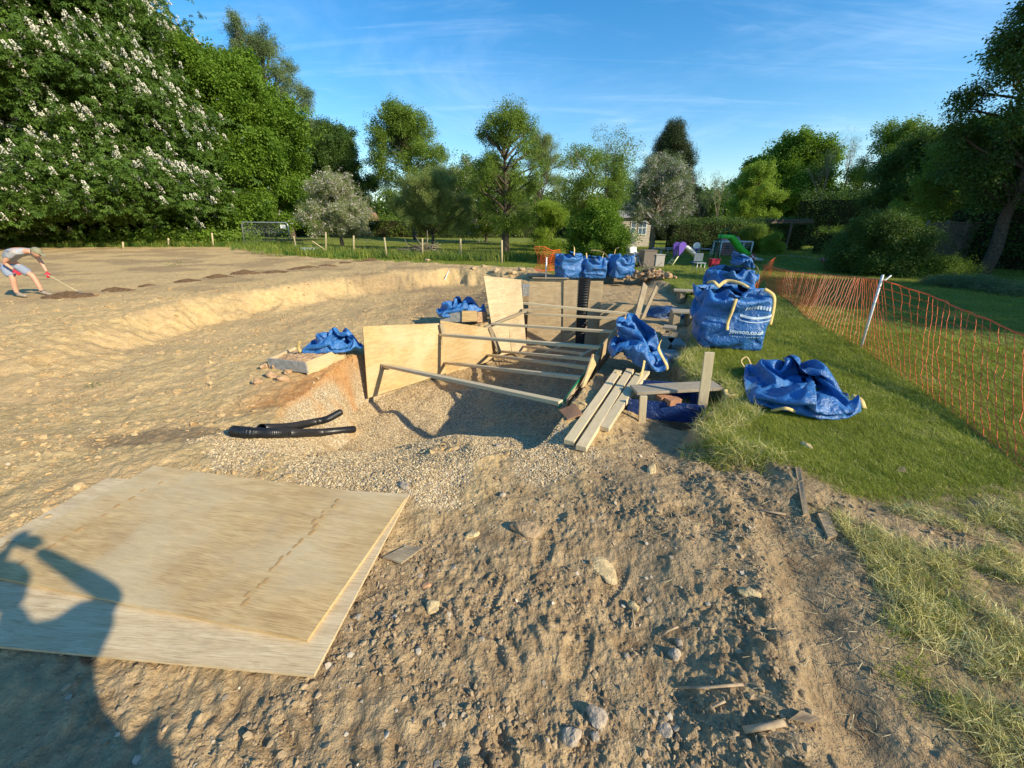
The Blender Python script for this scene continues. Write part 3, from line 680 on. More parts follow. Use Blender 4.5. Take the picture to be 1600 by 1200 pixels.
def tree(name, label, cat, px, Y, top, halfpx, kind='mid', trunk_h=.25, prof='round', lobes=26, lobe_r=.26, dens=1.0, cs=1.0, lean=0.0, bark=BARK, tr=.03, gap=.0, group=None,
         petals=0.0, candles=0.0, x=None, h=None, rad=None, bare=0, seed=None, twigs=True, z0=None, base=None, squash=1.0, parent=None, openr=0.0):
    """a tree with trunk, limbs that reach every leafy lobe, and a crown of leaf clusters"""
    rn = random.Random(seed if seed is not None else px * 7 + int(Y)); rg = np.random.default_rng((seed or 0) + int(px) * 13 + int(Y * 7) + 1000)
    if x is None:
        mid = (max(top, 0) + 385) / 2; q = D(px, mid, Y); x = q.x; h = D(px, top, Y).z; rad = abs(D(px + halfpx, mid, Y).x - x)
    zb = float(macro(np.array([x]), np.array([Y]))[0]) - .05 if z0 is None else z0; h = h - zb
    t = thing(name, label, cat, (x, Y, zb), 0, group)
    th = h * trunk_h; cz0, cz1 = th * .8, h
    def R_(u):
        if prof == 'round': return math.sin(math.pi * min(1, max(0, (u * .86 + .10)))) ** .6
        if prof == 'wide': return (math.sin(math.pi * min(1, u * .7 + .22))) ** .5
        if prof == 'column': return .75 + .25 * math.sin(math.pi * u) if u < .8 else (1 - u) / .2 * .6 + .3
        if prof == 'cone': return max(.04, 1 - u) ** .7
        if prof == 'skirt': return (1 - u ** 3) ** .5
        if prof == 'vase': return .35 + .65 * u if u < .75 else 1 - (u - .75) * 1.6
        return 1
    tp = Vector((lean * h, lean * .2 * h, th)); base_r = tr * h * .55
    parts = []; pts, rs, d0 = limb((0, 0, -.1), tp, base_r * 1.25, base_r * .8, .06, 7, 9, rn); parts.append(d0)
    ctr = Vector((lean * h * 1.3, 0, 0)); top_pt = Vector((ctr.x, 0, cz0 + (cz1 - cz0) * .8)); pts2, rs2, d1 = limb(tp, top_pt, base_r * .8, base_r * .12, .05, 8, 7, rn); parts.append(d1)
    Vp, cl = [], []; lobes = int(lobes * 2.3); lobe_r *= .70
    lc = []
    for i in range(lobes):
        for _ in range(30):
            u = rn.random() if prof not in ('cone', 'skirt') else rn.random() ** 1.5
            a = rn.random() * 6.283; rr = R_(u) * rad * (1 - lobe_r * .8) * (openr + (1 - openr) * rn.random() ** .45)
            c = Vector((ctr.x + math.cos(a) * rr, math.sin(a) * rr * squash, cz0 + (cz1 - cz0) * (lobe_r * .4 + u * (1 - lobe_r * .55))))
            if all((c - o).length > rad * lobe_r * .75 for o in lc): break
        lc.append(c)
        k = min(len(pts2) - 2, max(0, int((c.z - rad * .35 - tp.z) / max(.1, top_pt.z - tp.z) * 7))); st = pts2[k] if c.z > tp.z * 1.05 + rad * .3 else pts[-1 - rn.randint(0, 1)]
        lp, lr, dd = limb(st, c, max(.012, base_r * rn.uniform(.22, .42)), .012 + base_r * .05, .13, 5, 5, rn); parts.append(dd)
        lr_ = rad * lobe_r * rn.uniform(.7, 1.3) * (1.25 - .9 * (c.z - cz0) / (cz1 - cz0) if prof == 'cone' else 1)
        tw = []
        for q in range(3 if twigs else 0):
            e = c + Vector((rn.gauss(c.x / rad, .8), rn.gauss(c.y / rad, .8), rn.gauss(.6, .6))).normalized() * lr_ * (1.05 + .5 * bare); tw.append(e); _, _, dd = limb(lp[-2], e, .012 + base_r * .08, .006, .12, 4, 4, rn); parts.append(dd)
        n = int(dens * 26 * (lr_ / cs) ** 2 * 3.6) + 6; n = min(n, 900)
        v = rg.normal(size=(n, 3)); v /= np.linalg.norm(v, axis=1)[:, None]; rr = lr_ * (.35 + .65 * rg.random(n) ** .45 + .6 * np.abs(rg.normal(size=n)) * (rg.random(n) < .45))[:, None]
        sq = np.array([rn.uniform(.8, 1.5), rn.uniform(.8, 1.5), rn.uniform(.6, .95)]); pp = np.array(c) + v * rr * sq; 
        if tw and prof not in ('cone',) and kind != 'chest' and cat != 'bush':
            n2 = int(n * .55); pp = pp[:n - n2]; e = np.array([list(c + (q - c) * 1.5) for q in tw])[rg.integers(0, 3, n2)]; t_ = rg.random(n2)[:, None] ** .8
            cl.append(np.array(c) * (1 - t_) + e * t_ + rg.normal(size=(n2, 3)) * lr_ * .20 * (1.2 - t_))
        cl.append(pp)
    cl = np.concatenate(cl); cl = cl[cl[:, 2] > .12 * cs]
    if gap: cl = cl[rg.random(len(cl)) > gap]
    if prof not in ('cone',): pass
    V, F = merge(parts); trk = meshobj('trunk', V, F, bark, t, True)
    rt = np.zeros((len(cl), 3)); rt[:, 0] = rg.normal(0, .5, len(cl)); rt[:, 1] = rg.normal(0, .5, len(cl)); rt[:, 2] = rg.uniform(0, 6.28, len(cl))
    sc = cs * rg.uniform(.65, 1.25, len(cl))
    scatter('crown', cl, rt, sc, S[kind], t, pick=rg.integers(0, 3, len(cl)))
    if petals:
        k = rg.random(len(cl)) < petals; c2 = cl[k] + rg.normal(0, .12, (k.sum(), 3)); s2 = rg.uniform(.7, 1.4, len(c2)) * max(.8, cs); scatter('blossom', c2, rt[k], s2, S['petal'], t, pick=np.zeros(len(c2), int))
    if candles:
        outer = rg.random(len(cl)) < candles; c2 = cl[outer]; od = c2 - np.array([ctr.x, 0, h * .35]); od /= np.linalg.norm(od, axis=1)[:, None]; c2 = c2 + od * .42 + np.array([0, 0, .22]) + rg.normal(0, .1, (outer.sum(), 3)); r2 = np.zeros((len(c2), 3)); r2[:, 0] = rg.normal(.1, .2, len(c2)); r2[:, 1] = rg.normal(0, .2, len(c2))
        scatter('flower_candle', c2, r2, rg.uniform(1.2, 1.9, len(c2)), S['candle'], t, pick=np.zeros(len(c2), int))
    return t
def baretree(name, label, px, Y, top, halfpx, group=None, seed=1, n=26, leaf=None, col=BARKL):
    """thin, nearly leafless tree: forking twigs"""
    rn = random.Random(seed); q = D(px, (top + 385) / 2, Y); h = D(px, top, Y).z; rad = abs(D(px + halfpx, top, Y).x - D(px, top, Y).x); t = thing(name, label, 'tree', (q.x, Y, 0), 0, group); parts = []; tips = []
    def grow(p, d, L, r, lv):
        e = p + d * L; pts, rs, dd = limb(p, e, r, r * .55, .07, 5, 5 if lv < 2 else 3, rn); parts.append(dd)
        if lv >= 4: tips.append(e); return
        for k in range(rn.choice((2, 3, 3)) if lv else 4):
            nd = (d + Vector((rn.gauss(0, .45) * rad / h * 2.2, rn.gauss(0, .45) * rad / h * 2.2, rn.uniform(-.05, .35)))).normalized(); s = pts[rn.randint(2, 4)] if lv else pts[rn.randint(2, 4)]
            grow(s, nd, L * rn.uniform(.55, .8), r * .55, lv + 1)
    grow(Vector((0, 0, 0)), Vector((rn.gauss(0, .05), 0, 1)).normalized(), h * .42, h * .011, 0); V, F = merge(parts); zs = max(v[2] for v in V); V = [(v[0], v[1], v[2] * h / zs) for v in V]
    meshobj('trunk', V, F, col, t, True)
    if leaf:
        c = np.array([[e.x, e.y, e.z * h / zs] for e in tips]); c = np.repeat(c, 2, 0) + RNG.normal(0, .3, (len(c) * 2, 3)); scatter('crown', c, rrot(len(c)), RNG.uniform(.4, .8, len(c)), S[leaf], t)
    return t
# left of the field
tree('horse_chestnut_tree', 'huge horse chestnut covered in white flower candles, left of the field', 'tree', 40, 39, -170, 300, 'chest', .10, 'skirt', 120, .15, 1.7, 1.0, tr=.05, candles=.20, seed=11)
tree('maple_tree', 'tall bright green maple between the white chestnut and the wire panel', 'tree', 372, 43, 80, 108, 'maple', .08, 'skirt', 50, .22, 1.0, .95, tr=.04, seed=12)
tree('poplar_tree', 'grey-green upright poplar rising behind the bright maple', 'tree', 425, 56, 38, 72, 'grey', .2, 'column', 54, .18, 1.0, 1.0, seed=13, openr=.2)
tree('oak_tree', 'dark green rounded tree right of the poplar, behind the white apple', 'tree', 528, 58, 198, 62, 'dark', .2, 'round', 30, .28, 1.1, 1.0, seed=14)
tree('apple_tree', 'leaning apple tree white with blossom, right of the wire panel', 'tree', 528, 33, 284, 58, 'olive', .28, 'wide', 24, .27, .75, .7, lean=-.02, petals=.95, seed=15, tr=.05)
tree('ash_tree', 'tall open yellow-green ash behind the round willow', 'tree', 640, 54, 165, 62, 'mid', .22, 'round', 34, .23, .8, 1.0, seed=16)
tree('willow_tree', 'round olive willow with a leaning trunk above the branch pile', 'tree', 672, 30, 264, 58, 'olive', .25, 'wide', 26, .28, 1.5, .6, lean=.03, seed=17, tr=.035)
tree('hawthorn_tree', 'white-flowering hawthorn behind the tall old pear tree', 'tree', 758, 46, 262, 66, 'mid', .18, 'wide', 26, .26, .8, .9, petals=.75, seed=18)
tree('pear_tree', 'tall ragged old pear tree with dark trunk behind the post fence', 'tree', 790, 26.5, 172, 62, 'mid', .22, 'round', 32, .20, .7, .52, tr=.055, seed=19, openr=.25, bare=.8)
baretree('dead_tree', 'bare dead branches sticking out right of the tall pear tree', 850, 34, 205, 34, seed=5, col=BARK)
tree('weeping_willow', 'pale yellow-green willow just right of the pear trunk', 'tree', 842, 38, 212, 42, 'olive', .12, 'round', 26, .25, 1.2, .7, seed=20)
tree('flowering_bush', 'low yellow-green bush between pear tree and big plum shrub', 'bush', 862, 30, 316, 34, 'yel', .08, 'wide', 14, .3, 1.2, .5, seed=21)
t = tree('plum_tree', 'large many-stemmed plum shrub behind the three blue bags', 'tree', 925, 21, 232, 66, 'mid', .10, 'vase', 30, .22, .55, .42, tr=.02, seed=22, openr=.2, bare=.6, bark=BARKL)
tree('laurel_bush', 'dense bright green bush at the foot of the plum shrub', 'bush', 938, 19.5, 320, 48, 'maple', .03, 'skirt', 22, .28, 1.2, .36, seed=23)
baretree('young_tree', 'slender half-bare tree poking above the plum shrub', 945, 23, 205, 40, seed=8, leaf='grey')
tree('old_apple_tree', 'grey-leaved blossoming apple with forked trunk beside the summerhouse', 'tree', 1026, 31, 248, 54, 'grey', .34, 'wide', 30, .24, .75, .55, petals=.45, tr=.05, seed=24, bark=BARKL)
tree('conifer_tree', 'dark pointed conifer towering behind the grey apple tree', 'conifer', 1042, 56, 180, 66, 'conif', .05, 'cone', 80, .20, 2.2, 1.0, seed=25)
for i, (px, Y, tp) in enumerate(((1098, 52, 262), (1122, 50, 276))): baretree('thin_tree', ('thin half-bare tree right beside the conifer', 'thin half-bare tree left of the round yellow-green tree')[i], px, Y, tp, 26, 'thin trees by the conifer', 30 + i, leaf='grey')
tree('cherry_tree', 'small yellow-green tree above the dark hedge and green slide', 'tree', 1176, 38, 262, 40, 'yel', .2, 'round', 20, .28, 1.0, .7, seed=26)
tree('sycamore_tree', 'dark green domed sycamore behind the yellow-green tree', 'tree', 1225, 52, 222, 70, 'maple', .15, 'round', 36, .24, 1.1, 1.1, seed=27)
for i, (px, Y, tp, hw) in enumerate(((1295, 46, 206, 28), (1325, 50, 214, 22), (1440, 44, 190, 30))): baretree('birch_tree', ('slim sparse birch right of the domed sycamore', 'bare slim birch between the two leafy trees', 'bare treetop rising over the big dark right-hand trees')[i], px, Y, tp, hw, 'slim sparse birches', 40 + i, leaf='grey')
tree('lime_tree', 'mid-green open tree left of the big dark right-hand trees', 'tree', 1382, 44, 192, 52, 'mid', .2, 'round', 34, .22, .8, .9, seed=28)
tree('beech_tree', 'broad dark beech behind the grey garden fence', 'tree', 1470, 27, 205, 95, 'dark', .18, 'wide', 40, .2, 1.1, .75, seed=29, tr=.04)
tree('lilac_tree', 'lit olive-green tree over the top of the grey fence', 'tree', 1545, 21, 190, 90, 'mid', .28, 'wide', 34, .2, 1.0, .6, seed=31, tr=.035)
tree('lime_tree', 'big dark tree with pale trunk at the right edge of the garden', 'tree', 1640, 15.5, -80, 130, 'dark', .30, 'round', 60, .16, 1.0, .55, seed=32, tr=.035, bark=BARK)
# the garden goes on to the right, outside the picture; these trees shade the lawn
for i, (x, y, h, r) in enumerate(((22, 4, 9.5, 3.4), (26, -2, 11, 3.2), (31, 8, 12, 4.5), (34, -14, 13, 4.0), (27, 15, 12, 4.2))):
    tree('garden_tree', ('broad tree right of the lawn, out of the picture', 'tall tree farther right of the lawn', 'tall tree at the back right of the garden', 'tree far behind on the right', 'tree beyond the large dark hedge')[i], 'tree', 0, y, 0, 0, ('dark', 'mid')[i % 2], .16, 'wide', 26, .26, .6, .9, x=x, h=h, rad=r, seed=60 + i, group='trees right of the lawn')
def hedge(name, label, pts, w, h, kind, cs=.5, dens=1.0, group=None, cat='hedge', top=0.0):
    """clipped hedge along a line: leaf clusters over a box-shaped body and stems inside"""
    pts = [Vector((*p, 0)) for p in pts]; t = thing(name, label, cat, (pts[0].x, pts[0].y, 0), 0, group); o = pts[0]; C, st = [], []
    for a, b in zip(pts, pts[1:]):
        L = (b - a).length; d = (b - a).normalized(); nn = Vector((-d.y, d.x, 0)); n = int(L * h * 14 * dens / cs ** 2 * .55 + L * w * 10 * dens / cs ** 2 * .5)
        u = RNG.uniform(0, L, n); v = RNG.uniform(-w / 2, w / 2, n); z = RNG.uniform(0.05, h, n); f = RNG.integers(0, 5, n); hh = h * (1 + .05 * pn(u * .5, u * 0, 3))
        v = np.where(f < 2, -w / 2, np.where(f == 2, w / 2, v)) + RNG.normal(0, .05, n); z = np.where(f >= 3, hh, z * hh / h) + RNG.normal(0, .05, n) + top * np.abs(RNG.normal(0, 1, n)) * (f >= 3)
        C.append(np.stack([a.x - o.x + d.x * u + nn.x * v, a.y - o.y + d.y * u + nn.y * v, z], 1))
        for k in range(max(2, int(L / 3))):
            p = a + d * (k + .5) * L / max(2, int(L / 3)) - o; st.append(tube_data([p, p + Vector((random.gauss(0, .15), random.gauss(0, .15), h * .8))], [.04, .015], 5, False))
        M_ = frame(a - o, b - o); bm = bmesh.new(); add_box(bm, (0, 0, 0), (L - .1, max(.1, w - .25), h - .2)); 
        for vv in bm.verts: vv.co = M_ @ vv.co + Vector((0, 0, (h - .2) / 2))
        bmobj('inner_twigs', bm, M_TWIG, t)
    C = np.concatenate(C); C[:, 2] = np.maximum(C[:, 2], .1)
    for V, F in st: meshobj('stem', V, F, BARK, t)
    scatter('foliage', C, rrot(len(C), .7), RNG.uniform(.7, 1.2, len(C)) * cs, S[kind], t)
    return t
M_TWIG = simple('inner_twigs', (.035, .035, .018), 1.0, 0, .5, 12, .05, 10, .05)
def xy(px, Y): 
    q = D(px, 400, Y); return (q.x, Y)
hedge('dark_hedge', 'long clipped dark hedge behind the purple and green slides', [xy(1040, 29.5), xy(1140, 29.5), xy(1240, 31)], 1.2, 2.0, 'dark', .55)
hedge('garden_hedge', 'green clipped hedge right of the yellow round bush', [xy(1268, 27), xy(1330, 25.5)], 1.2, 1.5, 'mid', .5)
hedge('tall_hedge', 'tall dark hedge in shade behind the right-hand tree trunk', [(21.5, 20), (22.5, 9), (21, 2)], 1.5, 2.6, 'dark', .7)
hedge('field_hedge', 'far low hedge across the meadow behind the fruit trees', [(-45, 66), (-10, 64), (20, 66), (45, 62)], 2.5, 2.6, 'mid', 1.2, .8)
hedge('back_hedge', 'dark overgrown hedge under the slim birches', [xy(1230, 40), xy(1400, 35)], 3.0, 4.0, 'dark', .9, .8, top=.4)
tree('round_bush', 'clipped yellow round bush in front of the dark hedge', 'bush', 1207, 26.5, 364, 17, 'yel', .02, 'skirt', 16, .36, 2.0, .3, seed=70)
tree('round_bush', 'grey-green round bush against the dark hedge by the slide', 'bush', 1175, 28, 352, 22, 'mid', .02, 'skirt', 16, .36, 1.8, .34, seed=71)
tree('viburnum_bush', 'large dark rounded shrub with pale tips at the right of the lawn', 'bush', 1382, 15.6, 338, 62, 'dark', .03, 'skirt', 34, .24, 1.6, .34, seed=72)
tree('tall_shrub', 'yellow-topped shrub behind the large dark rounded shrub', 'bush', 1395, 19, 322, 34, 'yel', .1, 'round', 16, .28, .9, .36, seed=73)
tree('low_shrub', 'low light-green shrub right of the large rounded shrub', 'bush', 1470, 14.5, 402, 46, 'mid', .03, 'skirt', 18, .28, 1.4, .3, seed=74)
for i, (px, Y, tp, hw) in enumerate(((1500, 12.3, 436, 36), (1545, 11.8, 440, 36), (1600, 10.8, 448, 40))):
    tree('ground_shrub', ('leftmost low sprawling shrub before the dark hedge', 'middle low sprawling shrub at the foot of the tree', 'low reddish-green shrub cut by the right picture edge')[i], 'bush', px, Y, tp, hw, 'grey', .03, 'skirt', 14, .3, 1.4, .26, group='low shrubs under the right-hand tree', seed=75 + i)
# distant woods close the view on every side
def wood_mass():
    n = 9000; x = RNG.uniform(-130, 150, n); y = 92 + 8 * np.sin(x * .03) + RNG.uniform(0, 18, n); hh = (7 + 2.5 * pn(x * .05, x * 0, 91) * 2); z = hh * RNG.random(n) ** .6
    tag(scatter('distant_wood', np.stack([x, y, z], 1), rrot(n, .6), RNG.uniform(3.0, 5.0, n), S['dark'] + S['mid']), 'far-off line of woodland beyond the meadow', 'woodland', kind='stuff')
wood_mass()
# undergrowth in the shade of the chestnut and along the field's far edge
x, y = strip([(-62, 33), (-38, 32.5), (-30, 33.4), (-23, 34)], 1500, 3.0); n = len(x)
tag(scatter('undergrowth', np.stack([x, y, .15 + .9 * RNG.random(n) ** 2 + .15], 1), rrot(n, .6), RNG.uniform(.8, 1.4, n), S['mid'] + S['maple']), 'leafy undergrowth beneath the white chestnut and the maple', 'undergrowth', kind='stuff')

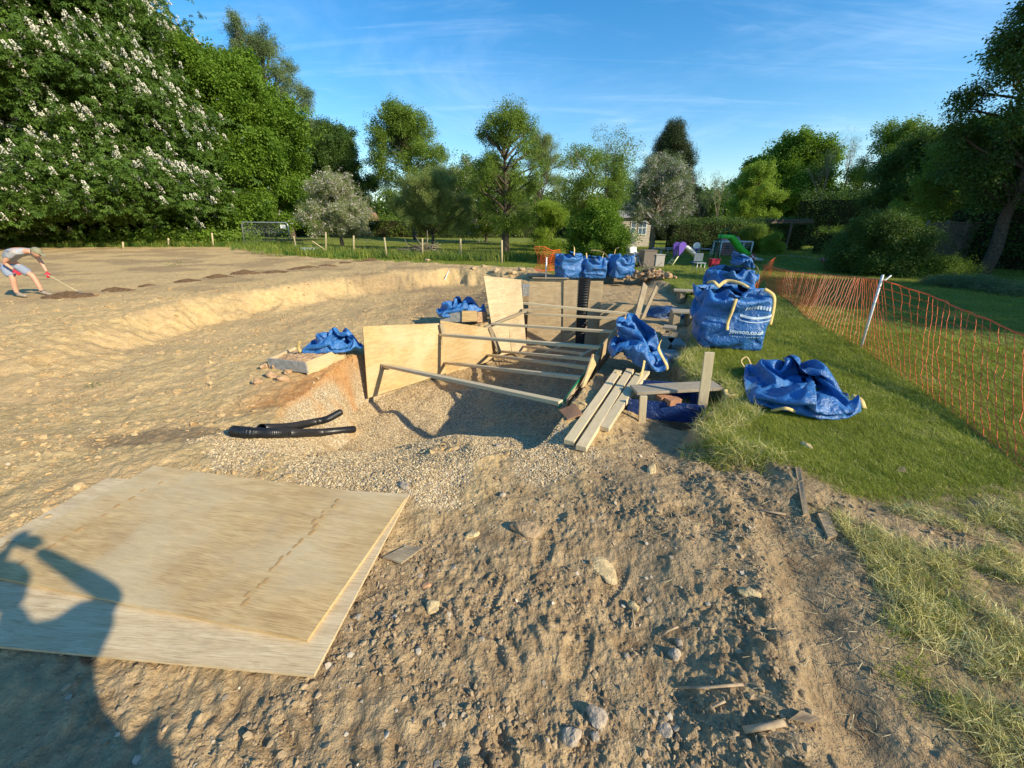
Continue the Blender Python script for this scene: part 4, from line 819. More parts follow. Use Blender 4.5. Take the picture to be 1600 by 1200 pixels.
# ------------------------------------------------------------ crumpled bulk bags: settled cloth shapes, vertex steps in 2.5 mm
BAGD = {
'flat': (-149,14,19,23,22,19,17,13,11,17,17,9,10,18,18,19,11,18,7,-5,0,-17,-15,-12,-18,-12,-11,-12,-20,-10,-14,-15,-17,-20,-21,-22,-20,-10,17,10,12,23,21,16,17,15,15,8,19,20,14,12,10,18,14,12,0,7,-5,-3,-19,-11,-14,-9,-20,-18,-20,-13,-15,-12,-11,-19,-20,-15,-13,-6,20,4,12,13,13,17,15,12,14,14,18,14,19,14,12,15,15,14,-17,14,7,-5,-15,-15,-10,-18,-18,-14,-16,-15,-14,-15,-16,-13,-11,-12,-9,-4,20,3,7,11,10,12,14,16,15,14,16,14,15,17,14,14,14,11,-5,19,-15,-14,-10,-9,-11,-12,-14,-15,-14,-15,-17,-16,-12,-10,-11,-9,-5,-3,15,7,5,6,11,10,9,16,16,16,14,15,14,13,12,11,8,10,10,12,-8,-7,-9,-16,-10,-13,-14,-15,-15,-16,-15,-15,-5,-11,-10,-5,-5,-8,18,8,7,3,10,11,4,7,16,17,17,15,15,12,8,15,17,7,8,16,-5,-16,-15,-14,-14,-14,-9,-16,-16,-16,-16,1,-7,-11,-10,-2,-5,-9,20,8,-7,10,11,12,8,-5,14,15,17,16,11,11,16,14,15,14,12,15,-14,-15,-14,-16,-11,-15,-12,-16,-16,-15,-10,7,-10,-11,-12,-11,-12,-7,12,10,12,12,12,1,-9,15,16,13,14,14,15,13,18,10,16,15,10,10,-8,-15,-12,-17,-14,-12,-14,-13,-19,-14,-17,-15,-17,5,14,-11,-13,-13,13,14,12,-15,-11,16,14,16,16,17,18,19,13,12,8,7,12,21,13,8,-18,-9,-8,-9,-9,-14,-18,-18,-18,-16,-17,-17,-12,-18,-8,13,14,-15,14,6,-11,-9,0,17,17,18,16,17,17,18,18,19,14,8,9,6,-11,-161,-2,1,0,-3,3,-2,-3,10,-2,-4,10,-1,8,5,-5,-1,-3,2,21,1,-4,-2,-15,10,-9,-3,-2,3,2,2,-2,-4,-1,-1,-8,-13,4,-1,2,2,4,7,9,9,0,2,-19,4,15,15,10,-18,-18,8,13,10,-14,-12,-9,9,10,-5,-8,15,-13,-16,-1,-1,-1,-3,5,10,4,3,2,1,1,-2,-3,17,3,-1,-12,3,9,4,-4,-8,-5,6,16,7,-1,1,-7,-10,-3,-3,-3,1,12,-17,-4,-7,1,-1,0,18,1,0,0,6,-3,4,5,2,4,4,3,2,2,11,-2,-13,-9,17,10,10,0,-7,0,-2,-3,-4,-3,-2,-6,-3,2,-6,0,0,-4,18,3,3,0,5,-2,4,5,2,3,4,3,2,2,-4,-7,-7,-7,-1,-11,7,7,3,9,10,10,-1,-2,-3,-5,-3,-5,1,-6,-1,-7,19,4,5,2,2,5,-1,7,-6,-8,-13,-11,-11,-8,-6,-3,4,15,-1,-15,7,11,-3,4,5,5,6,7,8,16,6,0,-6,0,-4,-8,19,5,4,4,-1,-13,-5,-3,-4,-6,-5,-7,-7,-3,3,-10,-13,-7,17,6,11,9,1,2,5,6,7,7,5,5,4,3,9,-3,-4,-3,17,2,2,4,-5,-6,-6,-7,-6,-5,-5,-4,-4,-1,-4,-8,-10,-21,1,22,19,13,6,3,1,4,3,4,4,3,5,4,5,4,4,-12,8,10,9,-5,-4,-4,-5,-3,-4,-4,-3,-4,-2,-8,-16,-18,-21,-20,-6,22,20,18,19,18,13,4,3,4,4,4,4,4,4,-10,-10,-9,-14,11,12,17,19,-4,-4,-4,-4,-4,-10,-19,-19,-19,-19,-16,-17,-18,-83,-19,-20,-17,-20,-7,-9,-18,-18,-16,-15,-18,-20,-21,-20,-18,-16,-6,12,6,10,15,18,21,21,21,19,15,14,17,-2,18,20,17,20,21,-1,-19,-18,-17,-14,-16,-6,-15,-14,-15,-19,-21,-21,-20,-13,-10,-10,-10,14,4,13,12,13,16,19,20,20,16,16,16,13,9,14,17,15,20,11,-17,-15,-14,-17,-15,-10,-17,-18,-18,-19,-17,-15,-15,-12,-14,-13,-10,14,9,15,15,12,14,14,15,16,17,18,18,16,13,17,17,14,14,14,-14,-18,-18,-15,-14,-18,-19,-16,-16,-15,-12,-13,-14,-13,-14,-15,-9,4,14,13,17,16,14,14,9,14,13,17,12,21,20,14,15,18,19,4,-18,-19,-12,-20,-20,-10,-15,-15,-16,-11,-17,-9,-15,-16,-12,-11,-13,17,12,9,9,7,19,16,10,14,17,16,11,14,7,20,18,16,17,-2,-14,-19,-16,-3,-11,-11,-16,-16,-12,-14,-18,-16,-10,-8,-9,-9,-11,18,6,9,10,12,10,8,17,17,16,16,5,16,15,9,3,11,18,-2,-8,-3,-18,-1,-16,-18,-4,-9,-18,-18,-12,-6,-13,-11,-10,-9,-2,19,-10,17,11,11,10,9,7,17,19,16,5,1,3,17,10,13,5,3,-8,-14,-14,-18,-5,-13,8,-18,1,-13,-9,-12,-15,-15,-17,-2,16,12,-15,-15,11,15,15,16,1,16,13,8,-9,9,13,12,15,18,18,-6,-18,-18,-17,-13,-16,-4,5,-10,-13,-2,-11,-16,-16,-16,11,15,16,13,-16,-15,-14,-4,18,14,3,8,9,10,9,-3,15,15,18,19,18,1,-20,-21,-20,-19,-12,-9,-9,-9,-9,-8,-5,-3,-10,16,16,15,15,-255,-4,-3,-2,-2,-1,-2,1,0,0,1,2,1,1,2,2,3,17,0,-2,-3,-2,-1,0,-2,1,-1,0,0,3,1,2,4,3,14,-1,-2,-2,-1,-3,2,0,-1,1,0,2,1,-3,1,2,7,16,-3,-2,-2,-1,-1,3,0,-1,0,0,-1,2,2,2,2,0,6,7,4,-1,-2,-4,1,0,2,-1,0,-1,0,2,2,2,2,21,-3,-2,-4,-2,-1,2,0,2,-2,-6,6,3,-2,-14,-8,-1,14,-7,4,8,13,2,-6,12,1,0,-6,5,1,1,5,2,2,20,-3,-2,-6,1,-5,-2,-1,7,-6,-13,-5,-5,-1,0,-4,-4,20,2,-3,5,5,2,3,6,15,-6,3,-4,2,5,6,5,2,16,-3,-6,-2,-3,-12,1,2,-4,0,-3,-7,-6,-4,-2,-1,5,19,-5,0,1,2,8,9,2,-3,8,-8,4,2,12,5,0,3,20,-8,-6,-5,-2,-4,-2,-3,0,3,0,-9,-6,-3,-2,1,3,15,1,0,0,5,6,5,-2,0,2,2,4,3,3,4,6,5,20,-5,-6,-6,-8,2,-2,-2,-2,-3,-6,5,-12,-1,-3,-9,13,15,-11,6,5,5,2,3,2,-2,4,5,0,4,8,8,5,-4,12,8,-2,-8,-8,-5,-4,-3,-1,2,-1,-4,-6,-5,-2,-6,2,19,-2,6,2,5,5,5,1,-1,0,4,4,-4,16,6,-8,-16,7,16,14,-15,0,1,-2,-3,0,-3,-2,-1,-4,-5,-3,-6,-7,16,9,7,3,2,6,2,2,3,1,-17,-11,17,9,12,-17,-15,-254,-4,-4,-6,-6,0,1,1,2,-2,0,-1,2,3,4,1,1,15,1,0,-2,-3,-2,0,1,1,0,-2,-1,0,3,9,4,5,22,-5,-10,-5,-4,0,1,1,-1,-2,-1,1,2,4,1,-1,-1,18,-1,1,-1,-3,-4,-2,4,0,1,2,0,0,-1,9,10,6,19,-10,-14,-8,6,-6,3,-2,2,-3,-2,2,4,3,1,1,3,21,-4,-3,-1,-4,-4,0,0,1,0,-1,-1,2,0,4,14,5,12,-10,-4,-2,-4,-4,7,1,0,1,0,1,1,3,4,2,4,20,-9,2,-4,0,0,0,-1,-1,-2,-11,1,7,2,1,0,9,13,-5,4,-1,-3,-4,-3,1,14,2,1,-1,-1,0,-1,0,1,13,1,6,2,0,1,0,-1,-12,-5,2,0,4,5,-2,0,-1,22,-4,-1,5,-4,-2,-2,-3,0,3,15,1,0,-3,0,-10,-2,18,3,6,3,4,-1,-18,-1,0,2,1,4,2,3,-5,-7,2,19,-3,-2,10,-2,1,-3,-2,-1,-1,0,3,15,-1,-4,-5,-7,19,1,9,3,-9,-5,1,1,1,1,1,-4,-4,-6,5,3,4,19,-6,-5,-3,-1,5,8,6,-1,-1,-2,-4,2,8,0,-8,-5,19,5,0,7,-6,-5,4,6,-9,4,-7,-7,-2,-3,0,1,6,19,-8,0,3,-4,8,1,-6,10,-3,8,-4,8,1,-1,0,-6,-183,7,8,7,7,8,5,0,-6,10,-7,-15,19,7,7,0,-15,5,-2,18,-20,8,-9,-4,-8,7,-17,13,-6,3,-2,-5,-5,-6,-9,4,9,-14,3,0,19,-10,-10,-5,5,5,4,-4,5,3,12,8,-16,9,6,2,18,6,-21,-20,-1,13,-2,-18,-8,4,-5,-11,0,7,13,9,10,-18,-18,11,2,-18,12,19,17,-12,-10,-12,-10,-6,2,17,10,-4,7,9,6,4,5,1,2,-19,-12,-7,1,-9,-10,-5,11,11,9,12,14,-17,-17,-17,-4,20,0,-14,-11,13,16,18,15,-13,-13,-13,-10,-10,-2,9,10,1,15,20,10,7,-18,-17,-20,-16,-8,10,14,10,9,13,14,-12,-19,-16,-16,-1,15,14,8,-17,-16,-11,12,18,14,16,12,-13,-15,-12,-7,-10,-10,10,19,20,19,-5,-20,-21,-14,9,4,8,11,14,15,-11,-17,-16,-10,-17,-3,16,17,16,4,-15,-18,-16,-6,13,9,14,12,15,14,-15,-12,-6,-3,-9,-10,19,20,-11,-17,6,5,12,6,6,6,-14,-15,-13,-10,-5,-13,-4,10,16,18,13,3,-12,-13,-11,-14,-12,15,-6,14,9,13,15,19,2,-10,-10,-10,-11,6,-1,11,10,9,12,-5,-14,-19,-16,-13,-11,-13,8,6,13,12,14,14,14,14,-15,-14,-14,-15,-5,-9,-6,-7,2,17,16,12,17,11,11,-11,-10,-11,14,11,11,-16,-13,-11,-16,-11,-15,8,0,5,9,4,9,11,15,15,16,15,-16,-16,-13,-11,-8,-8,-7,-3,-3,-8,-8,14,9,18,21,18,-1,-10,15,8,-19,-17,-19,-18,-12,8,8,6,2,8,7,8,5,11,15,15,17,13,-20,-19,-19,-10,10,-8,-7,-7,-8,-5,-7,-8,-9,15,18,17,19,15,-27,17,19,20,20,15,21,20,2,18,19,12,19,10,7,12,20,22,-17,-5,-18,-18,-17,-11,-6,-18,-8,-3,-18,-21,-21,-19,-20,-19,-19,-8,-8,17,19,18,19,21,21,18,7,20,20,4,16,9,9,12,4,6,19,-5,-10,-8,-10,-14,-17,-17,-21,-19,-15,-18,-14,-20,-17,-18,-17,-16,-4,20,18,17,17,18,8,22,15,22,23,18,17,9,17,16,12,-9,19,-4,-16,-18,-17,-13,-10,-21,-23,-23,-23,-8,-10,-17,-15,-16,-19,-19,-2,20,18,17,11,10,18,21,16,18,22,20,17,16,11,19,10,21,11,-21,-21,-22,-16,-14,-18,-18,-16,-22,-16,-17,-19,-11,-12,-17,-18,-9,-10,19,18,13,14,14,14,16,20,19,15,18,18,18,19,22,23,22,-12,-16,-22,-20,-19,-16,-17,-16,-19,-20,-21,-16,-8,-17,-18,-18,-17,-20,-7,20,22,20,12,17,17,14,17,19,13,17,18,19,20,20,18,13,-13,-11,-16,-10,-17,-21,-21,-20,-21,-18,-18,-7,-15,-15,-18,-18,-22,-18,-6,21,21,21,16,7,16,18,19,20,20,21,20,21,17,16,-9,11,-6,-12,2,1,-18,-21,-21,-20,-20,-19,-17,-18,-19,-19,-12,-21,-20,-20,-3,19,19,20,22,20,19,17,17,18,19,21,20,19,8,3,0,-4,-19,4,3,2,-4,-10,-19,-19,-19,-18,-18,-18,-20,-22,-22,-20,-18,-4,16,5,7,19,22,22,21,19,18,19,18,19,13,-2,-4,-2,-1,-4,-13,-1,1,2,3,3,8,-15,-19,-19,-19,-20,-21,-22,-22,-6,-5,-6,14,7,8,7,7,21,20,21,20,20,9,0,1,5,5,6,5,2,74,-3,-5,-8,9,21,-16,5,-1,7,-6,7,5,4,3,2,0,-1,-3,11,9,2,-6,-4,-5,-5,-4,-10,9,-1,-7,-10,-7,-10,-4,2,-4,13,11,7,10,0,1,9,1,1,6,6,7,7,-8,-15,-14,-13,-14,17,13,11,15,13,0,-7,-6,-1,-6,-6,-11,-13,14,-8,-16,-7,11,9,15,-14,9,11,13,4,7,8,3,-7,-14,-14,-13,-14,-12,9,-4,-11,7,13,12,14,14,14,10,2,-6,-8,-12,-14,-5,-11,8,-14,15,3,2,4,12,14,10,7,-10,-10,-12,-13,-14,-14,-12,-8,12,-2,-20,16,7,3,-10,14,13,12,11,8,11,7,2,-6,-14,1,-5,-5,-2,7,3,14,0,-6,-4,-10,-10,-9,-9,-6,-17,14,-1,-12,-15,-13,-9,10,14,17,16,-5,-10,-1,10,9,10,9,15,-7,0,3,-7,-9,-13,10,1,-4,13,-1,-14,-11,-11,-3,10,8,10,-20,-19,-14,-13,-13,-7,17,15,14,11,20,17,-10,-10,-4,-11,15,6,6,-3,-13,2,-4,-16,4,7,0,5,-7,-2,18,1,11,12,-12,-21,-14,-14,-15,-17,-14,2,18,0,14,16,18,18,18,8,-11,-13,-17,-12,-2,-4,-4,-4,-6,-19,6,4,4,4,17,11,10,11,21,-15,-20,-16,-12,-9,-1,-13,-10,14,9,10,9,8,8,10,18,3,-19,-18,-9,-13,-2,-14,-13,-6,-1,-16,9,9,9,5,7,12,12,18,16,20,-10,-11,-7,-9,-8,-10,-11,15,11,10,10,7,9,11,-15,-20,-20,-17,-15,-11,-11,-6,-9,-8,-6,15,-2,-2,-1,4,12,15,16,16,19,20,19,13,-8,-13,-8,-9,-10,1,-18,-22,-22,-21,-20,-19,-19,-21,-23,-22,-20,-19,-17,-19,-19,-20,2,19,19,18,18,17,19,21,22,21,21,20,20,21,22,20,18,-3,-18,-20,-21,-21,-20,-21,-21,-21,-21,-20,-17,-17,-15,-19,-20,-20,4,17,22,20,18,16,14,18,20,21,21,19,20,20,21,19,18,-8,-16,-17,-21,-18,-20,-19,-20,-18,-17,-19,-18,-12,-18,-21,-23,-21,1,21,22,20,19,20,12,19,19,19,15,17,19,18,14,17,18,-4,-19,-19,-18,-13,-17,-18,-5,-19,-20,-16,-20,-18,-21,-17,-22,-21,5,21,19,19,18,21,20,20,14,15,1,17,17,19,20,20,19,0,-21,-19,-18,-18,-20,-18,-12,-4,-16,-13,-17,-21,-19,-18,-20,-20,7,20,18,18,16,8,14,17,9,15,18,17,18,19,18,19,16,-7,-10,-19,-18,-20,-17,-13,-17,-13,-15,-14,-18,-22,-6,-12,-14,-20,2,8,11,11,21,20,21,19,17,10,16,16,8,19,18,19,2,-13,10,-19,-17,-18,-3,-17,-12,-15,-18,-18,-21,-22,-21,-15,-15,-12,-2,15,17,19,18,20,21,18,18,17,15,8,15,16,15,17,-15,12,14,-15,-20,-20,-13,-18,-8,-17,-17,-18,-19,-22,-15,-20,-19,-3,15,-1,14,21,12,21,19,18,16,10,16,20,19,18,18,17,-8,6,9,-18,-19,-17,-21,-20,-17,-11,-18,-18,-17,-15,-15,-19,-5,5,19,-6,-1,14,5,19,20,13,18,18,19,18,20,16,20,20,1,12,-9,-20,-21,-20,-13,-19,-19,-21,-18,-11,-17,-7,-9,-15,6,6,-106,19,18,18,16,19,20,23,23,21,20,19,20,20,22,20,19,-1,-19,-20,-21,-20,-19,-19,-20,-21,-23,-23,-20,-19,-12,-16,-19,-19,8,18,17,12,13,17,21,23,22,21,20,19,17,20,20,20,20,-4,-20,-20,-20,-20,-18,-18,-18,-22,-21,-21,-20,-17,-3,-15,-15,-17,6,9,11,15,16,12,19,19,22,20,18,17,16,19,20,21,20,-4,-21,-21,-21,-16,-14,-17,-18,-19,-21,-22,-18,-16,-10,-20,-5,-21,3,6,17,21,19,16,10,20,21,20,17,16,17,15,19,21,20,0,-16,-21,-16,-19,-18,-17,-19,-20,-20,-7,-18,-19,-21,-19,-20,0,-13,18,16,21,21,17,19,17,6,21,20,19,19,21,20,18,17,-8,-15,-10,-19,-20,-21,-21,-21,-10,-17,-19,-18,-15,-19,-18,-20,-14,-1,19,19,14,16,19,19,19,20,19,10,22,20,16,20,17,18,-5,-20,-11,-19,-17,-18,-7,-22,-22,-20,-19,-19,-18,-18,-20,-12,-20,4,19,20,12,17,17,20,19,20,22,21,19,5,17,17,18,10,-5,-18,-4,-17,-8,-15,-20,-22,-21,-19,-20,-13,-13,-15,-20,-20,-18,6,18,20,20,20,13,5,14,20,21,22,19,16,13,16,-3,15,1,-9,-18,-5,-16,-19,-14,-19,-15,-19,-7,-15,-15,-20,-21,-19,-17,4,14,20,18,17,20,20,19,6,18,6,18,13,13,16,17,11,20,-10,-3,1,6,-7,2,11,12,0,-12,-12,-1,0,2,1,5,-7,20,0,-1,6,-12,-14,0,14,4,12,-3,-16,-9,-2,0,0,6,10,4,9,10,-18,0,-2,-5,-11,-3,0,3,17,6,7,-10,-13,-4,0,14,17,2,-17,-2,-7,9,-7,12,-5,-2,-12,-6,2,7,8,-6,0,4,8,2,17,1,-10,-14,4,-4,5,-6,4,-3,-9,-10,-2,3,15,12,5,-12,-16,8,-10,20,9,-4,-10,-15,-5,2,16,5,4,6,-1,-2,0,-8,3,18,-3,-5,12,-14,-10,8,6,-6,5,2,-3,-6,-13,-13,-1,4,13,1,-1,-18,-1,0,0,0,0,11,7,-1,8,13,-3,-3,11,-4,-11,-1,15,7,-11,11,2,-3,-12,-9,5,15,-4,-12,8,-2,-7,-9,-6,-4,-11,8,5,4,-15,-2,0,12,1,12,8,6,1,-6,10,5,0,-18,1,14,4,-4,10,7,-12,-3,6,-13,-9,18,-14,8,0,-1,-1,-3,-10,-15,-4,-5,-5,1,7,-8,10,11,-5,9,10,17,-6,-3,-5,-9,19,-12,15,12,-9,1,15,5,-15,11,-10,-5,-9,-5,-16,0,10,8,5,-3,-17,-4,-8,4,-6,-13,13,-2,1,8,2,16,-6,2,-3,-7,-8,9,14,13,7,8,5,1,-14,7,9,-6,-2,-1,-19,-10,-6,-2,-15,2,2,13,-5,5,-14,-4,1,10,11,-13,-4,1,1,12,-7,-12,5,6,13,5,-1,4,15,7,6,4,-5,4,1,-8,-3,-14,-5,8,-2,-10,-10,-4,-7,-8,15,7,3,-2,-1,10,10,-5,-3,-13,-9,-8,9,5,6,7,10,2,2,-12,-6,16,9,10,-4,-6,-7,-10,-8,19,-5,-2,2,0,2,-8,-7,-5,-5,-7,11,12,12,-8,-34,-10,2,2,5,-13,-3,1,15,-3,3,-12,8,-14,15,-13,-2,1,11,-7,-6,0,0,3,15,-3,18,-19,-3,0,3,12,3,-1,-3,10,-10,-5,1,1,2,0,5,2,-17,4,4,7,-10,-2,-1,-6,5,9,2,-14,12,-3,6,8,3,4,-5,-4,4,4,3,-2,-2,-1,1,2,-20,7,3,4,3,3,-19,0,2,-2,0,-4,5,13,2,-2,-12,-18,-6,14,10,-3,1,-8,-13,1,2,2,1,16,-2,-2,-1,-5,-4,-6,10,3,5,-8,11,-14,-6,-5,16,-12,-4,0,0,6,10,-3,-13,0,0,0,0,1,10,-10,-1,0,13,2,-15,12,-5,13,-11,7,7,-17,-1,8,8,-16,9,-11,12,-13,6,9,-13,-1,3,6,7,0,-1,-2,17,-10,-2,4,-9,8,-1,-6,-5,-5,-1,10,-15,-1,1,9,13,-5,-1,-4,-4,4,-13,0,4,13,8,6,-7,-1,2,1,1,6,8,8,16,-8,-10,-13,10,0,-1,-1,-2,-7,-6,-7,-9,-9,2,11,-2,-9,-3,0,2,3,11,11,9,4,1,-1,-2,-3,-4,2,10,-2,12,17,9,-16,-18,-17,-6,-3,1,3,3,4,2,2,0,-3,-15,-4,-3,-2,9,4,5,2,-2,-2,-3,-4,-3,-2,-1,-1,2,6,17,18,18,8,-6,-8,-8,-15,-17,-17,-6,-1,-1,0,1,2,2,2,2,1,4,13,9,-13,-15,-6,-1,-1,0,0,0,0,0,3,14,18,9,6,5,9,-15,-3,-4,-6,-7,-8,-11,-10,0,0,0,0,0,0,0,16,15,14,-4,-13,-13,-8,-7,0,0,0,0,1,13,-6,-2,5,8,9,11,10,-49,3,-4,4,2,3,-7,-1,2,4,10,-9,-4,-3,0,5,8,17,-16,14,-12,-12,6,3,4,2,3,-3,-7,-4,18,-2,-2,-6,-7,-5,19,2,-5,-11,12,-10,17,1,-11,-12,-1,-2,-1,6,12,5,4,-9,3,-9,-2,10,-1,-5,-11,-5,1,11,6,4,-6,-10,1,9,-6,9,-14,10,-7,-5,-3,1,10,-7,-4,2,9,10,2,1,-9,-3,9,15,14,-16,-14,-6,11,-1,3,-1,-8,-10,-5,-3,3,6,-8,-1,14,4,-5,-13,10,7,2,-7,2,4,8,5,2,-8,3,-3,-9,15,12,20,-1,-2,-16,-13,-7,0,2,12,-3,-11,-7,16,-3,-4,4,-13,-7,-6,19,7,7,6,4,-1,-19,-11,11,4,12,0,-6,-1,14,10,3,-8,-6,10,5,1,-10,-8,5,-17,-8,-2,-8,15,-1,17,0,8,-7,-8,16,9,-1,-12,-14,-16,8,-6,-5,14,10,2,10,5,0,-5,-7,-7,-1,-7,6,6,12,-3,-12,-8,5,-11,-5,-10,9,8,18,14,15,-4,12,-16,-17,-8,-18,-2,1,-2,18,-5,1,15,1,-10,-8,-5,-2,15,3,0,-9,-1,0,3,4,11,-13,-3,-6,-2,13,-17,7,16,12,17,-6,-17,-12,-13,-3,-2,6,15,4,8,-11,3,3,2,1,-6,13,-10,9,11,-6,-10,2,7,2,-9,15,-5,-9,-15,-11,12,-1,2,4,8,9,0,-2,-4,-15,-3,14,15,7,-11,8,-14,-5,4,0,9,3,-7,5,1,-3,-2,-16,-1,9,15,7,1,-6,-6,-14,-6,13,-1,-4,-5,-13,0,2,6,11,9,2,3,4,0,-6,-11,-17,16,-1,6,6,3,-52,-5,-1,3,0,-1,-2,-1,0,2,2,1,-1,-2,-1,-1,-2,11,-9,-2,-2,-1,1,5,-5,4,2,-6,-2,7,-3,-4,6,2,-13,-1,0,2,2,9,-8,6,-7,-1,0,4,5,9,3,3,-2,11,-12,3,1,-4,-5,-11,-2,3,-6,6,9,-10,-6,-1,0,5,17,-8,-9,-1,9,-3,7,-5,-9,9,2,-1,13,3,-5,-2,6,-3,-3,6,-8,-3,3,-15,-3,8,2,-10,3,4,8,6,8,10,13,-4,-8,-9,-6,-7,-4,-13,-1,5,12,3,-8,0,11,3,-2,3,-1,-9,4,-10,-3,5,6,-13,9,14,7,8,4,-2,-3,-9,-2,1,-3,6,7,4,-5,-14,-10,7,-15,11,6,4,-6,1,5,9,-3,2,-3,-12,-16,15,-11,15,11,6,-9,-8,-6,-4,0,11,-3,-15,-2,2,4,10,13,-8,-12,0,-10,9,-3,15,13,10,2,5,-16,-13,-14,1,-10,-4,-2,7,13,10,-4,-17,-7,-2,2,19,-4,-17,2,9,-6,18,-4,-11,-9,4,6,-3,2,3,11,13,15,-5,-13,-11,-8,10,-9,-5,-4,-4,-2,3,15,-1,-13,11,4,2,8,-10,-12,3,7,-15,-4,16,5,3,1,7,2,-14,5,11,19,5,-17,-16,-4,17,1,-2,-4,-9,-15,-10,2,9,11,-10,9,18,4,-19,-8,9,-13,-3,-4,9,16,-3,5,10,-17,0,9,18,4,-2,2,-13,0,-21,9,6,-13,9,-8,-9,-10,8,13,-7,6,21,3,-18,-8,-1,3,-15,8,9,2,-10,-2,-1,10,17,8,4,-5,-40,-7,-4,-2,-1,0,-1,-1,0,0,0,1,0,1,0,3,4,-7,-2,-1,1,0,6,-6,0,5,-5,0,2,-1,12,-2,6,-2,-3,9,4,-15,-10,3,-3,0,7,-7,1,7,-8,1,-2,0,0,4,-1,-2,0,0,3,6,-10,1,9,-9,0,0,17,10,-11,-11,5,17,-13,-11,0,11,-3,-11,0,8,-5,5,-7,-1,2,-2,0,0,0,0,2,7,-9,-1,2,6,-7,0,6,10,-16,4,15,0,9,-17,-11,0,6,10,-16,5,-5,0,3,0,-3,11,-8,-3,0,6,9,-4,-11,4,-3,-1,0,0,0,14,-7,4,-3,-8,3,18,-7,-1,-11,-2,2,9,-4,9,-14,-2,0,3,-3,0,0,10,10,-11,14,-17,-7,3,-2,0,2,15,-10,0,-7,12,-7,10,-3,-12,0,0,1,15,-14,3,-5,-1,6,9,-14,0,0,11,3,-4,9,-9,5,-15,1,7,-9,9,-4,-4,0,9,0,-9,10,-6,14,0,1,-5,0,-14,12,-11,-1,7,-7,-1,4,8,-11,0,6,3,16,-2,-8,-15,0,12,-9,-2,-1,7,-7,0,14,-14,13,-3,5,5,2,0,-2,-2,-5,-13,17,-11,-6,0,3,7,-8,10,-6,15,-10,-7,17,-3,-16,-2,1,13,-8,12,3,-16,10,-14,0,1,0,1,2,10,-3,-8,12,2,-1,-3,15,-6,-18,7,-12,13,7,-5,-16),
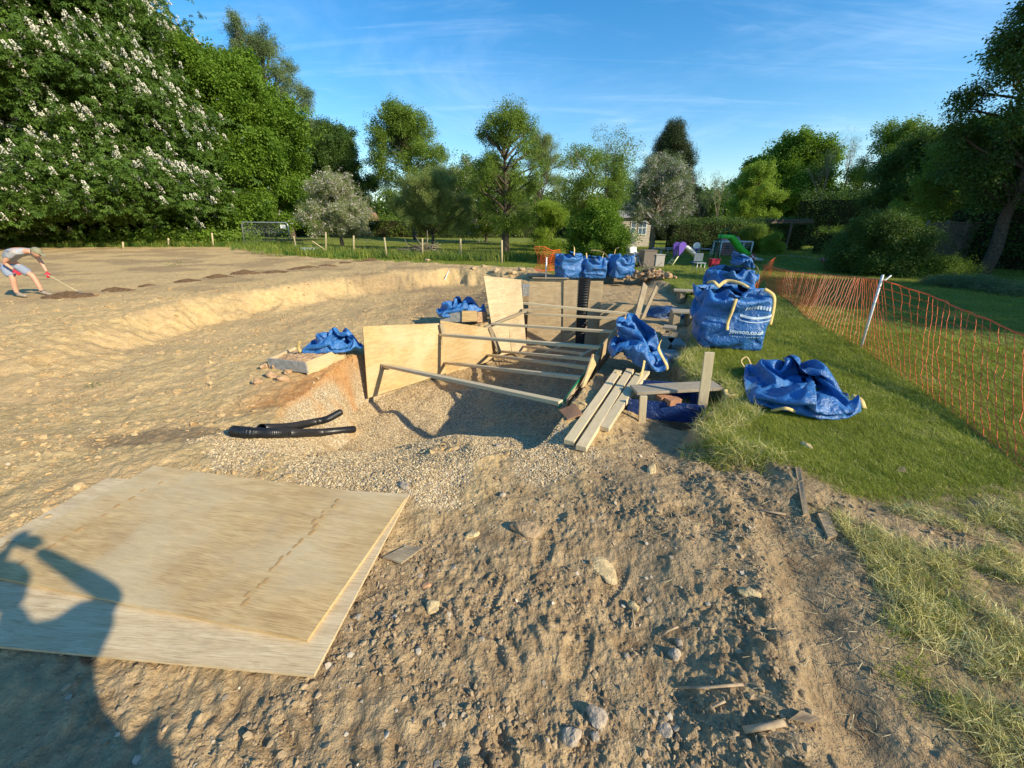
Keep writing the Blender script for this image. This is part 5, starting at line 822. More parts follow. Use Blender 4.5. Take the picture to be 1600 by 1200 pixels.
'peak': (-147,-6,20,9,8,20,10,6,10,8,17,12,19,3,9,-14,4,20,18,-13,-15,-13,1,15,-4,-20,-9,-19,-18,-16,-11,12,-12,-19,4,-21,-17,-13,13,13,12,4,21,-4,17,-14,14,17,12,13,18,9,13,8,-13,13,1,9,-15,9,-1,-5,-19,-12,-14,-19,-14,-16,10,-6,4,-16,-6,-7,-14,-16,11,14,-4,20,14,13,-20,-4,15,11,17,18,11,21,17,15,-4,-10,-2,15,3,9,2,-17,-21,-18,-18,-17,-15,-6,-16,11,2,-19,-14,-6,-20,-10,13,2,16,15,15,-10,15,6,10,2,16,19,19,17,22,20,-4,-2,-2,19,2,0,-5,-20,-21,-18,-20,-19,-16,-15,0,1,-14,-14,11,-17,-15,4,17,-8,15,-10,14,9,6,-3,3,19,19,17,21,20,20,20,13,4,-12,18,7,-14,-12,-20,-20,-20,-18,-19,-20,-15,-11,-6,-4,3,-8,-8,10,7,6,3,-8,-6,7,7,7,8,6,11,19,18,16,19,19,20,19,1,12,14,-12,-18,-21,-16,-16,-16,-15,-17,-12,-6,-7,-9,-8,-7,-7,8,4,-1,18,1,-7,-4,-4,2,13,12,13,4,10,13,15,15,16,14,19,19,6,9,-10,-19,-13,-15,-16,-14,-13,-17,-6,-7,-16,-17,-3,4,5,4,4,2,14,-4,-11,3,0,-2,-2,4,11,13,20,6,18,6,16,17,9,18,20,4,-14,-16,-15,-18,-6,-14,-14,-15,-15,-10,-5,-4,-4,-14,4,7,11,8,9,-9,-8,-9,-9,17,4,13,7,4,16,15,8,10,16,10,16,17,16,-1,-17,-14,-21,-13,-4,0,-10,-15,-15,-1,-16,-7,-13,-16,-1,11,8,7,-2,-7,-8,-8,5,14,14,13,16,10,2,19,10,8,4,5,6,17,16,-132,-6,17,-14,7,-5,14,2,5,14,5,12,-2,11,-10,-19,14,14,-6,-2,-2,7,-11,19,-4,-7,-18,-1,-3,-5,-13,7,-6,-16,12,-1,-2,-9,9,16,-8,17,-1,15,-3,10,9,13,-14,3,6,-2,2,-1,2,10,3,-5,3,-7,-9,11,-8,-13,-16,-3,-21,-3,16,-9,-13,-15,15,12,16,-17,6,7,8,14,14,13,13,-11,-2,15,3,-4,-13,-3,17,-4,7,17,-19,-1,6,3,-11,-14,-14,-9,-7,-10,-13,2,1,-5,8,6,8,-6,16,9,8,8,8,16,-3,13,-2,0,-5,-9,2,-9,2,15,5,10,6,-7,-5,3,-18,-4,-15,5,-8,-15,-13,6,-1,-8,11,11,-13,9,8,8,13,-1,9,12,12,7,2,0,0,-11,-6,-16,10,12,15,11,-3,-3,-3,-5,-6,-10,-9,-6,-9,-7,-8,-15,0,9,4,2,3,6,16,7,8,8,1,-15,10,-1,5,3,2,2,2,-10,14,-16,-9,-2,-2,-2,8,-9,8,10,15,-10,-2,-20,-5,-4,-4,-3,12,3,11,4,-10,21,17,0,-11,-10,-10,-10,-10,-5,7,12,13,15,0,-6,-14,-14,1,7,10,-1,13,13,2,-1,-18,-17,8,-7,3,-6,2,7,-2,1,2,11,16,-3,8,-15,-2,-10,-2,0,-7,5,14,-2,17,-10,-2,-4,4,3,0,2,1,13,-9,-6,-5,-4,-4,-4,-4,-4,16,6,5,4,4,3,3,1,1,-2,2,0,-4,-3,-2,-3,8,-5,1,-3,17,4,2,2,1,1,1,0,0,-2,-2,-3,-4,-9,-11,-12,0,10,8,12,18,8,2,1,0,-1,-1,-9,-7,-6,-4,-3,-2,-9,-115,-11,12,9,14,-25,-5,-16,0,-10,-11,-13,-12,-6,-3,-2,-14,-18,-1,21,20,13,4,4,8,13,-1,0,11,21,16,-3,-15,-5,8,3,12,-5,-10,-18,15,14,-8,-5,-14,-8,5,-13,-3,-3,-21,-21,-14,-20,2,21,21,12,19,4,10,19,1,7,4,0,-8,-11,6,19,1,11,9,-16,-1,-9,-21,11,5,1,11,0,-22,-22,-4,-7,-10,-13,-20,-22,9,19,20,11,-7,14,8,22,20,17,-10,-16,-14,18,8,6,3,6,4,8,-4,-9,-22,-1,-3,5,11,-6,-18,-19,-5,-17,5,-16,-15,-8,-15,16,11,12,15,12,14,14,12,-5,5,4,-4,11,13,8,11,-7,7,15,-10,-15,-16,2,0,-2,-8,-12,-17,-15,-16,1,-15,-19,-16,-17,-2,19,19,8,10,7,19,18,17,10,-1,-3,3,22,14,13,-10,7,19,-18,5,-10,-14,-21,-10,-9,-1,4,-18,-19,-21,-20,-11,0,-8,-17,5,6,-4,12,15,21,21,20,13,11,0,2,16,21,9,1,9,14,10,-11,-17,-7,-7,-16,-18,-1,-14,-17,-11,-13,-17,-19,-17,-13,-3,14,-10,2,-5,17,18,10,11,18,20,18,7,14,15,2,13,18,13,11,4,-11,-13,-15,-17,-13,-2,-19,-17,-19,-5,-20,0,-14,-18,-18,-17,1,-10,17,17,18,15,-8,16,18,18,17,11,18,6,13,13,11,7,10,1,-14,-11,-7,-10,-9,-9,-19,-20,-14,-20,-1,-14,-19,8,-15,-17,-17,8,18,7,14,12,3,0,11,16,22,21,16,1,9,10,12,14,15,2,-13,-14,-12,-13,-13,2,-13,-21,-21,-13,-2,2,-7,-11,-16,-17,-13,-14,-17,2,-14,-2,-14,-20,-9,-8,-7,-7,-5,-2,-1,-3,-12,6,-13,2,10,1,1,11,1,7,11,11,13,14,14,12,-7,14,10,-14,-3,-1,3,-1,-13,-14,-12,-12,-14,-15,-15,-4,-3,-3,0,3,11,-2,5,4,3,1,16,14,14,12,12,11,8,6,3,1,0,6,7,-8,-15,-4,-11,-11,-6,-11,-3,-21,-1,-2,-3,-6,-7,-1,4,11,-3,4,6,8,8,8,5,4,5,7,12,13,15,13,1,7,-12,2,-11,-16,-7,-7,-5,-3,-5,-11,-7,-6,-5,-5,-6,-4,18,5,4,3,5,9,5,0,9,8,10,5,8,6,-10,9,-2,-14,-2,0,3,6,11,-3,-10,-9,-8,-8,-1,-9,0,-4,-5,-3,10,9,6,4,2,0,6,9,8,7,-9,8,2,-11,7,-4,4,6,3,-6,-9,3,2,-9,8,9,-6,-5,-6,-6,-8,-4,-3,-1,10,4,6,5,3,-1,9,-3,1,8,-20,-6,-3,-1,9,12,8,-12,-10,-11,-11,6,8,18,11,9,3,0,-8,-8,-5,-1,3,-5,5,-6,12,8,4,2,-4,-6,-8,-8,-9,-10,-9,-12,8,10,11,-15,-9,-8,-5,3,9,10,9,8,8,7,7,7,-8,14,-11,3,13,-5,-12,5,-16,-9,-7,-7,-8,-7,-9,-8,3,3,2,0,9,2,-14,-10,-3,-3,0,3,7,9,9,10,11,14,15,12,11,10,-3,-7,-7,-9,-13,-15,-15,-15,-14,-13,-8,-3,0,6,14,17,12,7,-12,-13,-16,-16,-10,7,15,19,19,16,14,12,6,5,6,6,-150,-7,-5,3,6,3,4,4,6,3,18,17,1,6,15,16,16,3,-18,-15,-6,-18,-6,-18,-8,-6,-4,-3,-4,-4,-1,7,-8,13,-3,8,-11,13,1,1,0,0,2,3,7,8,12,13,17,12,18,3,-18,-13,-11,-11,-7,-8,-10,-2,1,1,0,-3,-7,-17,17,1,18,-9,-19,13,12,8,3,-1,-1,0,3,14,8,10,9,13,13,15,-14,-13,-11,-9,-15,-2,-2,-1,0,-3,-10,-14,-17,1,7,7,19,-11,-10,5,-3,11,18,16,3,3,3,3,3,17,9,11,12,15,-10,-11,-16,-6,-8,-14,8,-1,-18,-18,-5,-4,-6,4,5,11,15,-15,6,-3,0,1,9,8,18,8,-11,9,16,7,6,22,5,-4,-13,6,-14,-11,-6,-5,0,-7,-7,-10,-7,2,0,-1,-12,15,13,-14,13,-6,1,4,8,7,11,9,0,3,7,8,-1,14,9,14,-9,-11,-20,-11,18,-5,-20,-10,9,-9,-8,-1,2,0,-5,-7,7,-3,7,19,-5,-5,11,-16,12,16,-2,4,7,-1,13,18,22,-19,-3,-7,-11,6,-8,-2,-9,-9,-9,-7,0,18,-10,-11,-1,-6,10,-3,8,-17,11,20,-16,18,13,10,4,7,4,-1,-11,-5,16,-17,-5,12,9,11,-16,14,-13,-19,-4,-20,1,-10,-1,-3,17,-17,15,-4,7,4,-17,20,-4,-2,15,18,8,2,16,-14,-11,-6,4,-81,18,4,17,-10,2,7,-6,15,16,-11,-1,-1,1,4,1,2,-2,-9,-12,13,-8,-3,1,-4,6,-8,10,9,-5,-8,-11,-12,-3,15,-2,-11,-12,-13,12,12,-2,-1,0,3,9,7,4,7,-16,-1,9,-12,15,12,-7,-18,-9,8,16,2,-20,4,18,-17,2,7,-3,-15,-16,7,-9,2,-2,-12,-11,10,-15,19,-8,5,5,1,14,14,-3,0,2,4,4,7,5,-14,-17,-6,-11,5,16,14,-7,-9,2,-11,-2,1,8,-12,-6,-17,0,-4,2,-7,10,-4,-17,0,-1,5,11,4,19,3,-9,2,3,9,-3,7,9,-14,-8,1,-2,2,14,-9,-8,-6,3,-2,-2,-11,6,-4,-4,-2,-4,-11,-7,1,22,-8,-18,-1,1,7,0,1,5,3,7,2,-1,3,-1,6,6,13,5,-13,2,0,-8,-14,-4,-5,-4,4,-6,-1,-8,-5,-3,-2,-1,-3,-3,12,14,-4,-20,-2,-16,3,6,7,10,-7,6,9,4,-5,2,4,8,10,17,12,-9,-5,-7,-6,-12,-6,-7,-6,-9,-8,8,3,-8,-8,-6,-8,18,16,1,-5,-3,-17,-11,-9,6,9,10,9,-12,1,8,11,9,9,-1,5,8,5,-5,-19,-6,4,-5,-8,-11,1,10,-3,-17,-11,-9,-6,6,8,10,12,13,7,-14,-5,-13,-12,-13,-6,8,13,14,8,18,-4,-15,1,7,17,10,6,-3,-16,-12,-12,1,11,5,-11,-12,-14,-13,-8,11,10,9,13,11,7,11,11,-12,-11,-10,-10,-6,-10,-13,-8,5,14,12,7,11,5,-13,12,14,15,11,-14,-17,-3,-15,-14,-1,-12,-12,12,-8,11,13,9,7,12,11,12,12,16,-13,-12,-11,-13,-8,-9,-11,-10,-7,-21,6,11,10,13,16,22,15,14,79,-7,15,8,22,3,14,17,-1,12,-2,15,18,-5,-2,14,4,7,0,-17,-2,12,-3,-9,-19,-17,-3,-15,7,-20,-17,-1,-19,-10,-15,-1,-17,14,3,14,17,11,16,14,16,0,7,13,13,19,-10,-4,4,17,4,-6,-10,11,-12,-20,-17,-8,0,-14,-14,-18,-3,-21,-10,-19,-12,-5,-1,13,2,12,16,19,19,1,6,14,13,8,19,11,21,3,8,11,8,-3,-18,-14,-12,-21,-13,-18,-15,-7,7,-18,-17,-10,-8,-22,-15,-10,0,10,22,16,2,14,10,16,17,-12,19,13,20,21,7,20,21,16,-4,-13,-9,-20,-15,-18,-19,-19,-7,-18,-11,-13,-12,3,-9,-18,-21,-13,2,19,3,20,17,11,-7,5,14,17,18,20,21,21,21,11,20,-6,15,-13,-12,-18,-21,-20,-21,-20,-20,-19,-9,11,-12,-15,-18,2,-21,-9,-14,19,20,17,-6,18,17,-4,18,14,15,18,18,19,21,22,16,16,-1,-12,-20,-22,-22,-19,-14,-15,-17,-16,-6,-17,-15,6,-15,-21,-16,-19,-6,20,17,21,19,0,9,17,14,15,13,13,14,17,20,18,18,16,-6,-20,-17,-16,-18,-7,-13,-13,-10,-13,-15,-15,-8,-12,-21,-21,-21,-20,-3,20,23,23,23,18,10,14,11,10,15,15,18,-5,10,18,14,21,-7,-18,-15,-17,4,-3,-10,-14,-16,-12,-11,-13,-16,-22,-23,-23,-23,-21,0,20,21,23,23,22,20,16,16,13,11,7,1,3,3,12,15,15,-14,-13,-7,-5,-7,-7,-7,-5,0,-17,-16,-18,-19,-22,-22,-18,-18,-15,11,16,17,16,11,20,19,19,16,16,16,10,8,7,6,5,-1,-8,4,15,-4,17,21,13,19,-13,11,0,11,9,-6,-17,-20,-20,1,0,18,0,-7,8,20,11,17,-8,-17,-15,10,4,-11,-23,-12,-21,-9,16,-14,7,16,8,3,11,12,8,9,0,17,10,-16,-16,-1,-7,-1,8,14,-3,-5,-17,1,16,14,2,-16,-3,-13,-16,-9,1,-18,11,-3,-8,-2,-9,3,19,-9,16,-6,15,12,20,-4,4,-16,13,2,3,-6,-5,-17,5,5,14,-16,-10,18,-1,-5,-9,-14,-4,-13,-5,7,6,-4,-2,10,-14,7,-14,-10,22,8,16,13,12,-4,0,-15,-2,16,-11,-12,18,-3,-6,16,-15,-4,12,6,11,10,-16,-17,-11,-19,-17,-15,15,19,-10,18,-15,-11,-4,-3,22,20,19,17,14,0,-10,-10,-8,-13,-1,8,-7,-16,4,2,19,16,12,6,-1,-4,-15,-19,-18,-20,-5,4,5,10,17,-4,4,-8,-7,-4,6,-4,17,19,17,1,4,5,-9,-19,-16,-18,-8,-4,17,17,17,14,8,5,-6,-16,-13,-19,6,2,-6,6,6,7,-2,-2,13,2,-5,-5,-8,10,-6,-2,5,16,4,11,-10,-12,-15,-18,-11,-3,18,18,11,9,-5,-5,8,2,-5,2,-15,10,8,6,-7,-13,-12,-7,13,15,12,8,-7,-12,2,13,-11,-20,-6,10,1,-6,-9,-9,-19,-2,9,10,8,0,10,-9,9,11,14,15,-7,11,-10,-12,-16,-16,-14,-12,13,16,17,14,12,12,-1,-8,-16,-6,-18,-13,1,-12,-9,-10,-9,-16,10,13,11,16,8,19,16,12,6,0,-7,-13,-13,-13,-16,-15,-13,-11,14,15,15,12,11,13,10,4,0,-15,-18,-11,-19,-17,-12,-10,-13,45,-3,-16,7,-19,-14,-1,-18,-20,-20,-20,-18,-18,-17,-17,-11,-19,-4,18,13,17,18,15,20,20,18,18,16,15,15,-1,18,12,15,13,-14,-17,-18,-20,-15,-13,-17,-17,-16,-17,-14,-20,-18,-17,-16,-17,-6,17,16,18,19,17,12,16,16,16,16,17,19,19,21,20,19,-8,-16,-20,-15,-20,-17,-17,-19,-15,-20,-2,-21,-21,-19,-17,-16,1,-6,17,11,18,19,18,13,4,18,18,19,19,17,16,15,17,17,-10,-15,-19,-17,-11,-17,-17,-18,-18,-16,-14,-12,-8,-19,-20,-19,-15,-6,16,20,20,12,15,18,19,15,15,12,19,12,12,17,14,21,-5,-20,-20,-15,-17,-2,-19,-18,-16,-8,-14,-19,-14,-20,-17,-20,-20,-4,15,21,21,21,18,15,9,8,21,20,17,18,-3,17,17,21,-7,-19,-18,7,-17,-17,-18,-20,-21,-20,-1,-17,-17,-20,-21,-21,-19,-6,20,20,20,19,16,10,18,21,22,12,20,19,18,-3,12,15,0,-12,-4,-9,-18,-19,-14,-22,-21,-19,-18,-16,-18,-19,-19,-17,-19,-4,19,14,19,19,17,18,17,19,21,21,21,20,15,13,9,7,3,-10,-13,-16,-17,-19,-20,-20,-20,-19,-17,-18,-18,-16,-16,-9,-20,14,1,9,20,13,18,17,18,19,19,18,19,16,17,17,16,12,-13,-10,-12,-16,-17,-17,-18,-19,-19,-18,-17,-14,-14,-13,-9,-9,-8,16,10,9,9,7,8,11,12,15,17,19,18,17,15,11,9,14,-13,-14,-12,-11,-10,-13,-19,-16,-11,-8,-9,-7,-6,-7,-9,-10,-10,15,5,17,17,17,18,19,19,20,20,12,12,18,4,0,-1,3,17,2,1,-4,-10,-18,-13,-18,-19,-19,-19,-18,-18,-19,-17,-3,-7,15,-5,13,7,18,19,20,19,19,19,18,19,16,15,8,1,-2,16,5,-13,-16,-17,-18,-18,-12,-19,-20,-20,-19,-17,-13,-3,-9,-10,3,18,2,8,10,13,16,20,20,19,18,7,14,17,19,16,16,-5,-17,-17,-19,-17,1,-18,-18,-19,-19,-19,-7,-9,-8,-12,-19,-20,7,16,17,18,19,9,3,5,17,17,18,19,19,-8,19,15,17,-9,-12,-19,7,-18,-17,-11,-15,-18,-3,-3,-13,-21,-18,-19,-2,-18,13,-3,19,9,21,21,8,18,-1,16,11,17,5,13,17,-3,16,14,-15,-23,-17,10,-16,-11,-9,-17,-15,-5,-13,-19,-20,-18,-14,4,-1,-6,16,17,20,10,17,14,6,17,12,2,22,10,-8,19,16,-14,-18,-12,-3,-7,-11,-9,1,-16,-16,-15,0,-19,-20,-20,-13,-10,10,13,13,5,17,19,13,3,14,12,-5,11,18,19,11,2,-6,8,-17,13,-22,-22,-13,0,-14,-2,-13,-12,-11,-9,-18,-16,6,-19,4,-2,18,14,19,7,1,9,15,13,-2,12,11,19,9,1,0,-6,-4,-10,-7,-9,-3,-10,-9,0,-19,-8,-21,11,-22,-22,-11,-7,-7,17,6,22,4,9,21,16,8,6,-9,17,0,-1,17,15,-4,113,5,-3,7,-17,6,17,-17,-8,-8,3,-17,10,18,-14,-10,-16,-1,-5,-8,1,10,18,7,17,-4,-18,-3,-2,10,13,9,9,-8,14,6,2,-12,-4,12,14,-21,-1,-19,-5,-7,-11,5,14,-2,11,-15,-10,-1,-3,-10,-6,12,-2,5,21,3,7,5,2,-6,-8,-6,-3,-8,17,6,19,21,-12,-8,14,2,-11,-3,-13,-13,-3,-14,-3,15,-5,5,17,8,-12,-15,-15,-3,-18,-3,18,9,17,13,2,-13,1,-6,-8,-16,-1,17,10,4,12,20,-1,14,14,-13,-16,-15,-13,-12,-12,-1,-17,16,6,5,2,14,2,-3,-16,-18,-18,0,17,13,18,0,-5,-14,-8,-6,1,-11,19,19,12,11,13,12,17,4,0,9,-17,-19,-13,-15,-17,-18,-19,-3,5,13,3,12,4,4,-7,-16,-2,-5,15,-5,8,-5,-5,-6,-10,-5,-8,12,17,19,17,17,17,20,16,-15,18,-6,-19,-13,-18,-15,-16,-16,-21,-18,-3,6,9,7,5,2,2,-6,-5,9,-13,-1,2,-5,-9,-6,-6,-1,15,20,23,18,17,15,16,4,11,19,0,-18,-5,-14,-15,-18,-13,-16,-17,-19,-19,-11,1,4,6,16,7,-2,18,-17,-1,-4,-15,-11,-5,2,13,6,20,14,12,9,19,17,15,14,13,12,-12,-13,-13,-12,-13,-12,-18,-19,-13,-12,-3,-11,-7,7,-5,-3,6,5,2,-19,7,8,7,6,-13,10,-7,-9,10,13,19,16,14,6,12,13,14,15,-13,-16,-15,-13,-13,-2,-14,-5,-17,-21,-6,6,15,7,-5,11,-7,-8,-8,16,7,9,-7,2,-9,-16,-8,-6,11,20,1,11,6,3,15,13,16,17,-10,-17,-17,-15,-14,-5,-5,-5,6,-19,5,-4,8,10,11,10,6,-8,-7,2,18,-2,17,-3,-20,8,-7,19,-9,19,4,-6,-19,-16,1,-7,12,-17,-6,14,12,17,-3,1,1,10,-14,-19,2,-1,21,11,-12,-10,-19,3,4,20,3,-12,-10,-15,8,13,19,16,-8,3,-8,-16,-16,-15,-2,16,-10,11,14,15,0,-6,13,-18,-8,2,-13,-6,6,10,4,-9,-12,-9,7,12,-5,-12,-2,0,17,15,6,4,-13,-2,8,-6,-20,11,-11,-3,17,3,-3,-7,1,13,1,-1,-12,-14,-4,0,13,-12,0,15,-16,17,-17,1,13,-10,6,-10,1,7,8,-5,7,4,3,-20,2,1,5,18,-5,-17,-6,15,-10,-7,8,-7,11,4,-9,5,6,9,-12,-13,17,-15,8,20,5,-3,-9,-1,-15,-9,-4,-5,1,3,6,4,16,2,-8,-4,-6,6,6,-2,-3,-3,-1,-2,-4,14,11,8,4,-1,-16,8,-19,10,-1,-3,12,11,0,-4,-17,-6,2,8,-7,6,4,2,1,-14,1,13,1,-3,0,2,-1,6,0,0,-2,-12,3,12,-2,-14,-3,11,3,-14,-3,5,-1,-2,3,7,11,5,5,3,3,-7,-5,2,3,2,0,19,-6,0,-1,-7,-17,8,-11,-1,-1,-10,-10,-5,-9,2,1,2,0,-19,0,-2,-1,0,9,6,10,8,1,9,6,9,20,15,6,0,6,5,7,-12,-5,-17,-20,-19,-15,-10,-2,-9,-8,-9,-5,-1,-1,0,1,11,-6,-4,-1,0,1,3,5,6,12,15,20,21,21,18,12,-7,13,13,-14,2,-16,-17,-20,-21,-19,-19,-7,-6,-4,-4,-3,2,8,7,5,17,-7,-8,-5,-4,-5,4,5,8,8,9,14,18,20,18,16,17,15,-119,0,9,4,4,-2,-2,3,12,-13,6,10,15,-12,-9,3,14,-8,3,0,4,-16,7,18,-7,-11,2,2,-7,1,-4,7,-11,7,-17,-16,7,19,5,12,-17,12,-12,16,-2,14,-4,11,-12,-11,2,-1,18,-7,13,-6,-9,6,-1,11,10,-10,-8,-14,-9,8,-9,13,-6,1,-21,-16,16,2,21,3,1,2,-15,12,-3,10,10,0,13,-9,-15,15,6,0,2,-8,0,3,-5,-3,-11,-4,0,10,-4,-2,2,-10,19,-21,-20,-18,15,9,19,12,-4,-1,17,-5,6,-12,7,4,7,5,6,-3,-3,-6,11,11,-5,-3,10,-5,-11,-5,-11,9,5,-14,4,-9,-12,-15,1,-16,6,2,17,16,17,-3,4,3,2,1,-2,2,4,17,2,-7,10,-10,10,-2,9,5,-9,-16,2,2,2,-2,-4,-7,-1,-2,-16,-18,-19,-13,4,12,21,19,16,-1,17,2,3,7,-2,-2,-2,0,2,14,-5,0,17,0,-6,-2,-1,0,0,2,1,-8,-2,-19,-12,2,-19,-21,-18,-13,17,7,11,20,19,12,-1,19,15,-11,-7,18,7,0,1,1,4,-3,16,4,-2,-1,-1,-17,-18,9,-7,10,-20,0,-9,-18,-15,-9,-9,-8,17,9,9,9,9,13,15,6,0,6,-4,-2,17,14,7,2,1,-1,16,-2,-1,-4,-14,-15,-2,3,-4,-3,-11,3,-14,-8,-10,-11,-14,-11,15,10,12,14,11,9,9,2,2,7,-3,8,-7,0,14,10,4,4,-7,-3,-13,-11,3,18,0,-3,-1,-1,-3,-7,-12,-9,-9,-12,-11,-11,16,11,11,11,9,7,12,10,4,3,0,-6,-15,-3,-5,-4,3,8,-132,-7,11,13,4,3,0,-7,-7,-8,-7,-5,-2,-3,-3,-5,0,13,5,5,2,2,4,5,7,8,6,5,3,-3,-15,-7,-7,-7,3,14,12,8,5,-5,-9,3,2,-2,-2,-7,-2,-4,-3,-4,-5,14,6,-4,-1,5,-13,10,4,2,-1,-1,-1,0,0,2,-6,-7,-16,9,2,-2,-1,2,0,0,1,1,-4,5,7,6,7,6,-19,18,-4,16,-7,-7,-8,-15,-19,-1,-2,0,0,-1,1,2,1,9,15,-8,-8,-6,7,-9,-9,1,6,9,9,15,18,-1,1,3,-14,1,13,5,3,-16,-11,-7,-3,-9,-10,-12,0,13,14,1,13,0,13,-7,-5,-12,-4,-14,-3,5,10,16,11,5,10,4,-12,-7,-2,16,-8,2,3,4,6,-10,-15,-17,-2,-1,3,3,13,3,10,2,17,-7,-4,-15,-1,-2,-3,0,0,3,19,6,6,0,-3,-4,-4,15,2,0,-9,-9,-10,13,-3,-4,-4,4,-4,1,3,15,9,8,15,-10,-12,-12,1,0,3,-2,-3,-8,-8,-4,-3,9,10,12,5,-18,-5,-9,-3,9,8,7,5,4,4,4,2,-1,-3,9,11,11,12,-10,-8,-9,-11,-2,2,-1,-4,-3,-3,-3,-3,-10,0,-15,0,-4,19,15,3,-2,0,2,2,4,6,-1,2,11,11,10,8,10,13,-8,-11,-11,-10,-9,-7,-4,-3,0,1,2,2,1,-15,-15,-17,-9,19,18,17,12,3,1,0,-2,0,3,7,9,11,9,1,-7,-12,8,6,1,-2,-10,-6,0,0,-2,-5,-7,-11,-16,-17,-19,-19,-50,-17,1,3,3,2,4,7,8,8,6,4,11,-19,-12,-10,7,-11,4,9,18,-3,-10,-3,-9,-9,-7,-7,-5,-3,-2,4,16,12,13,-16,-9,-13,-8,-4,2,5,7,8,8,6,6,7,6,-15,-4,13,-3,-8,-7,-4,-1,-5,-12,-7,-4,-1,5,11,13,11,-1,17,-7,1,5,-13,-13,-14,-13,-4,1,1,7,11,9,2,0,6,9,-12,-7,-7,-4,-2,-13,-1,0,0,4,8,17,13,10,16,1,-1,-2,-10,-4,4,-7,-16,-9,-12,-8,-5,0,0,5,7,6,13,9,0,-16,3,-14,-7,9,8,-9,2,7,8,15,-2,-6,6,19,1,-7,-12,0,-16,-2,1,16,-4,-5,-5,12,-8,-13,-15,12,6,9,-13,-7,7,-1,16,14,-17,17,5,-8,-15,-13,4,6,6,-7,12,-16,-12,6,-9,-3,16,2,8,14,-3,-16,21,-4,-18,-20,5,10,-4,-10,7,6,15,4,-16,0,5,-2,2,-16,3,-4,-8,16,17,14,-16,-16,-11,12,5,-4,-5,-3,4,19,17,-7,-7,-10,-2,-5,12,2,8,-3,-3,14,-20,-11,-17,10,15,-17,8,7,-10,20,-3,-13,19,-7,-2,-5,-5,-12,-4,4,10,19,14,-14,-6,14,-18,12,-13,17,0,-16,-1,7,5,-5,-7,-4,6,1,17,-1,-1,-8,-6,-2,-8,22,-4,14,-4,0,-14,11,7,-14,9,-4,-16,-1,13,-19),
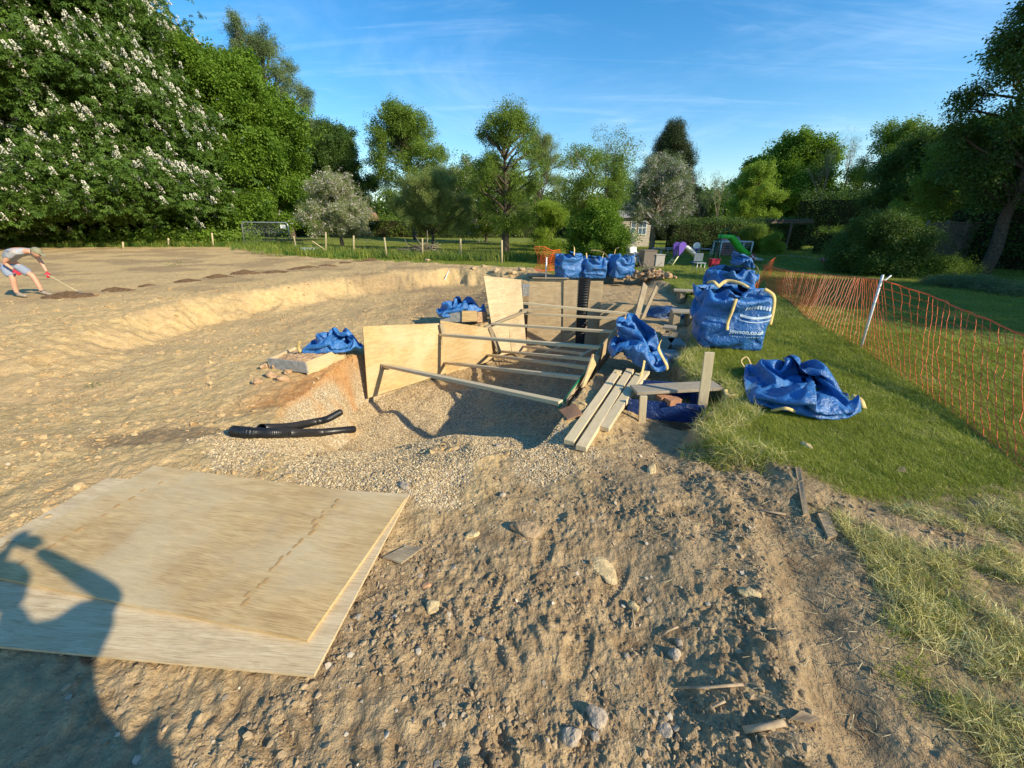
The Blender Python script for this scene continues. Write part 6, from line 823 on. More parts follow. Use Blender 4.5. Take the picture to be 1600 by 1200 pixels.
'drape': (-124,8,-18,13,21,20,22,21,21,22,21,19,18,19,0,5,1,-3,9,-5,6,15,-5,-5,-17,-18,-19,-20,-20,-22,-23,-22,-22,-20,-21,-10,16,-5,3,1,-15,10,19,20,22,23,23,23,21,20,20,16,19,6,1,-16,12,3,-20,12,10,-7,-18,-18,-20,-21,-21,-22,-24,-22,-21,-19,-19,-12,14,2,0,-3,-12,16,18,18,19,21,22,22,21,22,21,19,16,3,-12,-4,13,-3,0,-9,6,5,-16,-20,-21,-22,-21,-22,-20,-20,-17,-18,-17,-18,7,6,-11,-7,7,17,17,17,17,18,20,21,22,23,21,20,10,9,-9,-2,15,14,-16,0,-2,-9,-12,-18,-22,-23,-22,-21,-20,-18,-17,-18,-18,-5,-7,-18,7,-4,12,12,19,18,17,19,21,22,22,23,21,18,3,-1,1,17,17,9,-20,-20,-11,-8,6,-14,-16,-22,-23,-22,-22,-19,-16,-17,-18,-13,-17,-4,-2,8,18,15,16,18,14,19,22,23,22,19,14,11,-3,19,14,10,20,1,-12,-22,-14,-19,-7,-3,-12,-15,-20,-23,-22,-20,-12,-18,-18,-12,-17,-18,-6,20,19,18,17,17,12,21,23,20,13,12,15,15,7,9,21,14,22,-1,-18,-21,-14,-17,-3,-17,-17,-4,-17,-19,-18,-17,-19,-20,-20,-20,-20,-19,-5,19,20,21,20,20,17,19,20,18,16,14,6,20,12,9,20,21,22,4,-21,-19,-19,-18,-18,-15,-6,-16,-17,-16,-18,-20,-18,-20,-21,-21,-21,-1,13,2,3,22,21,20,21,18,17,14,16,20,14,17,20,16,17,19,20,3,-20,-17,-16,-17,-17,-21,-22,-18,-15,-15,-19,-20,-20,-19,-20,-16,0,9,12,-7,3,-4,19,18,19,21,20,20,18,20,20,19,18,17,15,18,20,-76,13,-6,12,10,20,4,9,-19,6,-16,10,2,10,13,12,13,12,3,-5,-18,-3,-10,-13,1,-10,-14,16,19,-4,-13,-15,-9,-13,-14,18,-10,1,10,15,12,12,20,-14,-22,-2,18,12,6,6,-5,12,16,-4,-5,7,-5,-14,-17,10,-2,-14,-11,-10,22,21,-15,-7,-16,-10,-8,-7,16,-2,5,15,12,18,0,-21,-11,14,-13,15,-6,11,11,15,-6,-1,1,-10,-1,6,-16,-13,4,-18,5,18,10,-1,15,-16,-10,-14,-6,-17,4,19,18,10,14,-5,-16,-10,-6,-17,-6,18,12,12,-4,12,15,-3,4,12,-16,-17,-15,-11,-12,-12,1,18,5,17,17,13,-5,-17,-16,-19,9,19,16,16,-6,-16,-15,-12,-16,-17,14,7,17,18,13,11,13,-13,-1,13,-2,-19,-12,-20,-19,-9,-11,4,16,16,18,17,16,-14,-18,-14,4,20,15,1,-16,-18,-18,-14,-15,2,11,13,18,18,20,15,-8,-13,-5,15,13,-7,-18,-19,-19,-13,-6,-14,1,19,18,18,17,11,-20,-21,1,20,17,-17,-18,-19,-18,-6,11,16,3,14,17,18,18,-7,-15,-17,-4,15,17,14,-15,-19,-13,-6,-7,-15,-12,-12,21,15,15,18,-8,-21,6,18,-4,-19,-18,-4,-8,14,6,16,6,14,3,18,10,-17,-14,-14,5,15,14,14,-18,-12,-15,1,-1,-15,-8,-14,-17,12,18,19,16,-18,7,3,-16,-20,-17,7,11,13,15,-9,14,8,9,17,16,-13,-15,-16,-1,16,16,8,-18,-5,-18,-22,21,3,-13,-12,-13,-18,14,13,14,10,-13,-13,-10,-14,10,18,16,11,8,-12,-21,21,20,3,3,7,-17,-17,1,-18,-18,-20,-22,-21,-21,-19,-18,-19,-20,-21,-20,-20,-19,-18,-18,-2,-6,10,14,18,20,21,22,21,21,19,18,18,19,20,20,20,19,19,-3,-19,-20,-20,-18,-18,-17,-18,-18,-20,-20,-21,-22,-22,-21,-20,-14,-12,-3,13,16,21,20,22,21,21,20,20,19,18,17,17,17,18,19,20,-3,-21,-17,-16,-17,-18,-17,-19,-21,-20,-20,-20,-21,-21,-20,-20,-17,-13,-3,13,18,19,20,21,20,20,20,20,22,20,19,19,18,14,16,20,6,-19,-20,-18,-15,-20,-21,-21,-22,-20,-20,-20,-21,-21,-19,-19,-19,-15,-6,20,20,19,19,20,21,20,20,21,21,22,22,21,18,20,16,20,1,-19,-16,-20,-20,-22,-22,-21,-21,-20,-21,-21,-20,-19,-18,-20,-21,-24,2,23,22,19,18,18,20,21,21,21,19,20,21,21,21,20,20,15,-3,-18,-21,-21,-20,-18,-19,-20,-19,-20,-21,-21,-20,-18,-17,-18,-21,-23,2,21,19,18,16,18,20,20,21,20,20,19,20,19,18,20,20,20,-6,-19,-19,-15,-19,-20,-21,-21,-20,-20,-21,-20,-18,-18,-17,-17,-17,-20,-2,21,17,16,17,19,18,19,20,20,21,22,22,21,18,15,15,17,1,-17,-16,-14,-18,-21,-22,-23,-21,-20,-20,-19,-18,-18,-18,-18,-18,-21,-3,21,21,18,19,18,19,19,20,20,21,22,21,20,16,17,18,18,4,-20,-20,-19,-18,-18,-19,-20,-21,-20,-21,-19,-18,-19,-19,-20,-21,-23,1,24,20,20,19,18,18,19,21,21,21,18,18,15,17,20,22,21,-5,-22,-22,-20,-17,-12,-16,-17,-21,-22,-22,-19,-18,-17,-16,-20,-20,-23,20,-13,5,13,1,0,-6,-8,-6,2,8,20,10,-14,-2,-4,19,-5,-14,12,-7,9,-15,-12,2,2,9,-9,-4,4,-10,-3,-5,13,-3,-17,-4,3,10,8,-4,9,13,2,1,-13,10,2,14,-12,5,0,2,10,-12,-15,-6,8,3,-13,-10,-6,0,-14,-5,3,6,19,-4,-20,3,-9,-5,10,17,-1,7,14,-2,5,3,4,15,9,-13,12,-13,-4,-14,-4,-4,-3,-6,9,-14,-16,-14,10,9,-10,1,20,-4,-21,2,13,2,-13,-8,15,15,16,-15,0,4,16,13,14,-11,6,-11,-10,-13,-12,8,3,-5,-17,-13,0,15,10,-12,-11,-5,21,-4,-21,10,15,13,-8,-14,-15,11,20,-8,7,5,2,18,-6,11,-16,0,-2,-8,-11,-11,-1,16,-19,-3,17,13,7,-15,-15,-14,19,4,-20,-4,14,19,8,-10,-16,6,6,-19,15,-11,8,11,-3,20,-2,-15,-20,-4,5,15,-11,7,-21,18,19,0,-18,-16,-11,13,19,-1,-14,-20,8,16,14,11,-20,-18,20,13,-7,-1,-11,-5,8,16,-6,1,-3,7,2,10,-13,-17,-12,17,16,-17,-14,-11,-7,18,19,-6,-18,-16,10,3,14,15,4,-19,3,13,18,9,-11,3,2,-5,18,4,0,-2,-4,-15,-17,-12,4,17,-16,-14,-15,-1,-8,14,18,-1,-15,-14,-9,18,16,9,19,-11,-9,17,11,16,19,4,-2,-7,14,7,6,-18,-16,-16,-11,-16,15,-10,-15,-9,-10,-17,13,15,8,3,-9,-8,-17,13,10,11,6,23,-13,11,15,16,12,21,-2,-7,-20,-11,-9,11,11,-19,8,-10,-4,7,12,2,0,-6,-6,-2,3,18,-2,3,7,2,1,-10,-5,-8,1,6,-6,-1,10,-8,6,11,-6,3,2,3,-1,3,-5,-3,4,9,3,3,0,-1,-1,-3,2,19,-2,2,1,1,0,-1,-6,-6,-3,4,1,-1,-1,-2,-4,0,21,0,2,1,1,2,0,-3,3,6,4,0,-1,-1,1,-1,2,23,-3,0,-2,0,0,-1,-3,-4,-3,1,-1,-1,-1,1,-1,1,23,-1,-1,-3,0,2,1,0,2,3,1,1,0,2,4,2,3,21,-2,-4,-3,-5,-2,-1,0,-1,-2,0,-1,-1,1,5,2,1,23,-1,-2,-5,-2,1,0,-1,2,0,0,1,2,5,4,4,0,19,0,-3,-4,-5,-2,0,0,0,-1,0,2,-1,1,2,4,0,19,0,-4,1,1,-1,-1,-1,-1,0,-1,2,2,4,4,3,-1,21,0,-3,-4,-4,-2,-2,0,1,2,1,0,2,-4,-2,4,0,17,-3,-1,3,5,-1,1,-1,-4,-1,0,2,3,2,3,6,1,20,-8,-14,-4,4,3,0,0,2,3,-1,2,-16,-1,-19,17,8,-3,-11,0,0,23,16,1,-8,-9,-16,0,-1,2,12,7,15,13,14,-15,-15,-12,-10,-6,0,10,11,3,2,10,-24,-21,-3,1,18,1,-11,-10,17,20,2,5,8,-11,-5,-3,0,5,5,13,14,14,75,-2,0,0,0,-3,-1,1,3,2,0,1,0,-2,-8,-4,-3,-16,1,-3,14,0,0,1,-1,0,0,0,0,-2,-1,0,1,0,0,0,1,1,-20,-1,-1,0,0,1,0,0,1,0,0,0,0,0,1,-1,0,3,4,-18,-4,-1,-4,1,-1,0,0,0,0,-1,0,0,0,-1,0,0,1,1,-20,-2,0,0,1,0,0,0,0,1,0,0,0,0,1,0,4,1,8,-18,-8,-2,-3,-2,-1,0,0,0,0,-1,0,0,0,0,-1,0,0,2,-17,0,-5,0,0,1,0,0,0,1,0,0,0,0,3,2,2,4,7,-2,-6,-20,-5,-2,-2,-1,0,0,0,-1,0,0,0,-1,0,6,2,8,-19,5,-13,-8,-1,1,0,0,0,1,0,0,0,1,5,14,10,5,4,-17,-6,-4,-9,-6,-11,-3,9,0,-1,0,0,-6,9,3,1,9,6,17,-6,-17,-3,-8,-8,-3,-11,5,3,0,1,-7,-10,5,12,3,10,7,4,-19,-2,-5,-10,-4,-7,-10,9,9,5,-2,-4,-5,14,6,3,13,9,9,-16,-5,-6,-7,-7,-9,-15,4,1,4,-9,-9,-8,8,6,8,5,12,-4,-14,-2,-6,-11,-4,-9,3,2,11,4,3,-9,12,7,6,4,5,5,5,-19,-5,-5,-5,-5,-5,-7,-1,-2,-1,-4,-6,-9,-1,8,8,6,6,6,-19,-7,-5,-5,-4,-2,-9,11,5,2,0,2,2,6,5,5,5,6,15,-8,-16,-16,-6,-5,-5,-4,-4,0,2,-6,-4,-8,8,3,1,5,5,6,-20,-5,-4,-4,-4,-1,-1,-1,5,6,-2,0,4,4,4,5,12,17,20,-1,-21,-23,-20,-7,-4,-4,-2,-2,2,-4,-4,-3,1,3,3,3,4,4,271,14,-2,15,18,5,20,14,-4,2,1,13,-1,5,14,14,15,16,-13,-16,-4,-17,-16,-13,5,-11,-4,-3,1,-12,-14,-14,-9,-10,-9,4,-17,10,11,-8,10,18,13,7,5,-2,9,10,6,13,17,1,10,16,-13,-16,-13,-3,-6,-15,-9,11,-18,-18,-5,-5,-12,-11,4,-8,-8,-12,-12,14,1,8,5,8,4,8,9,19,14,-12,12,10,4,7,16,15,-18,-11,-11,-16,-5,-3,-14,10,-10,-12,-12,-10,-12,-9,-2,-8,-1,-11,-6,9,2,8,8,6,-1,15,7,12,10,-7,10,1,17,12,12,3,-20,1,-12,-9,-11,-10,-2,-5,-8,-12,-6,-10,-6,-4,-4,-7,-8,-8,-18,9,7,7,3,5,10,5,8,12,6,3,8,9,13,15,0,-1,-20,1,2,-6,-15,-6,-7,-12,-8,-9,-8,-8,-7,-6,-6,-7,-7,-2,-19,6,3,8,5,6,8,9,9,8,11,10,10,10,8,3,-3,-1,-19,1,2,0,-8,-9,-8,-11,-8,-13,-8,-8,-8,-8,-7,-6,-3,-6,-18,4,4,9,9,7,6,8,18,8,6,10,6,9,8,-3,0,2,-17,1,-4,1,-3,-6,-12,5,-18,-3,-16,-18,-2,-10,-10,-8,-7,-3,-18,1,10,8,12,6,15,12,11,13,7,3,3,6,2,4,-1,-1,-18,0,1,0,-6,4,-10,-6,-6,-12,-11,-12,-8,-12,-12,-10,-9,-4,-16,2,9,10,13,13,8,11,11,14,1,8,10,1,1,1,-2,-1,-20,1,1,2,6,-8,-4,-1,-1,-19,-14,-12,-9,-11,-15,-13,-8,-5,-11,9,16,10,1,13,11,14,16,7,4,-1,4,9,6,-15,0,0,322,2,1,1,1,0,0,1,0,2,3,2,0,0,-1,1,3,19,-19,-8,-13,2,-1,-1,-2,-1,-1,-1,0,-1,0,-2,-1,-1,-2,-3,-16,0,2,2,4,-1,-1,0,1,0,1,1,1,3,2,3,8,8,-20,-8,-6,-3,-2,-2,-2,-1,-1,0,0,-1,0,0,4,-7,2,-2,-15,3,-4,7,-3,-1,0,0,1,1,0,1,2,1,2,2,6,7,-18,-8,-4,-2,-1,-1,-1,0,0,0,-1,-2,0,2,0,-8,5,1,-18,-2,-4,6,7,0,1,0,0,-2,0,0,0,1,3,-1,3,8,-18,-7,-1,-1,3,-2,-2,0,0,-2,0,-1,1,-2,-4,0,-5,1,-20,0,5,2,2,2,1,1,1,1,2,1,0,0,3,1,1,0,-20,0,-1,-1,0,-2,-1,-1,0,-1,-1,-1,-1,-3,-2,-3,-3,-2,-19,2,3,5,1,1,1,1,1,1,0,1,1,1,1,1,1,0,-20,0,-1,-1,-1,-1,-1,0,-1,-1,-1,-1,-1,-1,-1,-1,-5,-4,-16,4,2,1,0,1,1,1,1,1,1,1,1,1,0,1,1,1,-20,-1,-1,-1,0,-1,-1,-1,-1,-1,-1,-1,-1,-1,0,-1,-1,0,-20,0,1,1,0,1,1,1,1,1,1,1,1,1,0,1,1,1,-19,-2,-1,-1,-1,-1,0,-1,-1,-1,-1,-1,-1,-1,0,-1,0,-1,-18,0,0,0,0,1,1,1,1,1,1,1,0,1,1,2,1,1,-20,2,-3,-3,-1,-1,-1,0,-1,-1,-1,-1,-1,0,0,0,0,0,-16,0,1,1,0,-4,5,-4,2,2,1,0,0,0,4,1,3,-2,342,-6,-15,-18,-13,-11,-15,-16,-16,-15,-16,1,-12,-4,-9,-11,-1,-19,6,10,7,6,10,4,16,16,16,15,14,10,18,13,15,4,-20,-1,-9,-12,-18,-14,-12,-16,-14,-14,-15,-9,-11,-11,-3,-11,-8,-18,10,10,4,10,11,13,15,13,15,16,15,16,13,9,8,-1,-19,2,-8,-8,-9,-15,-14,-16,-15,-15,-15,-14,-13,-12,-5,-5,-14,-15,15,1,8,12,14,17,19,15,12,14,13,11,10,7,6,-2,-19,2,-7,-6,-8,-11,-12,-13,-12,-13,-16,-17,-16,-7,-8,-10,-3,-19,10,15,0,12,14,17,21,7,10,13,10,10,6,6,8,-1,-19,2,-8,-5,-6,-11,-10,-9,-14,-2,-11,-20,-16,-17,-6,-5,-10,-13,4,9,14,15,16,17,5,6,16,3,11,13,5,6,5,0,-20,0,5,-3,-8,-16,-13,3,-15,-18,-2,-11,-15,-16,-16,-3,-6,-8,12,0,16,16,13,15,19,-3,5,1,15,11,6,2,-5,0,-20,2,3,-1,-6,-6,-14,-2,-3,1,-10,-17,-17,-16,-17,-4,4,-19,1,11,18,14,18,14,3,-2,5,6,7,7,4,1,-2,-2,-20,2,2,-1,-3,-6,-6,-5,-7,0,-2,-2,-15,-18,-4,-10,-15,-8,17,14,9,8,2,2,2,1,8,4,6,6,3,0,-1,-2,-20,2,2,5,-4,-4,-10,-7,-7,-3,3,-5,-1,5,-8,-17,-18,-8,18,19,-6,6,-5,4,-5,9,1,9,11,10,-7,-3,0,-5,-20,6,6,-1,9,-9,-11,-11,-3,-9,6,8,-2,-9,3,-1,-18,212,3,12,9,7,1,0,10,17,17,8,19,20,15,17,9,-14,7,11,-9,-16,-19,-19,-15,-20,-17,-17,-4,18,-8,-10,-13,-14,-7,11,9,-7,19,18,-4,4,-21,21,21,18,19,18,19,21,6,-10,3,9,-11,-20,-18,-17,-20,-21,-22,-17,20,9,-3,-19,-20,-3,1,1,0,4,20,17,1,-10,-21,17,22,21,19,17,18,20,16,-8,1,6,-20,-20,-17,-17,-18,-21,-22,-16,22,11,-1,-16,-19,-1,-5,0,1,8,16,16,1,-13,-21,15,22,21,18,17,17,19,19,-5,-4,9,-20,-19,-15,-17,-19,-22,-23,-15,22,13,-1,-15,-14,-14,4,0,-6,17,15,13,-1,-14,-20,15,23,23,20,17,15,18,19,-16,0,15,-17,-18,-16,-17,-21,-24,-23,-14,14,17,6,-11,-18,-17,7,0,-5,15,17,12,-14,-11,-12,11,23,23,22,19,19,17,15,-14,1,11,-16,-15,-18,-22,-22,-23,-22,-7,17,11,6,-16,-13,-13,4,-2,-10,17,16,13,2,-14,-17,7,19,21,22,22,21,15,14,-8,-1,-5,-13,-7,-21,-20,-19,-19,-18,-10,11,18,-14,-13,2,-9,-12,-1,-4,15,15,-5,13,-7,4,15,0,17,17,17,12,9,14,12,-11,-15,-14,-11,-11,-5,-16,-3,-14,6,-5,-21,-1,-10,-15,-13,0,-5,13,-5,9,12,12,23,19,0,-16,15,13,3,1,13,14,15,61,16,9,18,3,-4,0,1,6,-2,-1,-1,0,-2,-19,-18,-19,1,-14,16,8,-9,17,20,12,7,-3,0,1,5,3,1,-1,-6,-3,-18,-9,-17,-2,19,11,16,5,-3,-1,-1,0,0,0,0,2,-11,-8,-18,-17,1,-12,-1,4,13,14,17,9,9,-2,0,0,0,0,0,0,0,2,-14,-13,-20,2,21,16,9,-3,0,0,1,-1,-1,1,0,2,-6,-11,-17,-12,-18,-15,-7,20,17,17,17,10,5,-2,0,-1,1,0,1,-1,0,1,-3,-19,-21,-1,20,18,5,0,2,-2,0,0,0,0,0,2,-5,-16,-16,-16,-19,-14,15,13,2,18,16,15,8,-3,1,-1,0,0,0,0,1,2,-16,-17,-5,-2,19,6,7,4,2,0,0,0,0,-1,0,1,-8,-19,-12,-18,-12,-12,6,5,5,16,16,11,10,-8,1,0,0,1,4,-5,-4,-4,-5,-6,-9,-18,8,5,5,7,3,7,-4,-2,-1,0,6,9,-12,-12,-7,-13,-18,-4,-9,18,0,13,8,14,12,-10,-9,-4,2,3,3,-8,-4,-5,-7,-5,-8,-10,2,3,5,6,6,9,-4,1,-4,11,10,6,-4,-15,-17,0,-15,-3,14,-14,4,13,8,16,-6,0,-13,-6,-2,9,-7,-9,-3,-2,-2,0,1,4,-5,1,3,-3,2,14,-11,0,0,5,9,15,-4,-13,-15,2,-5,3,-3,0,4,-4,4,10,12,-17,-7,-2,7,-1,5,-11,0,0,3,1,13,13,-15,-15,0,0,0,2,6,-7,10,-8,0,14,-10,4,-9,-1,-1,0,1,4,2,3,0,-10,0,0,9,10,-11,-7,-1,0,0,1,13,16,6,-16,-4,6,-10,-5,0,1,3,5,-5,9,-8,-6,-5,-1,0,0,0,0,37,-5,-15,-8,-2,-6,0,14,8,18,8,-6,-17,-16,-6,-1,0,10,15,-14,8,-4,1,7,18,11,-9,-13,-11,-19,13,-8,17,8,-5,6,-10,-13,4,8,-14,-6,4,17,-3,22,5,-9,-17,11,4,-12,4,14,14,-13,-13,11,2,-4,-16,8,-5,-9,6,-10,-14,17,-11,12,-11,8,-4,12,-16,6,-14,0,21,-8,17,1,11,-7,11,7,-12,4,11,15,10,-15,-16,-2,2,10,-11,2,-19,10,-17,-19,-1,-4,14,-7,17,2,-19,0,6,-12,7,15,-10,9,20,-8,19,4,9,-12,2,8,-3,21,-1,-17,3,1,0,-10,14,-16,-19,6,-19,5,-1,-11,-15,-2,6,-1,-1,3,-7,4,16,0,-5,15,10,2,12,18,-3,-3,-8,-9,16,16,-1,-14,-20,-6,9,2,3,11,-14,-16,-10,-11,-5,0,-1,-8,2,15,-6,0,-11,15,-2,2,5,14,11,17,-11,-9,-6,-4,1,14,18,13,-7,-10,-13,-18,4,-3,1,10,16,-1,-20,-6,-6,-3,-4,-13,-5,0,9,-9,11,-2,3,6,10,20,-3,8,-18,-9,9,-4,-3,17,8,7,-10,-9,-1,-10,-11,1,7,18,3,-14,0,2,-3,-12,-11,9,-19,6,7,-8,20,-10,4,20,12,-8,-16,4,18,-14,-18,-1,15,-4,10,11,6,-12,-12,-12,2,15,-2,19,-20,-10,15,8,-6,-13,-6,6,-11,-4,-10,18,8,-2,8,14,-14,-7,-7,14,15,-18,14,-10,-9,13,10,11,-2,-11,-11,-16,0,18,10,-5,-2,-8,0,7,12,-3,-10,-10,-11,-13,10,-6,4,12,19,0,1,1,3,-13,-2,7,-10,-20,18,4,6,10,-28,6,3,1,2,1,2,1,0,-2,-4,-3,10,8,8,6,1,-6,6,-18,7,-9,-7,-6,-4,-1,1,0,0,-1,0,0,-1,0,0,2,11,-5,-4,2,7,-4,-2,-1,0,-1,-1,0,1,2,2,4,14,17,5,-16,-12,-3,-2,-2,-1,0,1,1,1,0,1,1,4,-7,8,2,13,-2,-9,8,-4,-2,-1,-1,0,-1,0,-1,2,0,1,3,8,16,6,-15,-5,-2,-1,0,0,1,2,1,1,-1,1,3,1,-11,11,7,-4,-7,2,6,10,-1,-1,-1,-1,-3,-1,-1,-1,0,2,-1,3,13,7,-10,0,0,3,-1,-1,1,1,-1,-1,1,3,-1,-7,-1,-12,1,1,5,11,6,2,3,0,-1,1,1,1,0,0,-3,4,0,0,0,3,-6,2,5,2,-3,0,1,2,-1,0,-1,0,-4,-4,-6,-7,-11,2,10,3,0,6,11,-2,0,0,2,4,1,0,-2,-4,-4,-4,6,-2,-6,5,5,3,1,0,-3,-1,-3,0,1,3,-10,-10,-8,0,0,-11,0,8,14,10,6,-3,-1,0,1,2,0,0,0,1,-5,-6,4,-3,-2,7,4,-2,0,0,-1,0,-1,0,1,3,-5,-10,-13,-12,-8,0,9,11,13,10,5,-3,-1,0,0,1,1,0,0,1,-4,-7,0,-3,4,5,5,-1,1,-1,-1,0,0,0,0,3,-5,-11,-10,-9,-8,7,9,8,8,6,5,0,1,0,-2,-2,0,1,2,0,-4,-5,-5,-5,-1,9,8,2,0,0,-1,0,0,-2,3,0,-7,-7,-8,-8,-9,-11,8,8,8,6,11,-5,5,-1,-1,0,1,2,3,-9,-5,-9,3,-38,-17,-17,-5,18,18,-10,-3,-5,-10,-9,4,16,16,17,15,4,-5,-13,-11,-17,-17,-9,15,9,8,2,8,-14,-19,-9,17,16,16,3,-10,-18,-17,-7,15,18,11,1,-11,-11,-10,-11,16,13,11,17,-8,-18,-12,-13,4,13,12,12,-7,-9,-14,-17,-1,15,18,16,7,5,-4,-17,-14,-16,-11,2,15,12,7,15,-13,-13,-12,5,15,9,-8,3,-17,4,12,13,-13,-12,-13,-11,0,7,12,12,14,19,4,6,-6,-18,-14,-16,-6,-13,-1,6,8,8,14,10,-4,-4,-7,17,-3,-14,-7,12,-5,-11,-13,-6,11,-11,13,2,10,13,16,19,5,7,-5,-18,-13,-15,-12,-6,-3,-6,7,-15,3,10,8,-1,19,16,-2,-19,-20,-11,-3,0,10,13,-1,8,-6,8,15,14,15,14,7,-3,-7,-20,-16,8,-12,-12,12,-11,-8,-8,-7,-3,-4,6,21,4,-18,-6,-3,10,9,3,6,1,-2,7,4,15,0,-14,18,16,7,-2,-15,-6,-20,13,14,-11,-4,-6,0,-12,9,-11,-4,-9,-16,-8,0,17,15,5,16,-4,8,-13,15,10,9,-7,-11,-17,19,8,9,1,-9,-12,-17,19,10,9,-17,-2,-20,16,11,-10,-5,-20,-17,-5,6,6,14,19,20,-14,-7,-15,20,8,9,-9,-9,-19,18,12,11,-1,-13,-13,-17,8,9,14,5,-17,-17,6,13,9,-4,-19,-12,-4,12,4,5,12,-11,-3,-12,5,10,20,-14,-15,-13,4,14,11,17,-6,-17,-16,-10,-11,13,14,19,-5,-15,-14,3,7,13,0,-21,-5,35,14,-11,-14,-16,-10,-19,15,-11,6,12,0,2,-13,-14,22,17,2,-20,-21,13,2,0,-6,-2,10,-14,20,7,19,14,-12,10,11,13,-15,-17,-6,4,-18,-19,2,-7,1,-11,0,0,0,0,21,19,-4,-18,-18,0,0,0,0,0,6,14,-3,17,18,2,-2,20,20,3,-22,-21,5,-5,-17,-16,0,-15,-4,0,0,0,0,0,13,19,-4,-20,-6,-1,-1,0,0,1,1,17,3,15,17,6,-7,21,22,-1,-22,-19,8,-6,-17,-15,-5,-17,4,2,1,1,1,0,-7,20,-2,-19,0,3,-4,-1,-1,0,1,18,8,15,17,7,-9,14,22,-4,-20,-8,8,-9,-17,-14,-12,-17,0,0,0,5,-5,0,5,14,1,-12,-8,1,7,-8,0,0,0,18,16,10,16,13,0,-5,20,0,-21,12,-8,-13,-11,-14,-15,-18,3,2,-5,9,-2,-7,9,11,1,-14,-6,10,-10,4,-5,0,1,18,5,14,18,12,15,-14,20,1,-16,10,-14,-17,-20,-13,-2,-17,3,-4,0,0,1,11,-9,16,-3,-16,0,18,-4,-4,-6,-3,-1,13,14,8,6,19,10,-5,12,-19,13,-12,-15,3,-9,-18,-18,6,8,2,4,7,-12,-17,0,10,-5,-5,0,12,12,15,-2,-12,2,-19,20,-4,5,1,15,11,-1,-18,5,-14,0,-1,-20,1,5,18,5,-2,9,-15,-18,-9,0,3),
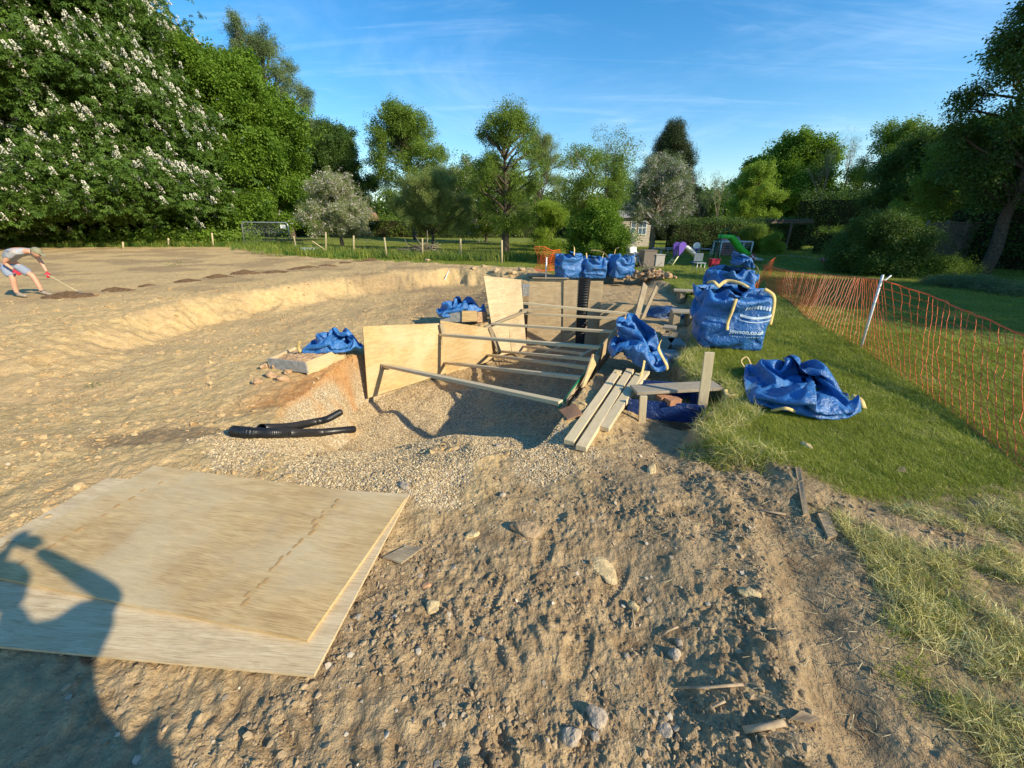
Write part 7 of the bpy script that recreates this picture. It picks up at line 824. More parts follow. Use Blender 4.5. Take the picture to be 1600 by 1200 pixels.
'full': (-164,7,32,8,19,5,22,22,22,19,19,20,19,19,11,18,17,18,-15,10,-12,-6,-20,-11,-16,-17,-18,-19,-19,-20,-22,-23,-22,-19,-2,-8,-31,-10,1,10,12,5,19,21,22,22,22,20,20,18,17,16,17,18,19,16,10,5,-13,-20,-19,-19,-17,-16,-16,-19,-20,-20,-20,-21,-21,-21,-21,-21,-12,9,-10,10,0,22,21,21,20,19,17,21,21,20,19,17,18,18,18,20,21,-4,-20,-19,-17,-18,-17,-19,-20,-22,-22,-19,-18,-18,-18,-21,-23,-21,-6,-14,-13,14,16,21,22,21,19,18,18,20,21,22,20,18,18,17,18,18,21,-2,-21,-20,-18,-17,-18,-18,-20,-20,-20,-21,-20,-18,-18,-19,-21,-21,-20,-17,-4,20,21,20,19,17,17,19,21,23,16,21,19,18,19,20,19,20,20,-1,-22,-20,-21,-19,-18,-16,-17,-19,-20,-24,-22,-19,-17,-16,-19,-20,-21,-18,-1,21,20,19,17,14,15,20,23,23,22,21,18,18,18,20,18,19,17,-13,-14,-17,-17,-18,-18,-16,-19,-21,-22,-23,-22,-20,-17,-15,-17,-19,-19,2,2,4,15,15,16,16,16,19,21,22,21,19,15,17,18,18,18,17,10,-11,-8,-17,-19,-19,-18,-17,-16,-18,-16,-19,-16,-14,-13,-16,-13,-19,-15,-9,7,13,17,11,20,17,16,13,-7,17,17,16,16,16,19,20,19,13,12,-17,-10,-12,-12,-21,-19,-18,-15,-17,3,-17,-17,14,-17,-18,-20,-11,-14,-14,13,12,9,16,19,18,-7,-4,16,4,20,18,18,15,19,21,-7,6,10,-12,-7,-11,4,2,-21,-19,-17,-16,-19,-2,-12,5,-2,-11,-19,-17,-14,-12,8,11,16,16,11,8,10,10,9,7,-1,17,17,19,2,-7,2,6,12,112,30,5,-1,-2,0,3,3,4,7,5,2,-3,-16,-5,6,-6,3,-3,15,-14,10,6,15,-1,-2,-4,-4,-3,-3,0,-4,-10,-1,0,-20,11,11,-2,6,11,4,1,1,-4,3,3,4,3,1,-16,-15,-2,7,1,-5,9,18,-4,-4,-4,-3,0,2,3,3,1,-3,-8,-14,2,-6,-4,9,10,5,7,1,-1,-4,-2,-2,-2,-1,1,3,4,4,-18,4,-8,16,-4,-3,-1,2,5,6,-2,-1,0,0,1,2,-4,-7,-3,-10,-3,11,4,8,1,2,2,2,2,3,-2,-6,-6,-6,-3,-1,1,3,-10,3,4,4,6,6,6,4,5,-2,-3,-3,-4,-4,-7,-7,-5,-10,-1,8,8,4,3,3,4,4,6,-4,7,-3,-2,-3,-3,-4,-3,-4,-8,4,5,4,4,4,4,-6,-7,8,-7,-4,-4,-4,-4,-3,3,-9,-12,13,1,5,5,5,4,3,0,-12,7,-2,3,-6,-2,-3,-4,-1,-19,2,4,4,8,-3,-3,2,0,3,1,2,2,-3,-3,-3,-13,-10,-14,9,9,5,1,0,1,-2,-3,-1,-3,-2,3,4,0,-5,-6,-2,-14,3,3,2,-3,-2,3,10,-3,-6,0,1,1,-1,0,-4,-1,-10,-13,6,0,11,-11,6,-6,0,3,4,8,-4,-10,-2,3,-2,-3,-4,-22,5,3,2,-2,8,5,5,3,1,-12,-7,3,13,-3,-6,-2,-11,-18,12,-2,7,1,-2,16,-4,-4,-4,-3,-5,-4,-6,0,-3,-2,9,-4,-10,-9,-1,0,4,5,4,5,3,3,5,6,-15,-5,-8,0,0,-14,-5,8,8,0,12,-8,-3,-4,-4,-5,-5,-4,-3,8,6,11,13,112,-8,-12,-36,-22,-20,-20,-20,-19,-20,-19,-19,-15,-16,-17,-13,-16,-2,-2,18,-1,19,10,20,19,19,19,20,19,19,19,18,10,23,35,14,-10,-19,-29,-10,-12,-18,-18,-18,-20,-21,-20,-21,-20,-20,-5,-16,-15,-18,-16,18,18,16,16,20,20,22,22,21,20,19,15,16,18,16,8,24,-2,-13,-14,-17,-16,-18,-18,-20,-20,-22,-22,-22,-21,-19,-18,-19,-19,-16,-6,19,20,19,19,19,19,21,22,21,20,21,20,19,17,16,17,19,1,-19,-17,-17,-18,-20,-21,-22,-21,-21,-20,-19,-16,-15,-18,-19,-20,-19,5,20,19,18,18,17,11,17,20,20,20,21,22,21,20,18,18,18,-4,-18,-18,-12,-18,-22,-22,-23,-21,-21,-19,-18,-13,-13,-17,-19,-15,-12,-8,17,19,17,14,12,17,18,20,20,22,21,22,12,17,18,19,18,-8,-16,-18,-20,-16,-12,-19,-20,-20,-22,-20,-19,-16,-16,-15,-16,-20,-20,0,17,16,17,16,16,18,19,21,21,20,18,17,14,13,19,18,15,-18,-12,-15,-16,-15,-16,-15,-15,-10,-21,-21,-21,-13,-16,-16,-14,-16,-17,8,15,16,17,14,7,18,20,21,20,17,13,-2,13,14,16,13,13,-9,-6,-17,-18,-16,-13,8,-17,-18,-10,-21,-13,-18,-20,-13,-1,-16,-16,11,17,7,14,15,-1,17,19,21,7,12,14,14,9,5,14,18,-8,9,-6,-18,-12,-10,-11,7,-15,-14,-15,-20,-19,-10,-3,-2,-16,-12,-19,7,20,21,11,2,3,0,17,13,13,13,14,-5,3,15,17,17,13,-3,-19,-16,-12,-8,-8,-11,-12,-12,-13,12,-17,-4,-7,-7,-13,-19,-20,-48,-15,3,4,-7,5,-4,-1,-3,2,-2,-4,-1,2,13,0,-5,4,-11,0,5,3,0,-2,-4,-3,-5,-1,2,4,11,0,0,14,-4,-14,6,-5,-3,-1,-2,-4,-1,-1,-2,-2,-5,-2,4,3,9,-1,-13,-4,-5,-5,-3,3,3,3,3,3,4,4,3,9,0,4,-7,-1,-2,-5,-2,-2,-2,-1,0,0,-11,7,6,2,1,-1,19,-13,-1,-3,-4,-12,1,4,12,4,3,3,3,2,2,2,0,-2,-9,-6,-4,-2,0,0,3,0,-2,-1,-2,-4,-15,0,2,3,1,-14,-4,-1,7,2,2,1,1,2,2,3,1,-3,3,17,13,13,-6,-17,-14,-9,-8,-6,-4,-3,-3,-2,-2,-2,-1,-2,1,5,9,-3,1,2,5,-3,-3,-3,-2,0,1,4,9,7,6,5,14,11,2,-17,-9,-8,-7,-6,-4,4,4,4,4,3,3,1,-6,0,-2,7,12,5,3,-2,-2,-2,-3,-3,-4,-6,-5,-2,9,9,8,8,6,-10,-10,-7,5,5,6,2,-6,7,5,4,1,1,-3,-16,-8,7,15,4,-9,-12,5,5,4,4,4,0,0,-4,-5,-4,8,11,9,-12,4,-1,-4,-4,-9,-10,-5,-4,-5,-4,3,10,18,7,-4,12,-10,-14,-19,-13,-5,1,3,5,5,8,11,2,4,20,14,14,3,-19,-21,-19,-16,-1,-4,-12,-6,-2,4,14,15,-1,4,10,15,-2,-1,-5,-2,-1,-14,-14,-15,-11,-2,11,-2,18,20,19,21,22,-3,-20,-19,-17,-17,-18,-19,3,14,16,15,15,12,6,2,1,7,-23,7,-8,3,-3,1,0,3,-2,4,-2,-4,3,1,-2,5,11,29,-29,-11,20,-19,-2,0,2,-1,1,0,-2,-2,-4,6,-2,5,41,-39,-6,1,7,25,15,-1,-1,-1,0,1,2,4,-4,4,9,22,-8,-4,4,-4,-4,-2,0,0,2,0,-3,-6,-4,-6,2,7,17,0,-2,6,0,5,2,-1,-1,0,2,3,4,3,2,0,5,16,-4,-2,2,-2,-2,-4,-3,-2,0,0,0,-2,-2,-3,1,-2,25,2,-3,0,0,1,-1,2,2,4,4,3,2,0,-2,0,3,18,-3,1,2,2,-1,-2,-5,-4,-5,-1,-2,1,2,2,2,-1,20,4,-4,-3,-2,-1,2,6,6,1,4,2,0,-2,-3,0,2,20,-1,1,3,1,1,-5,0,-3,-4,-6,-4,-1,2,3,2,-2,19,0,-1,-2,-1,3,5,6,3,2,2,-1,2,-1,-1,-3,3,22,-1,-1,0,-1,1,-1,-1,-1,-2,-5,-5,-4,0,1,2,-2,19,1,1,-1,1,4,4,3,1,1,0,1,2,-1,2,2,0,25,-2,-1,-3,-3,-3,-2,-1,0,1,-2,-3,-2,-1,0,-2,-5,24,5,0,1,0,1,2,2,-3,0,5,5,3,8,-8,32,-2,5,-3,-1,0,1,0,-2,1,1,-1,-3,1,-18,18,1,-13,-19,23,9,8,-6,-2,2,1,0,3,-3,-1,5,-2,4,-5,2,-6,-158,-10,-1,2,-1,-4,-3,-2,-3,6,2,-2,-1,2,7,-2,6,-3,-3,-6,9,-11,-3,-4,-6,-2,3,0,-3,-3,2,1,4,10,4,6,3,7,2,-9,-3,-13,-3,-4,-2,-2,-2,-1,-2,-1,-2,0,1,-1,4,12,17,-10,-17,-4,-2,-2,1,3,5,4,4,4,3,2,2,2,3,-1,18,19,-8,-11,-18,-1,-6,-4,-2,0,-8,-3,-2,-2,-1,0,1,3,4,5,-2,11,-5,-4,-3,0,-2,-2,3,3,4,-8,1,3,5,4,1,3,18,7,-10,-11,-8,-3,-1,-1,0,1,4,-5,10,-3,-5,-4,-2,6,2,1,1,-4,-2,1,1,7,3,3,2,-9,9,1,0,1,0,0,-1,3,-5,7,2,-1,-4,-6,5,0,-6,-4,-3,-3,11,3,2,0,0,-1,-3,-5,-6,14,0,-3,-3,-3,-4,-4,-5,-3,8,5,5,4,4,0,-1,-2,6,10,7,-7,-8,-6,-5,-7,-9,-5,-5,-5,-1,1,1,2,3,4,4,6,9,18,-7,-9,-9,-9,-9,-8,-4,-1,1,2,4,4,4,6,7,10,13,20,11,-21,-17,-17,-11,-7,-7,-3,-1,2,5,10,9,9,9,9,9,10,4,18,-2,-9,-10,-10,-9,-9,-10,-10,-4,-9,8,6,3,9,7,11,18,19,8,-17,-10,-8,-11,-10,-7,-12,6,2,12,8,10,9,9,11,3,-16,-4,1,-6,8,17,-3,-2,-8,-9,-9,-17,2,-10,13,11,11,11,7,9,8,19,-8,-7,-8,-11,-11,-17,-16,-12,21,3,2,1,3,2,6,-12,13,11,15,-11,-12,-15,-15,-4,-1,-2,-4,-2,5,17,17,20,17,12,9,7,6,21,-7,-7,-12,-16,-19,-19,-19,-17,-18,-16,3,3,4,20,19,19,16,11,-71,2,19,32,23,23,18,18,19,19,20,21,19,5,13,21,16,8,5,-10,-15,-18,-17,-11,-20,-21,-20,-20,-18,-17,-19,-22,-16,-29,-26,-5,0,14,25,19,19,21,18,17,17,19,21,21,20,19,9,15,22,21,5,-22,-21,-9,-19,-19,-20,-22,-21,-18,-17,-17,-19,-21,-20,-16,-22,-19,0,18,17,21,20,22,20,17,17,19,20,22,21,20,19,21,11,21,5,-14,-21,-21,-19,-19,-22,-21,-21,-18,-17,-19,-21,-22,-22,-20,-21,-17,1,16,21,19,22,23,22,20,18,18,21,22,21,19,19,20,20,20,-3,-19,-18,-18,-18,-19,-20,-22,-21,-19,-19,-21,-23,-23,-21,-19,-20,-17,2,19,18,20,21,22,23,22,19,19,20,21,21,20,17,17,18,19,-3,-20,-17,-17,-17,-19,-20,-20,-19,-18,-20,-21,-22,-21,-21,-19,-20,-18,9,15,19,18,20,20,20,21,20,15,20,19,18,18,18,17,19,22,-4,-22,-19,-18,-16,-18,-18,-19,-21,-17,-16,-18,-19,-19,-20,-18,-11,-8,17,8,-2,18,20,12,14,16,18,20,22,22,19,13,18,18,19,22,-2,-23,-20,-18,-12,-18,-21,-20,-22,-17,-18,-18,-6,-19,-14,-19,-14,11,-15,12,15,8,17,9,18,18,16,19,18,22,18,18,11,18,20,19,-6,-20,-16,-17,-13,-14,-21,-21,-22,-19,-10,-15,-15,-17,-20,-14,11,-14,11,12,-16,12,21,11,6,16,18,20,21,21,18,17,14,14,15,8,-18,-7,-7,-11,-12,-18,-19,-20,-20,-19,-18,-18,-20,7,-9,-16,9,-15,12,10,1,13,-16,6,14,18,17,18,19,21,20,21,1,9,6,4,64,18,2,1,-1,2,-2,-1,2,3,-1,-2,-2,-1,10,-7,-3,-5,2,1,17,7,-15,2,0,0,0,0,1,0,1,1,-13,2,-2,-9,8,5,-2,9,16,5,1,0,0,-1,0,0,-1,-3,-6,-13,-10,4,1,10,10,12,13,1,-1,-1,0,-1,-1,-3,-9,-8,-4,-10,-13,3,-1,13,10,5,7,6,4,2,3,1,1,0,0,-1,-5,-6,-7,-12,9,5,4,4,4,3,1,0,-1,-3,-3,-3,-3,-1,-4,-4,-4,-10,4,8,6,3,2,2,1,1,-1,-1,-2,-2,-5,-5,-4,-4,-2,7,-10,3,-4,-6,2,2,7,3,-1,0,4,2,2,2,1,1,-5,-7,-17,4,8,-6,-1,-2,-2,-2,-1,-1,0,0,10,-11,0,1,11,-13,8,-8,4,7,8,-6,1,2,2,2,2,2,3,-13,-8,-6,0,0,2,5,6,5,10,12,5,-1,-1,-3,-2,-1,-3,2,-7,-8,-1,-6,0,14,11,7,7,3,2,2,1,2,-1,-3,-6,-9,-12,-5,-8,-9,-2,15,12,9,7,6,-5,-6,-5,-2,-1,0,5,3,-5,-12,-10,-10,-3,11,10,4,-3,-7,-4,0,1,2,5,5,9,-1,-2,-4,-13,-14,-14,16,4,5,4,2,-10,0,6,15,-3,-14,-10,0,3,4,-6,-7,-14,8,-4,7,8,19,10,8,-1,-17,-14,-12,8,-6,-7,0,-6,-6,-21,6,7,-1,7,15,13,14,13,12,4,-7,-17,-20,-19,-11,-1,-10,-21,11,11,20,20,19,20,11,-15,-15,-15,-16,-14,-15,-8,-7,-7,-6,-20,6,7,10,12,13,14,16,16,16,9,-11,-4,-18,-19,-18,-13,-12,58,-8,-21,-25,-13,-17,-20,-24,-22,-22,-21,-19,-18,-16,-9,-13,-24,3,8,19,13,17,18,19,20,21,22,23,23,20,13,18,29,8,7,-15,-26,-17,-20,-22,-22,-22,-21,-19,-20,-18,-15,-19,-18,-19,-18,3,15,19,19,19,20,19,19,18,19,19,21,21,22,17,19,13,13,-20,-20,-21,-23,-23,-20,-18,-16,-18,-14,-19,-20,-21,-20,-21,-7,-8,20,21,21,16,21,20,13,17,15,17,20,23,23,23,21,20,-1,-17,-21,-22,-23,-22,-20,-17,-17,-17,-18,-20,-15,-21,-21,-22,-22,-3,22,22,19,22,21,19,18,17,18,19,20,21,22,12,17,17,-1,-12,-16,-18,-18,-20,-20,-20,-19,-18,-18,-20,-21,-22,-21,-21,-19,5,20,20,17,21,20,20,18,19,20,20,18,19,17,18,12,18,-6,-10,-16,-16,-16,-18,-19,-20,-20,-17,-17,-20,-20,-22,-17,-20,-19,11,12,16,21,21,21,20,18,18,19,17,16,19,16,15,15,17,-1,-15,-14,-16,-17,-14,-18,-20,-19,-17,-17,-19,-21,-22,-20,-7,-14,7,3,19,18,14,19,18,17,17,20,20,21,20,18,6,16,14,-3,-14,-5,-19,-20,-21,-18,-13,-18,-16,-18,-19,-21,-19,-5,-18,-18,12,16,13,5,15,21,20,18,17,17,17,13,22,19,-4,15,13,-22,-3,-4,-5,-9,-20,-19,-13,-17,-18,-17,-16,-14,-12,-16,-17,5,20,-11,15,14,13,17,13,6,14,19,14,21,5,3,3,4,4,-4,-9,-9,-7,-6,-3,-1,-20,-13,-6,-7,-10,-16,-16,-13,-12,0,-99,30,22,18,16,17,19,20,21,21,23,23,22,20,38,12,1,-1,0,-5,-45,-24,-24,-25,-19,-19,-19,-20,-19,-18,-20,-21,-39,-19,2,-2,49,25,22,18,22,20,19,19,20,23,23,23,47,1,3,0,0,-5,-50,-23,-23,-21,-19,-18,-20,-21,-22,-20,-18,-15,-19,-38,1,37,15,15,20,20,22,21,20,17,18,21,23,23,28,27,0,1,-1,-42,-20,-22,-21,-20,-18,-18,-19,-21,-22,-22,-19,-20,-42,-2,-5,6,42,19,20,21,23,20,18,18,19,20,22,21,22,42,2,-1,0,-43,-21,-22,-22,-20,-20,-18,-16,-23,-21,-21,-20,-20,-39,-10,5,3,41,20,20,21,20,20,17,21,20,21,21,21,22,42,4,-8,-13,-27,-20,-21,-21,-18,-24,-19,-18,-20,-21,-22,-20,-20,-39,-3,-3,6,37,20,20,22,20,20,19,19,21,25,19,20,21,44,0,2,-13,-37,-18,-18,-24,-23,-22,-20,-18,-19,-20,-21,-21,-19,-37,-5,0,-2,16,42,23,22,21,18,18,20,23,22,22,21,14,15,37,0,-39,-18,-15,-18,-20,-22,-22,-21,-18,-18,-21,-22,-23,-43,-13,2,-1,-2,9,46,24,23,22,19,18,20,21,21,20,18,17,23,33,-10,-30,-19,-17,-17,-18,-20,-19,-21,-18,-20,-21,-25,-22,-50,-3,4,1,-2,3,43,25,23,21,18,19,21,20,20,18,18,6,17,18,25,-10,4,15,-7,-15,7,2,2,5,4,-1,3,6,9,11,2,9,-12,15,13,-16,1,-14,-6,-4,-2,-3,-3,-3,-2,-3,-4,-2,19,-8,1,13,12,5,-24,0,3,4,3,3,2,3,2,2,2,3,3,3,3,5,8,20,-7,-3,-3,-4,-3,-2,-3,-3,-4,-3,-4,-3,-3,-2,-3,-2,8,-4,17,5,-4,2,2,3,2,3,1,5,4,5,3,3,3,3,2,3,5,19,-3,-2,-2,-4,-3,-2,-4,-6,-5,-1,-3,-2,-2,-2,-3,-3,2,-8,17,3,8,3,3,2,2,1,0,5,1,5,6,5,3,3,2,3,3,22,-3,-3,-2,-7,-4,-4,-4,-3,-7,-3,-3,-3,-3,-2,-2,-1,-1,-4,22,3,2,1,2,2,2,1,2,2,11,4,3,3,4,3,4,5,6,17,-2,-4,-5,-5,-5,-7,-8,-6,5,-2,-2,-2,-2,-1,-3,-1,-2,-4,22,2,3,3,1,-2,-3,1,2,2,3,3,4,3,5,6,7,7,7,4,-11,5,-1,-3,-3,-4,-5,-4,-3,-3,-2,-2,-1,-1,1,0,1,-10,20,9,2,0,-1,1,0,2,3,3,3,-2,-9,0,2,1,1,0,17,4,-17,-5,2,0,-2,3,-4,2,14,5,-9,-11,-12,4,15,7,-2,-6,20,3,-9,-18,-1,-4,-7,5,16,-11,-2,7,-5,-1,1,3,12,2,14,15,-15,-14,7,-6,-9,-1,-4,-1,11,-10,0,-3,1,-2,1,17,13,11,-3,-12,-15,-11,-1,0,11,12,0,-2,4,-1,-4,-12,7,-2,16,13,8,-12,-10,7,-13,-16,0,4,4,9,1,20,-3,-13,-10,-11,-3,5,9,10,-4,-9,-3,4,10,11,9,-7,-7,-5,-10,-5,5,2,3,-7,4,8,-2,-223,8,-17,-2,-1,6,-5,-2,0,-2,1,0,2,7,2,1,10,-17,22,6,0,-4,-1,-6,-1,0,-1,0,1,0,1,0,4,4,4,-2,20,1,-2,-4,-3,0,-1,0,-1,0,1,0,1,0,7,4,-5,-5,22,5,3,-9,-1,-1,-1,0,1,0,1,1,0,1,1,5,2,-1,22,1,-5,-1,-2,0,-1,-1,0,-1,-1,-1,0,1,1,1,7,-5,21,-2,-1,-1,0,0,0,-1,2,2,1,0,1,2,1,1,2,0,22,0,-1,-1,-2,-1,-1,-2,-2,-2,0,1,0,1,0,0,0,0,20,2,0,0,-1,-1,0,0,-1,2,2,2,2,2,1,1,1,1,22,-1,0,-2,-2,-2,-3,-1,-1,-4,3,0,0,-1,-1,0,-1,0,21,0,1,1,1,1,0,-2,-4,6,1,1,2,2,2,2,3,1,18,2,-3,-1,-2,-1,-2,-2,-2,-8,4,-6,7,-3,1,0,0,1,12,-1,1,1,4,-6,-8,7,4,-11,12,9,6,2,2,2,-7,-12,2,13,15,1,-4,-16,-12,-9,-5,2,1,2,7,13,4,-1,-3,2,17,-1,-1,-1,-12,-7,0,3,-4,-11,-2,5,18,6,15,3,-11,-9,11,11,-10,-15,5,-18,-7,3,8,8,11,1,-5,0,12,2,1,-9,-2,8,10,-2,-10,8,-1,0,-3,-7,-10,-9,-14,2,3,14,15,5,-8,-8,-11,-15,3,20,11,11,2,-1,-4,1,10,-3,7,-9,-11,-16,-12,13,14,12,13,-7,-8,-9,0,2,2,-1,-5,-16,-20,10,17,-12,-12,14,-17,14,16,19,-13,-4,0,2,5,6,7,0,-17,-14,-13,-11,-212,12,-15,-6,1,3,3,0,2,0,0,3,8,-3,-5,8,-9,-15,22,9,7,-3,11,-4,-5,-2,0,-1,-2,-2,-1,-9,3,6,2,11,14,2,-7,-11,-2,-3,0,0,0,-1,-1,0,0,5,19,1,-8,-9,15,-5,-3,-3,-1,1,2,2,1,2,2,1,3,2,0,5,12,-1,22,-10,-5,-1,-2,-1,-2,-1,-2,-2,-2,-1,-2,-1,-2,-4,-4,-4,20,6,5,3,2,2,1,2,1,2,2,1,2,1,2,1,2,3,22,-2,-2,-2,-1,-2,-2,-2,-2,-3,-3,-4,-6,-7,-3,-3,1,4,20,-2,-2,-3,1,0,12,4,-1,2,7,6,4,4,3,3,2,2,15,-6,1,-14,-10,-5,-1,1,-1,-2,0,-1,-3,-2,0,1,4,-10,19,10,-1,-3,-7,11,-1,0,-1,0,-1,0,-1,12,10,9,6,7,21,-8,-9,-9,-10,-12,-8,-4,-2,0,0,1,8,-6,4,7,-4,1,23,-4,-4,-5,-4,-6,-5,0,2,2,5,7,9,11,11,8,10,9,13,-5,-9,-9,-11,-9,-10,-11,-16,-1,-1,3,14,9,6,2,4,5,21,-4,-4,-6,-12,-17,-9,-6,1,2,9,13,16,13,12,12,7,7,-15,-11,8,0,-10,-13,-14,-9,-4,-7,2,8,4,-1,13,19,8,7,13,-6,-19,-11,-11,1,-5,-2,1,7,5,2,-11,16,16,-11,-6,18,-1,-19,-1,14,-14,4,12,-3,-2,-3,-2,1,5,0,0,8,19,2,-6,-2,-2,0,0,0,-2,-2,1,2,1,0,-12,-11,-7,-1,0,15,-10,-5,6,10,10,10,-7,-5,-4,-3,15,-3,-19,-1,0,0,2,2,-234,4,-1,4,1,9,-6,-4,-4,-2,-2,0,0,-4,-3,10,-5,20,-12,0,12,2,1,1,2,2,2,1,2,0,-2,-1,-1,1,14,9,-1,2,1,-1,-2,0,-2,-4,-4,-5,-11,-2,2,1,3,23,-3,-3,-1,-2,-3,-3,0,-1,0,0,0,-1,-1,-1,-2,23,-3,1,1,4,0,1,0,0,-1,-1,3,-2,0,5,4,5,-2,16,7,-4,-4,-8,3,1,-2,-1,-2,-1,-2,0,-1,0,0,1,21,-9,-5,0,4,4,6,3,2,2,1,-1,-3,-3,-3,2,-2,18,-2,1,7,3,-3,-3,-5,-1,0,2,-4,-6,-1,3,0,1,22,-2,-1,0,-1,-1,-1,-1,0,-1,0,1,1,2,5,3,4,21,-4,-7,-11,4,2,1,1,0,1,0,1,1,1,0,1,1,22,-1,0,-1,-1,0,-1,-4,-5,-5,-7,-1,-1,2,11,3,7,18,-11,-12,-5,-1,-1,1,1,2,7,11,10,4,0,0,0,1,22,0,0,-1,-8,-13,-9,-4,1,-4,-3,-1,1,1,5,13,12,20,-14,-10,-8,-13,10,5,3,0,1,2,3,6,7,17,2,0,20,1,-19,-6,-1,-6,-6,-13,-4,-3,-3,-2,4,10,12,11,10,16,-7,-10,-11,-12,-6,-3,2,3,5,7,12,-2,3,3,4,7,6,6,-2,-6,-9,3,-7,-9,-5,-2,2,2,-6,20,14,7,-11,9,16,-13,-15,-18,-1,6,10,1,1,9,-3,7,3,1,-1,-1,-22,3,3,4,6,8,9,-4,-3,-8,-10,-9,3,11,15,15,-18,-265,1,6,0,-3,-7,7,0,1,3,-4,0,0,-3,-5,9,13,-1,-15,-18,-4,1,4,-2,-1,8,-10,4,1,-2,4,11,-1,-7,-9,0,-1,1,-1,3,-3,1,-1,1,0,0,-1,0,0,20,11,1,-11,-22,0,0,1,0,1,-2,1,0,1,-1,0,0,1,11,6,-18,0,0,-2,2,0,0,0,0,0,0,-1,-2,2,20,12,-6,-20,-5,-1,0,0,0,0,1,0,-1,7,-5,-1,1,1,27,0,-22,-6,-2,1,0,0,0,0,-1,0,0,0,0,0,11,13,0,-19,-4,-1,1,0,-1,0,0,1,-1,1,0,2,0,-1,22,6,-23,-4,-2,0,2,-3,0,2,-1,-1,2,-1,0,0,3,20,-1,-16,-6,0,0,-2,2,0,-3,2,0,1,0,1,0,-1,28,-2,-24,-3,1,0,0,-1,0,0,4,-4,1,0,0,-1,3,23,-7,-18,0,0,0,0,-1,1,0,0,0,0,0,0,0,9,16,0,-24,-1,0,0,-1,2,-1,-1,1,0,0,2,-2,1,0,13,-10,-3,-1,1,-1,2,-2,1,-2,2,0,-2,1,1,-1,16,14,17,-25,-21,0,0,0,-1,1,-1,0,0,2,-2,3,-2,1,12,19,-3,-8,1,-5,-3,0,0,-9,-2,-3,2,-1,0,2,20,20,9,-20,-15,6,3,-2,3,2,-2,2,2,-2,1,-3,0,1,12),
}
def bag_faces(n=18, s=.9, h=.9):
    vd, V, F = {}, [], []
    def W(x, y, z):
        k = (round(x, 5), round(y, 5), round(z, 5))
        if k not in vd: vd[k] = len(V); V.append(k)
        return vd[k]
    g = [-s / 2 + s * i / n for i in range(n + 1)]; hz = [h * i / n for i in range(n + 1)]
    for i in range(n):
        for j in range(n):
            F.append((W(g[i], g[j], 0), W(g[i], g[j + 1], 0), W(g[i + 1], g[j + 1], 0), W(g[i + 1], g[j], 0)))
            for sg in (-1, 1):
                f = (W(g[i], sg * s / 2, hz[j]), W(g[i + 1], sg * s / 2, hz[j]), W(g[i + 1], sg * s / 2, hz[j + 1]), W(g[i], sg * s / 2, hz[j + 1])); F.append(f if sg < 0 else f[::-1])
                f = (W(sg * s / 2, g[i], hz[j]), W(sg * s / 2, g[i + 1], hz[j]), W(sg * s / 2, g[i + 1], hz[j + 1]), W(sg * s / 2, g[i], hz[j + 1])); F.append(f if sg > 0 else f[::-1])
    return V, F
BAGV, BAGF = bag_faces()
def bag_order():
    def key(i):
        x, y, z = BAGV[i]; e = 1e-4
        if abs(y + .45) < e: q = (0, z, x)
        elif abs(x - .45) < e: q = (1, z, y)
        elif abs(y - .45) < e: q = (2, z, -x)
        elif abs(x + .45) < e: q = (3, z, -y)
        else: q = (4, x, y)
        r = round(q[1] / .05); return (q[0], r, q[2] if r % 2 == 0 else -q[2])
    return sorted(range(len(BAGV)), key=key)
BAGO = bag_order()
def bag_shape(k):
    d = np.array(BAGD[k], float).reshape(3, -1).T; co = np.zeros_like(d); co[BAGO] = np.cumsum(d, 0) / 400.0
    return co
def bag_mat(name, col, wear):
    m, nt, ns, ln, b = nmat(name); c = coords(nt, 'Object')
    n1 = noise(nt, c, 5, 5, .6); n2 = noise(nt, c, 160, 2)
    cc = mixc_(nt, ramp(nt, n1, .3, .7), tuple(v * .75 for v in col), tuple(min(1, v * 1.2) for v in col))
    cc = mixc_(nt, math_(nt, 'MULTIPLY', ramp(nt, noise(nt, c, 8, 6, .7), .56, .72), wear), cc, (.30, .26, .20))
    ln.new(cc, b.inputs['Base Color']); b.inputs['Roughness'].default_value = .42; b.inputs['Specular IOR Level'].default_value = .5
    w = N(nt, 'ShaderNodeTexWave', Scale=95.0); ln.new(c, w.inputs[0])
    ln.new(bump(nt, n2, .0015, .4, bump(nt, noise(nt, c, 26, 5, .65), .012, .8, bump(nt, noise(nt, c, 9, 3, .6, 1.5), .035, .8))), b.inputs['Normal']); return m
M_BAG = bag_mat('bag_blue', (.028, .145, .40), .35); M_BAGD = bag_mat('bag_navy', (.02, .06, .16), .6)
M_STRAP = simple('strap_buff', (.62, .46, .19), .8, 0, .2, 20, .002, 90, .2); M_PRINT = simple('print_pale', (.60, .72, .86), .45, 0, .25, 14); M_PALE = simple('print_band', (.16, .34, .66), .42, 0, .3, 9)
M_SAND_FILL = simple('bag_fill', (.34, .27, .18), .95, 0, .4, 40, .03, 60, .1)
